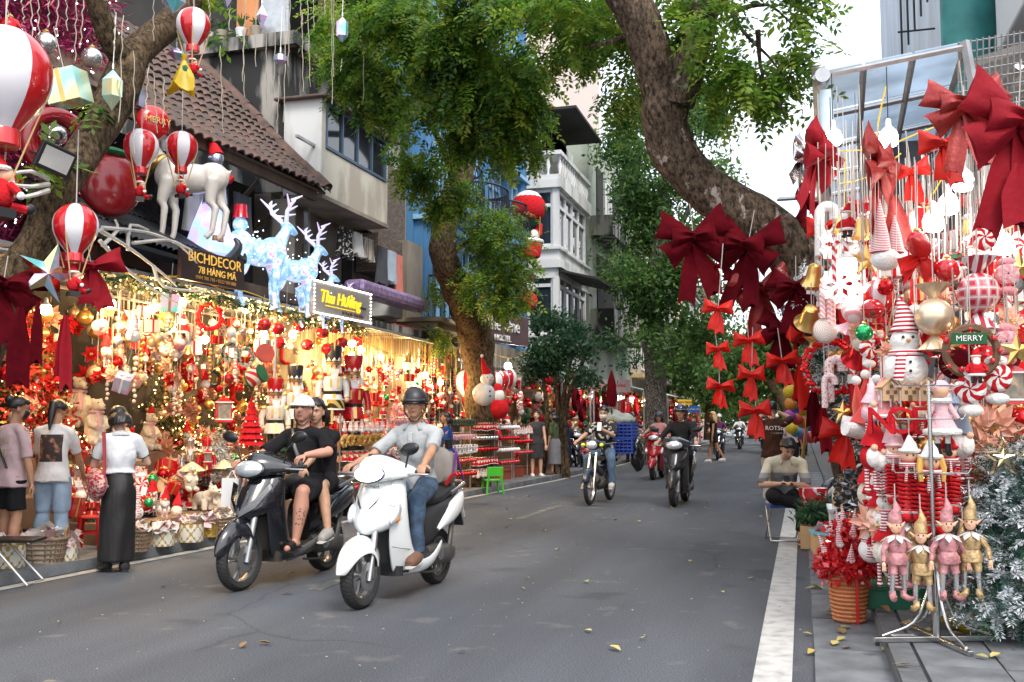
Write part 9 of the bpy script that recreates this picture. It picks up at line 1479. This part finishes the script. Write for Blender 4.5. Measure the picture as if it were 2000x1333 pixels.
for k,(x,y,z)in enumerate([(-.75,.12,.82),(-.75,.12,1.09)]):
 t=thing('blue_crate','blue plastic crate, %s of the pile on the motorbike'%('lower','upper')[k],'crate',onb(fr,hd,.62,(x,y,z)),hd,'crates on the motorbike')
 for zz in(0,.06,.12,.18,.24):b=MB();b.bx(-.2,.2,-.32,-.3,zz,zz+.025);b.bx(-.2,.2,.3,.32,zz,zz+.025);b.bx(-.21,-.19,-.32,.32,zz,zz+.025);b.bx(.19,.21,-.32,.32,zz,zz+.025);b.build('band',BC,t,smooth=False)
 b=MB()
 for i in range(9):
  y=-.3+.075*i;b.bx(-.205,-.195,y-.008,y+.008,0,.26);b.bx(.195,.205,y-.008,y+.008,0,.26)
 for i in range(6):x2=-.19+.076*i;b.bx(x2-.008,x2+.008,-.316,-.304,0,.26);b.bx(x2-.008,x2+.008,.304,.316,0,.26)
 b.build('ribs',BC,t,smooth=False);P(t,'load',mat('dark bundled cloth',(.03,.03,.07),.9,var=.5),(-.17,.17,-.28,.28,.01,.22))
t=thing('load_cover','folded grey green cloth over the crates on the motorbike','cloth',onb(fr,hd,.62,(-.75,.12,1.36)),hd);b=MB();b.ell((0,0,.06),(.22,.32,.12),16,10);b.ell((0,-.1,.14),(.16,.18,.1),12,8);link('sheet',blob(b,mat('grey green tarp',(.25,.28,.25),.8,var=.2),.02,2,folds(.015)),t)
t=thing('black_sack','black sack slung beside the crates on the motorbike','sack',onb(fr,hd,.62,(-.8,.46,.9)),hd);b=MB();b.ell((0,0,-.1),(.2,.12,.32),14,10);link('sheet',blob(b,mat('shiny black plastic'),.02,2,folds(.015)),t);P(t,'blue_flap',mat('dark blue tarp',(.015,.04,.12),.6),(-.2,.15,-.09,-.06,-.1,.5))
t=thing('red_umbrella','folded dark red umbrella standing in the motorbike load','umbrella',onb(fr,hd,.62,(-.6,.05,1.3)),hd);MB().tube([(0,0,0),(0,0,.9)],.012,6).build('shaft',BLACK,t);MB().lathe([(.06,.35),(.1,.5),(.07,.8),(.01,1.0)],10).build('cloth',VELV,t);MB().lathe([(.05,.0),(.06,.06),(.03,.1)],10).build('yellow_cap',mat('yellow paint'),t)
hd=R(-92);fr=(-2.04,16.45);scooter('dark grey scooter with bright front trim ridden straight towards the camera',fr,hd,mat('dark grey scooter paint',(.03,.03,.034),.3,var=.2,coat=.6),'b',False);person('man in a black sweatshirt, dark helmet and glasses on the dark grey scooter',spot(fr,hd),hd,SKIN,1.74,1.02,**RIDE,lean=5,head=(0,0),top=cloth('black sweatshirt',(.016,.016,.018)),sleeve=.85,hem=.03,bottom=('trousers',cloth('black trousers',(.014,.014,.016))),shoes=BLACK,hair=('short',None),hatw=('helmet',mat('navy helmet',(.02,.03,.05),.25,var=.1,coat=.4),1),glasses=True,vox=.012)
hd=R(-92);fr=(-3.42,23.7);scooter('red and cream scooter behind the dark grey one',fr,hd,paint('red scooter paint',(.45,.01,.015)),'a',False);person('woman in a pink vest and dark jacket riding the red scooter',spot(fr,hd),hd,SKIN,1.6,.95,**RIDE,lean=4,top=cloth('pink vest',(.6,.28,.28)),sleeve=0,hem=.03,bottom=('trousers',cloth('dark trousers',(.02,.022,.03))),shoes=BLACK,hair=('bob',None),hatw=('helmet',mat('slate helmet',(.05,.06,.08),.3)),vox=.014,female=True)
FRD=[(-2.9,36,'dark','blue black scooter with a masked rider, beyond the red scooter','rider in a purple top and white helmet far down the road',(.1,.03,.08),(.6,.6,.6)),(-.95,38,'blue','blue scooter far down the road coming on','rider in a coral shirt and white helmet on the blue scooter',(.65,.2,.14),(.65,.6,.55)),(-1.5,43,'dark','dark scooter far down the road beside the blue one','rider in black on the far dark scooter',(.02,.02,.02),(.03,.03,.03)),(-3.6,44,'silver','silver scooter far off near the left stalls','rider in teal helmet far off near the left stalls',(.2,.25,.3),(.1,.4,.45)),(.0,56,'dark','small far scooter near the right kerb','small far rider near the right kerb',(.3,.3,.25),(.02,.02,.02)),(-.9,62,'silver','farthest scooter in the middle of the road','farthest rider in the middle of the road',(.5,.45,.4),(.5,.5,.5)),(-2.2,58,'dark','far scooter left of the farthest one','far rider left of the farthest one',(.1,.1,.12),(.6,.1,.05)),(-3.0,50,'dark','far dark scooter in the left lane, before the left stalls','far rider in white in the left lane',(.6,.6,.6),(.05,.05,.2)),(-1.7,52,'blue','far blue scooter in the middle lane','far rider in yellow in the middle lane',(.55,.4,.05),(.5,.05,.05)),(-.5,47,'dark','far dark scooter near the white edge line','far rider in dark green near the white edge line',(.04,.1,.05),(.3,.3,.3))]
FC={'dark':paint('far dark paint',(.015,.02,.03)),'blue':paint('far blue paint',(.02,.08,.35)),'silver':paint('far silver paint',(.4,.4,.42))}
for x,y,c,l1,l2,tc_,hc_ in FRD:scooter(l1,(x,y),R(-90),FC[c],'a',False,grp='scooters far down the road');person(l2,spot((x,y),R(-90)),R(-90),SKIN,1.65,1.,**RIDE,top=cloth('far top %s'%(tc_,),tc_),sleeve=.8,bottom=('trousers',cloth('dark trousers')),shoes=BLACK,hatw=('helmet',mat('far helmet %s'%(hc_,),hc_,.3)),hair=(None,None),vox=.025,face=False,grp='riders far down the road')
hd=R(-90);t=motorbike('thin black bicycle like moped far down by the right kerb',(-.05,34),hd,DPL);person('person in dark clothes on the thin moped by the right kerb',spot((-.05,34),hd),hd,SKIN2,1.6,.95,**RIDE,top=cloth('olive top',(.06,.08,.04)),sleeve=.8,bottom=('trousers',cloth('dark trousers')),shoes=BLACK,hair=('short',None),vox=.025,face=False)
for i,(px,py)in enumerate([(1125,905),(1150,893),(1098,905)]):p=G(px,py+15);scooter('parked dark scooter at the left kerb, %s'%['beside the woman in green','behind the crate motorbike','half hidden by the woman in green'][i],(p.x+.1,p.y),R(-50+12*i),FC['dark'],'a',False,grp='scooters parked at the left kerb')
for i,(x,y)in enumerate([(.5,13.4),(.55,14.6),(.5,16)]):scooter('parked scooter by the right kerb, %s'%['nearest behind the seated man','second behind the seated man','third behind the seated man'][i],(x,y),R(205),FC[('dark','silver','dark')[i]],'a',False,grp='scooters parked at the right kerb')
def stand(label,px,py,rz,gz=0.,**k):
 p=G(px,py,gz);return person(label,(p.x,p.y,gz),R(rz),**k)
WT=cloth('white polo cloth',(.6,.62,.65));BSK=mat('long black satin skirt',(.012,.011,.012),.55,var=.3,bump=.5,bscale=12,stretch=(1,1,.25))
tr,J1=stand('woman in a white polo and long black skirt with a red bag on her shoulder',228,1118,140,skin=SKIN3,h=1.53,fat=.95,top=WT,sleeve=.36,hem=-.1,bottom=('skirt',BSK),shoes=BLACK,hair=('bob',None),head=(8,28),lh=(.26,.04,1.02),rh=(.24,-.12,1.0),lhd=(.6,-.3,.5),rhd=(.6,.3,.5),female=True,collar=WT,vox=.009,lf=(.1,.07,.075),rf=(0,-.07,.075),pel=(0,0,.82),le=(-.4,.8,-.6),re=(-.4,-.8,-.6),waist=.9,lean2=5)
for q in(0,1):b=MB();c0=J1['SH'][q].lerp(J1['EL'][q],.68);dd=(J1['EL'][q]-J1['SH'][q]).normalized();b.lathe([(.062,-.004),(.062,.004)],16,c0,dd,cap=False);b.build('sleeve_stripe',BLACK,tr,solid=.003)
pth=onb
p=G(228,1118);t=thing('red_shoulder_bag','red patterned cloth shoulder bag on the woman in white','bag',(p.x,p.y,0),R(140));b=MB();b.ell((.03,-.03,.0),.01,4,4);b=MB()
b.loft([[V((x,.2+w*cos(a),z+h_*sin(a)))for a in[2*pi*i/16 for i in range(16)]]for x,w,z,h_ in((-.2,.03,.84,.06),(-.12,.07,.82,.12),(0,.085,.81,.15),(.12,.07,.84,.13),(.2,.03,.9,.07))]);link('body',blob(b,mat('red lattice print cloth',(.42,.02,.03),.8,var=0,col2=(.6,.4,.36),scale=55,thr=(.52,.56),kind='voronoi'),.014,2,folds(.006)),t);MB().tube([(-.16,.17,.88),(-.09,.16,1.1),(.0,.15,1.29),(.07,.17,1.12),(.15,.19,.92)],.016,8,0,True,.4).build('strap',mat('dark red strap',(.25,.015,.025),.7),t)
p=G(228,1118);o=onb((p.x,p.y),R(140),0,(.34,-.02,1.07));t=thing('phone','dark phone held by the woman in white','phone',o,R(140),rot=(R(40),0,R(50)));P(t,'case',BLACK,(-.037,.037,-.075,.075,-.004,.004),bevel=.003);P(t,'screen',GLASSD,(-.033,.033,-.07,.07,.0045,.0052))
pw=AX(100,1010,-6.95);wl=cloth('white t shirt',(.62,.61,.6));tr,J1=person('ponytailed woman in a printed white t shirt and pale jeans seen from behind',(pw.x,pw.y,.0),R(112),skin=SKIN2,h=1.5,fat=1.,top=wl,sleeve=.45,hem=.1,bottom=('wide',mat('pale blue jeans',(.26,.36,.48),.9,var=.25,scale=6)),shoes=BLACK,hair=('pony',None),head=(-4,22),lh=(.26,.2,.85),rh=(.26,-.2,.88),female=True,vox=.0095,lean2=6)
ART=mat('dark floral print',(.03,.02,.02),.8,var=0,col2=(.45,.2,.1),scale=15,thr=(.5,.7),detail=5);me_=[o for o in tr.children if o.name.startswith('top')][0];bt=BVHTree.FromPolygons([v.co for v in me_.data.vertices],[tuple(q.vertices)for q in me_.data.polygons])
def decal(name,bt,c,w,h_,m,par,n=8,d=V((1,0,0)),lift=.004):
 b=MB();vs=[];
 for i in range(n+1):
  for j in range(n+1):o=c+V((0,-w/2+w*j/n,-h_/2+h_*i/n))-d*.5;r_=bt.ray_cast(o,d);vs.append((r_[0]-d*lift)if r_[0]is not None else o+d*.38)
 b.add(vs,[(i*(n+1)+j,i*(n+1)+j+1,(i+1)*(n+1)+j+1,(i+1)*(n+1)+j)for i in range(n)for j in range(n)]);return b.build(name,m,par)
decal('shirt_print',bt,J1['chest']+V((0,0,.0)),.21,.26,ART,tr)
def lab_line(par,bt,body,c,size,m,d=V((1,0,0)),rot=None):
 r_=bt.ray_cast(c-d*.5,d);p=(r_[0]if r_[0]is not None else c)-d*.012
 return text('lettering',body,size,m,par,p,rot or(R(90),0,R(-90)if d.x>0 else R(90)),.001)
pw=AX(18,1010,-7.0);pk=cloth('dusty pink t shirt',(.5,.36,.37));tr,J1=person('masked woman in a dusty pink t shirt with a crossbody strap at the left edge',(pw.x,pw.y,.0),R(75),skin=SKIN2,h=1.52,fat=.98,top=pk,sleeve=.48,hem=.12,bottom=('shorts',cloth('black shorts')),blen=.42,shoes=BLACK,hair=('bun',None),mask=BLACK,head=(-28,12),lh=(.22,.22,.85),female=True,vox=.0095)
me_=[o for o in tr.children if o.name.startswith('top')][0];bt=BVHTree.FromPolygons([v.co for v in me_.data.vertices],[tuple(q.vertices)for q in me_.data.polygons]);
for i,w in enumerate(('REAL','REAL')):lab_line(tr,bt,w,J1['chest']+V((0,-.0,.08-.12*i)),.11,mat('pale gold print',(.45,.38,.25),.7),rot=(R(90),0,R(-90)))
b=MB();b.tube([J1['chest']+V((-.14,.12-.26*f,.17-.34*f))for f in(0,.25,.5,.75,1)],.016,6,0,True,.3);b.build('strap',BLACK,tr)
stand('woman in a charcoal sleeveless dress and white trainers at the left kerb',1048,938,-60,skin=SKIN3,h=1.56,fat=.98,top=cloth('charcoal dress',(.045,.045,.05)),sleeve=.0,hem=.05,bottom=('skirt',cloth('charcoal dress')),blen=.5,shoes=mat('white trainer',(.7,.69,.67),.7),hair=('pony',None),head=(-25,4),female=True,vox=.012,lh=(.12,.2,.78))
stand('older woman in an olive top and grey skirt turned away at the left kerb',1083,935,170,skin=SKIN2,h=1.52,fat=1.1,top=cloth('olive top',(.06,.08,.04)),sleeve=.5,hem=.0,bottom=('skirt',cloth('grey check skirt',(.2,.2,.21))),blen=.75,shoes=BROWN,hair=('bob',None),female=True,vox=.013,face=False)
stand('woman in a dark blue dress on the phone behind the woman in olive',1105,925,200,skin=SKIN,h=1.6,top=cloth('navy cloth',(.02,.03,.07)),sleeve=.4,bottom=('skirt',cloth('navy cloth')),blen=.6,shoes=BLACK,hair=('bob',None),female=True,vox=.016,face=False,rh=(.12,-.16,1.42),re=(-.3,-.8,-.4));stand('woman in patterned clothes holding a white bag at the left kerb',1098,930,30,skin=SKIN2,h=1.5,fat=1.1,top=mat('yellow pattern cloth',(.3,.16,.08),.9,var=.5,scale=20),sleeve=.4,bottom=('trousers',mat('black dotted cloth',(.02,.02,.02),.9,col2=(.5,.5,.5),scale=30,thr=(.66,.68),detail=0)),shoes=SOLE,hair=('bun',None),female=True,vox=.016,face=False)
stand('woman in an orange shirt browsing the far left stall',1140,905,120,skin=SKIN,h=1.55,top=cloth('rust orange shirt',(.5,.15,.03)),sleeve=.5,bottom=('trousers',cloth('dark trousers')),shoes=BLACK,hair=('bun',None),female=True,vox=.018,face=False);stand('person in black walking away beside the crate motorbike',1232,905,100,skin=SKIN,h=1.62,top=cloth('black t shirt'),sleeve=.5,bottom=('trousers',cloth('dark trousers')),shoes=BLACK,hair=('bob',None),female=True,vox=.018,face=False)
stand('blonde woman in a black romper and white shoes crossing the road',1395,903,185,skin=mat('sun tanned skin',(.42,.2,.1),.5,var=.05),h=1.72,fat=.92,top=cloth('black t shirt'),sleeve=0,hem=.06,bottom=('shorts',cloth('black shorts')),blen=.3,shoes=SOLE,hair=('long',HAIRB),female=True,vox=.016,face=False,lf=(-.32,.06,.12),rf=(.14,-.06,.075),pel=(0,0,.89));stand('shopper in navy standing by the far left stalls',1355,885,150,skin=SKIN,h=1.6,top=cloth('navy cloth'),sleeve=.6,bottom=('trousers',J),shoes=BLACK,hair=('short',None),vox=.022,face=False);stand('woman in blue seated low behind the white scooter rider',873,985,200,skin=SKIN2,h=1.35,top=cloth('royal blue cloth',(.02,.06,.25)),sleeve=.6,bottom=('trousers',cloth('dark trousers')),shoes=BLACK,hair=('bob',None),female=True,vox=.016,face=False)
bs=cloth('dark brown t shirt',(.06,.025,.016));tr,J1=stand('man in a printed brown t shirt taking a photo, seen from behind',1512,985,84,skin=SKIN,h=1.72,fat=1.08,top=bs,sleeve=.48,hem=.12,bottom=('wide',cloth('cream trousers',(.55,.52,.46))),shoes=SOLE,hair=('short',None),lh=(.34,.1,1.55),rh=(.34,-.06,1.55),le=(.1,.9,-.3),re=(.1,-.9,-.3),vox=.011,face=False)
me_=[o for o in tr.children if o.name.startswith('top')][0];bt=BVHTree.FromPolygons([v.co for v in me_.data.vertices],[tuple(q.vertices)for q in me_.data.polygons]);lab_line(tr,bt,'ROTStu',J1['chest']+V((0,-.06,.1)),.1,WPL,rot=(R(90),0,R(-90)));lab_line(tr,bt,'goodtime',J1['chest']+V((0,-.08,.02)),.05,mat('pale gold print'),rot=(R(90),0,R(-90)))
stand('older woman in a pale pink blouse beyond the man in brown',1548,930,60,skin=SKIN2,h=1.55,top=cloth('pale pink blouse',(.6,.42,.4)),sleeve=.5,bottom=('trousers',cloth('dark trousers')),shoes=BLACK,hair=('bun',None),female=True,vox=.016,face=False);stand('person in black beside the paper balls on the right',1562,915,120,skin=SKIN,h=1.6,top=cloth('black t shirt'),sleeve=.5,bottom=('trousers',cloth('dark trousers')),shoes=BLACK,hair=('short',None),vox=.02,face=False)
ST=(-.22,12.15,0);hd=R(-78);TWO=mat('cream and slate shirt',(.6,.55,.42),.9,var=0);N=TWO.node_tree.nodes;L=TWO.node_tree.links;tc=N.new('ShaderNodeTexCoord');sp=N.new('ShaderNodeSeparateXYZ');r=N.new('ShaderNodeValToRGB');r.color_ramp.interpolation='CONSTANT';L.new(tc.outputs['Object'],sp.inputs[0]);mp=N.new('ShaderNodeMath');mp.operation='MULTIPLY';mp.inputs[1].default_value=1;L.new(sp.outputs[2],mp.inputs[0]);L.new(mp.outputs[0],r.inputs[0]);e=r.color_ramp.elements;e[0].color=(.16,.17,.18,1);e[1].position=.8;e[1].color=(.6,.55,.42,1);q=e.new(.74);q.color=(.3,.3,.3,1);L.new(r.outputs[0],N['Principled BSDF'].inputs['Base Color'])
tr,J1=person('man in a cream and grey polo on a folding stool with a phone',ST,hd,SKIN,1.68,1.02,pel=(-.1,0,.52),lean=16,lean2=22,head=(4,42),lh=(.3,.02,.68),rh=(.3,-.1,.68),lhd=(.7,-.4,.3),rhd=(.7,.4,.3),curl=.5,lf=(.3,.12,.09),rf=(.28,.2,.42),lk=(.8,.1,.6),rk=(.6,-1,.3),rfd=(.6,.7,-.3),lfd=(1,.1,-.05),le=(-.4,.8,-.5),re=(-.4,-.8,-.5),top=TWO,sleeve=.48,hem=.03,bottom=('trousers',cloth('black trousers')),blen=.92,shoes=mat('brown sandal',(.07,.045,.035),.7),sandal=True,hair=('short',None),collar=TWO,vox=.0095)
o=onb((ST[0],ST[1]),hd,0,(.36,-.04,.73));t=thing('phone','dark phone held by the seated man','phone',o,rot=(R(35),0,hd+R(90)));P(t,'case',BLACK,(-.037,.037,-.075,.075,-.004,.004),bevel=.003);P(t,'screen',GLASSD,(-.033,.033,-.07,.07,.0045,.0052))
t=thing('folding_chair','folding metal stool with a blue seat under the seated man','stool',ST,hd);P(t,'seat',mat('blue canvas',(.03,.07,.3),.8),(-.28,.1,-.18,.18,.39,.42),bevel=.01)
for s in(-1,1):MB().tube([(.08,s*.17,.4),(-.28,s*.18,.01)],.011,7).build('leg',METALG,t);MB().tube([(-.26,s*.17,.4),(.1,s*.18,.01)],.011,7).build('leg',METALG,t)
MB().tube([(-.28,-.18,.015),(-.28,.18,.015)],.01,6).build('foot_bar',METALG,t);MB().tube([(.1,-.18,.015),(.1,.18,.015)],.01,6).build('foot_bar',METALG,t)
bpy.data.scenes.remove(_tmp)
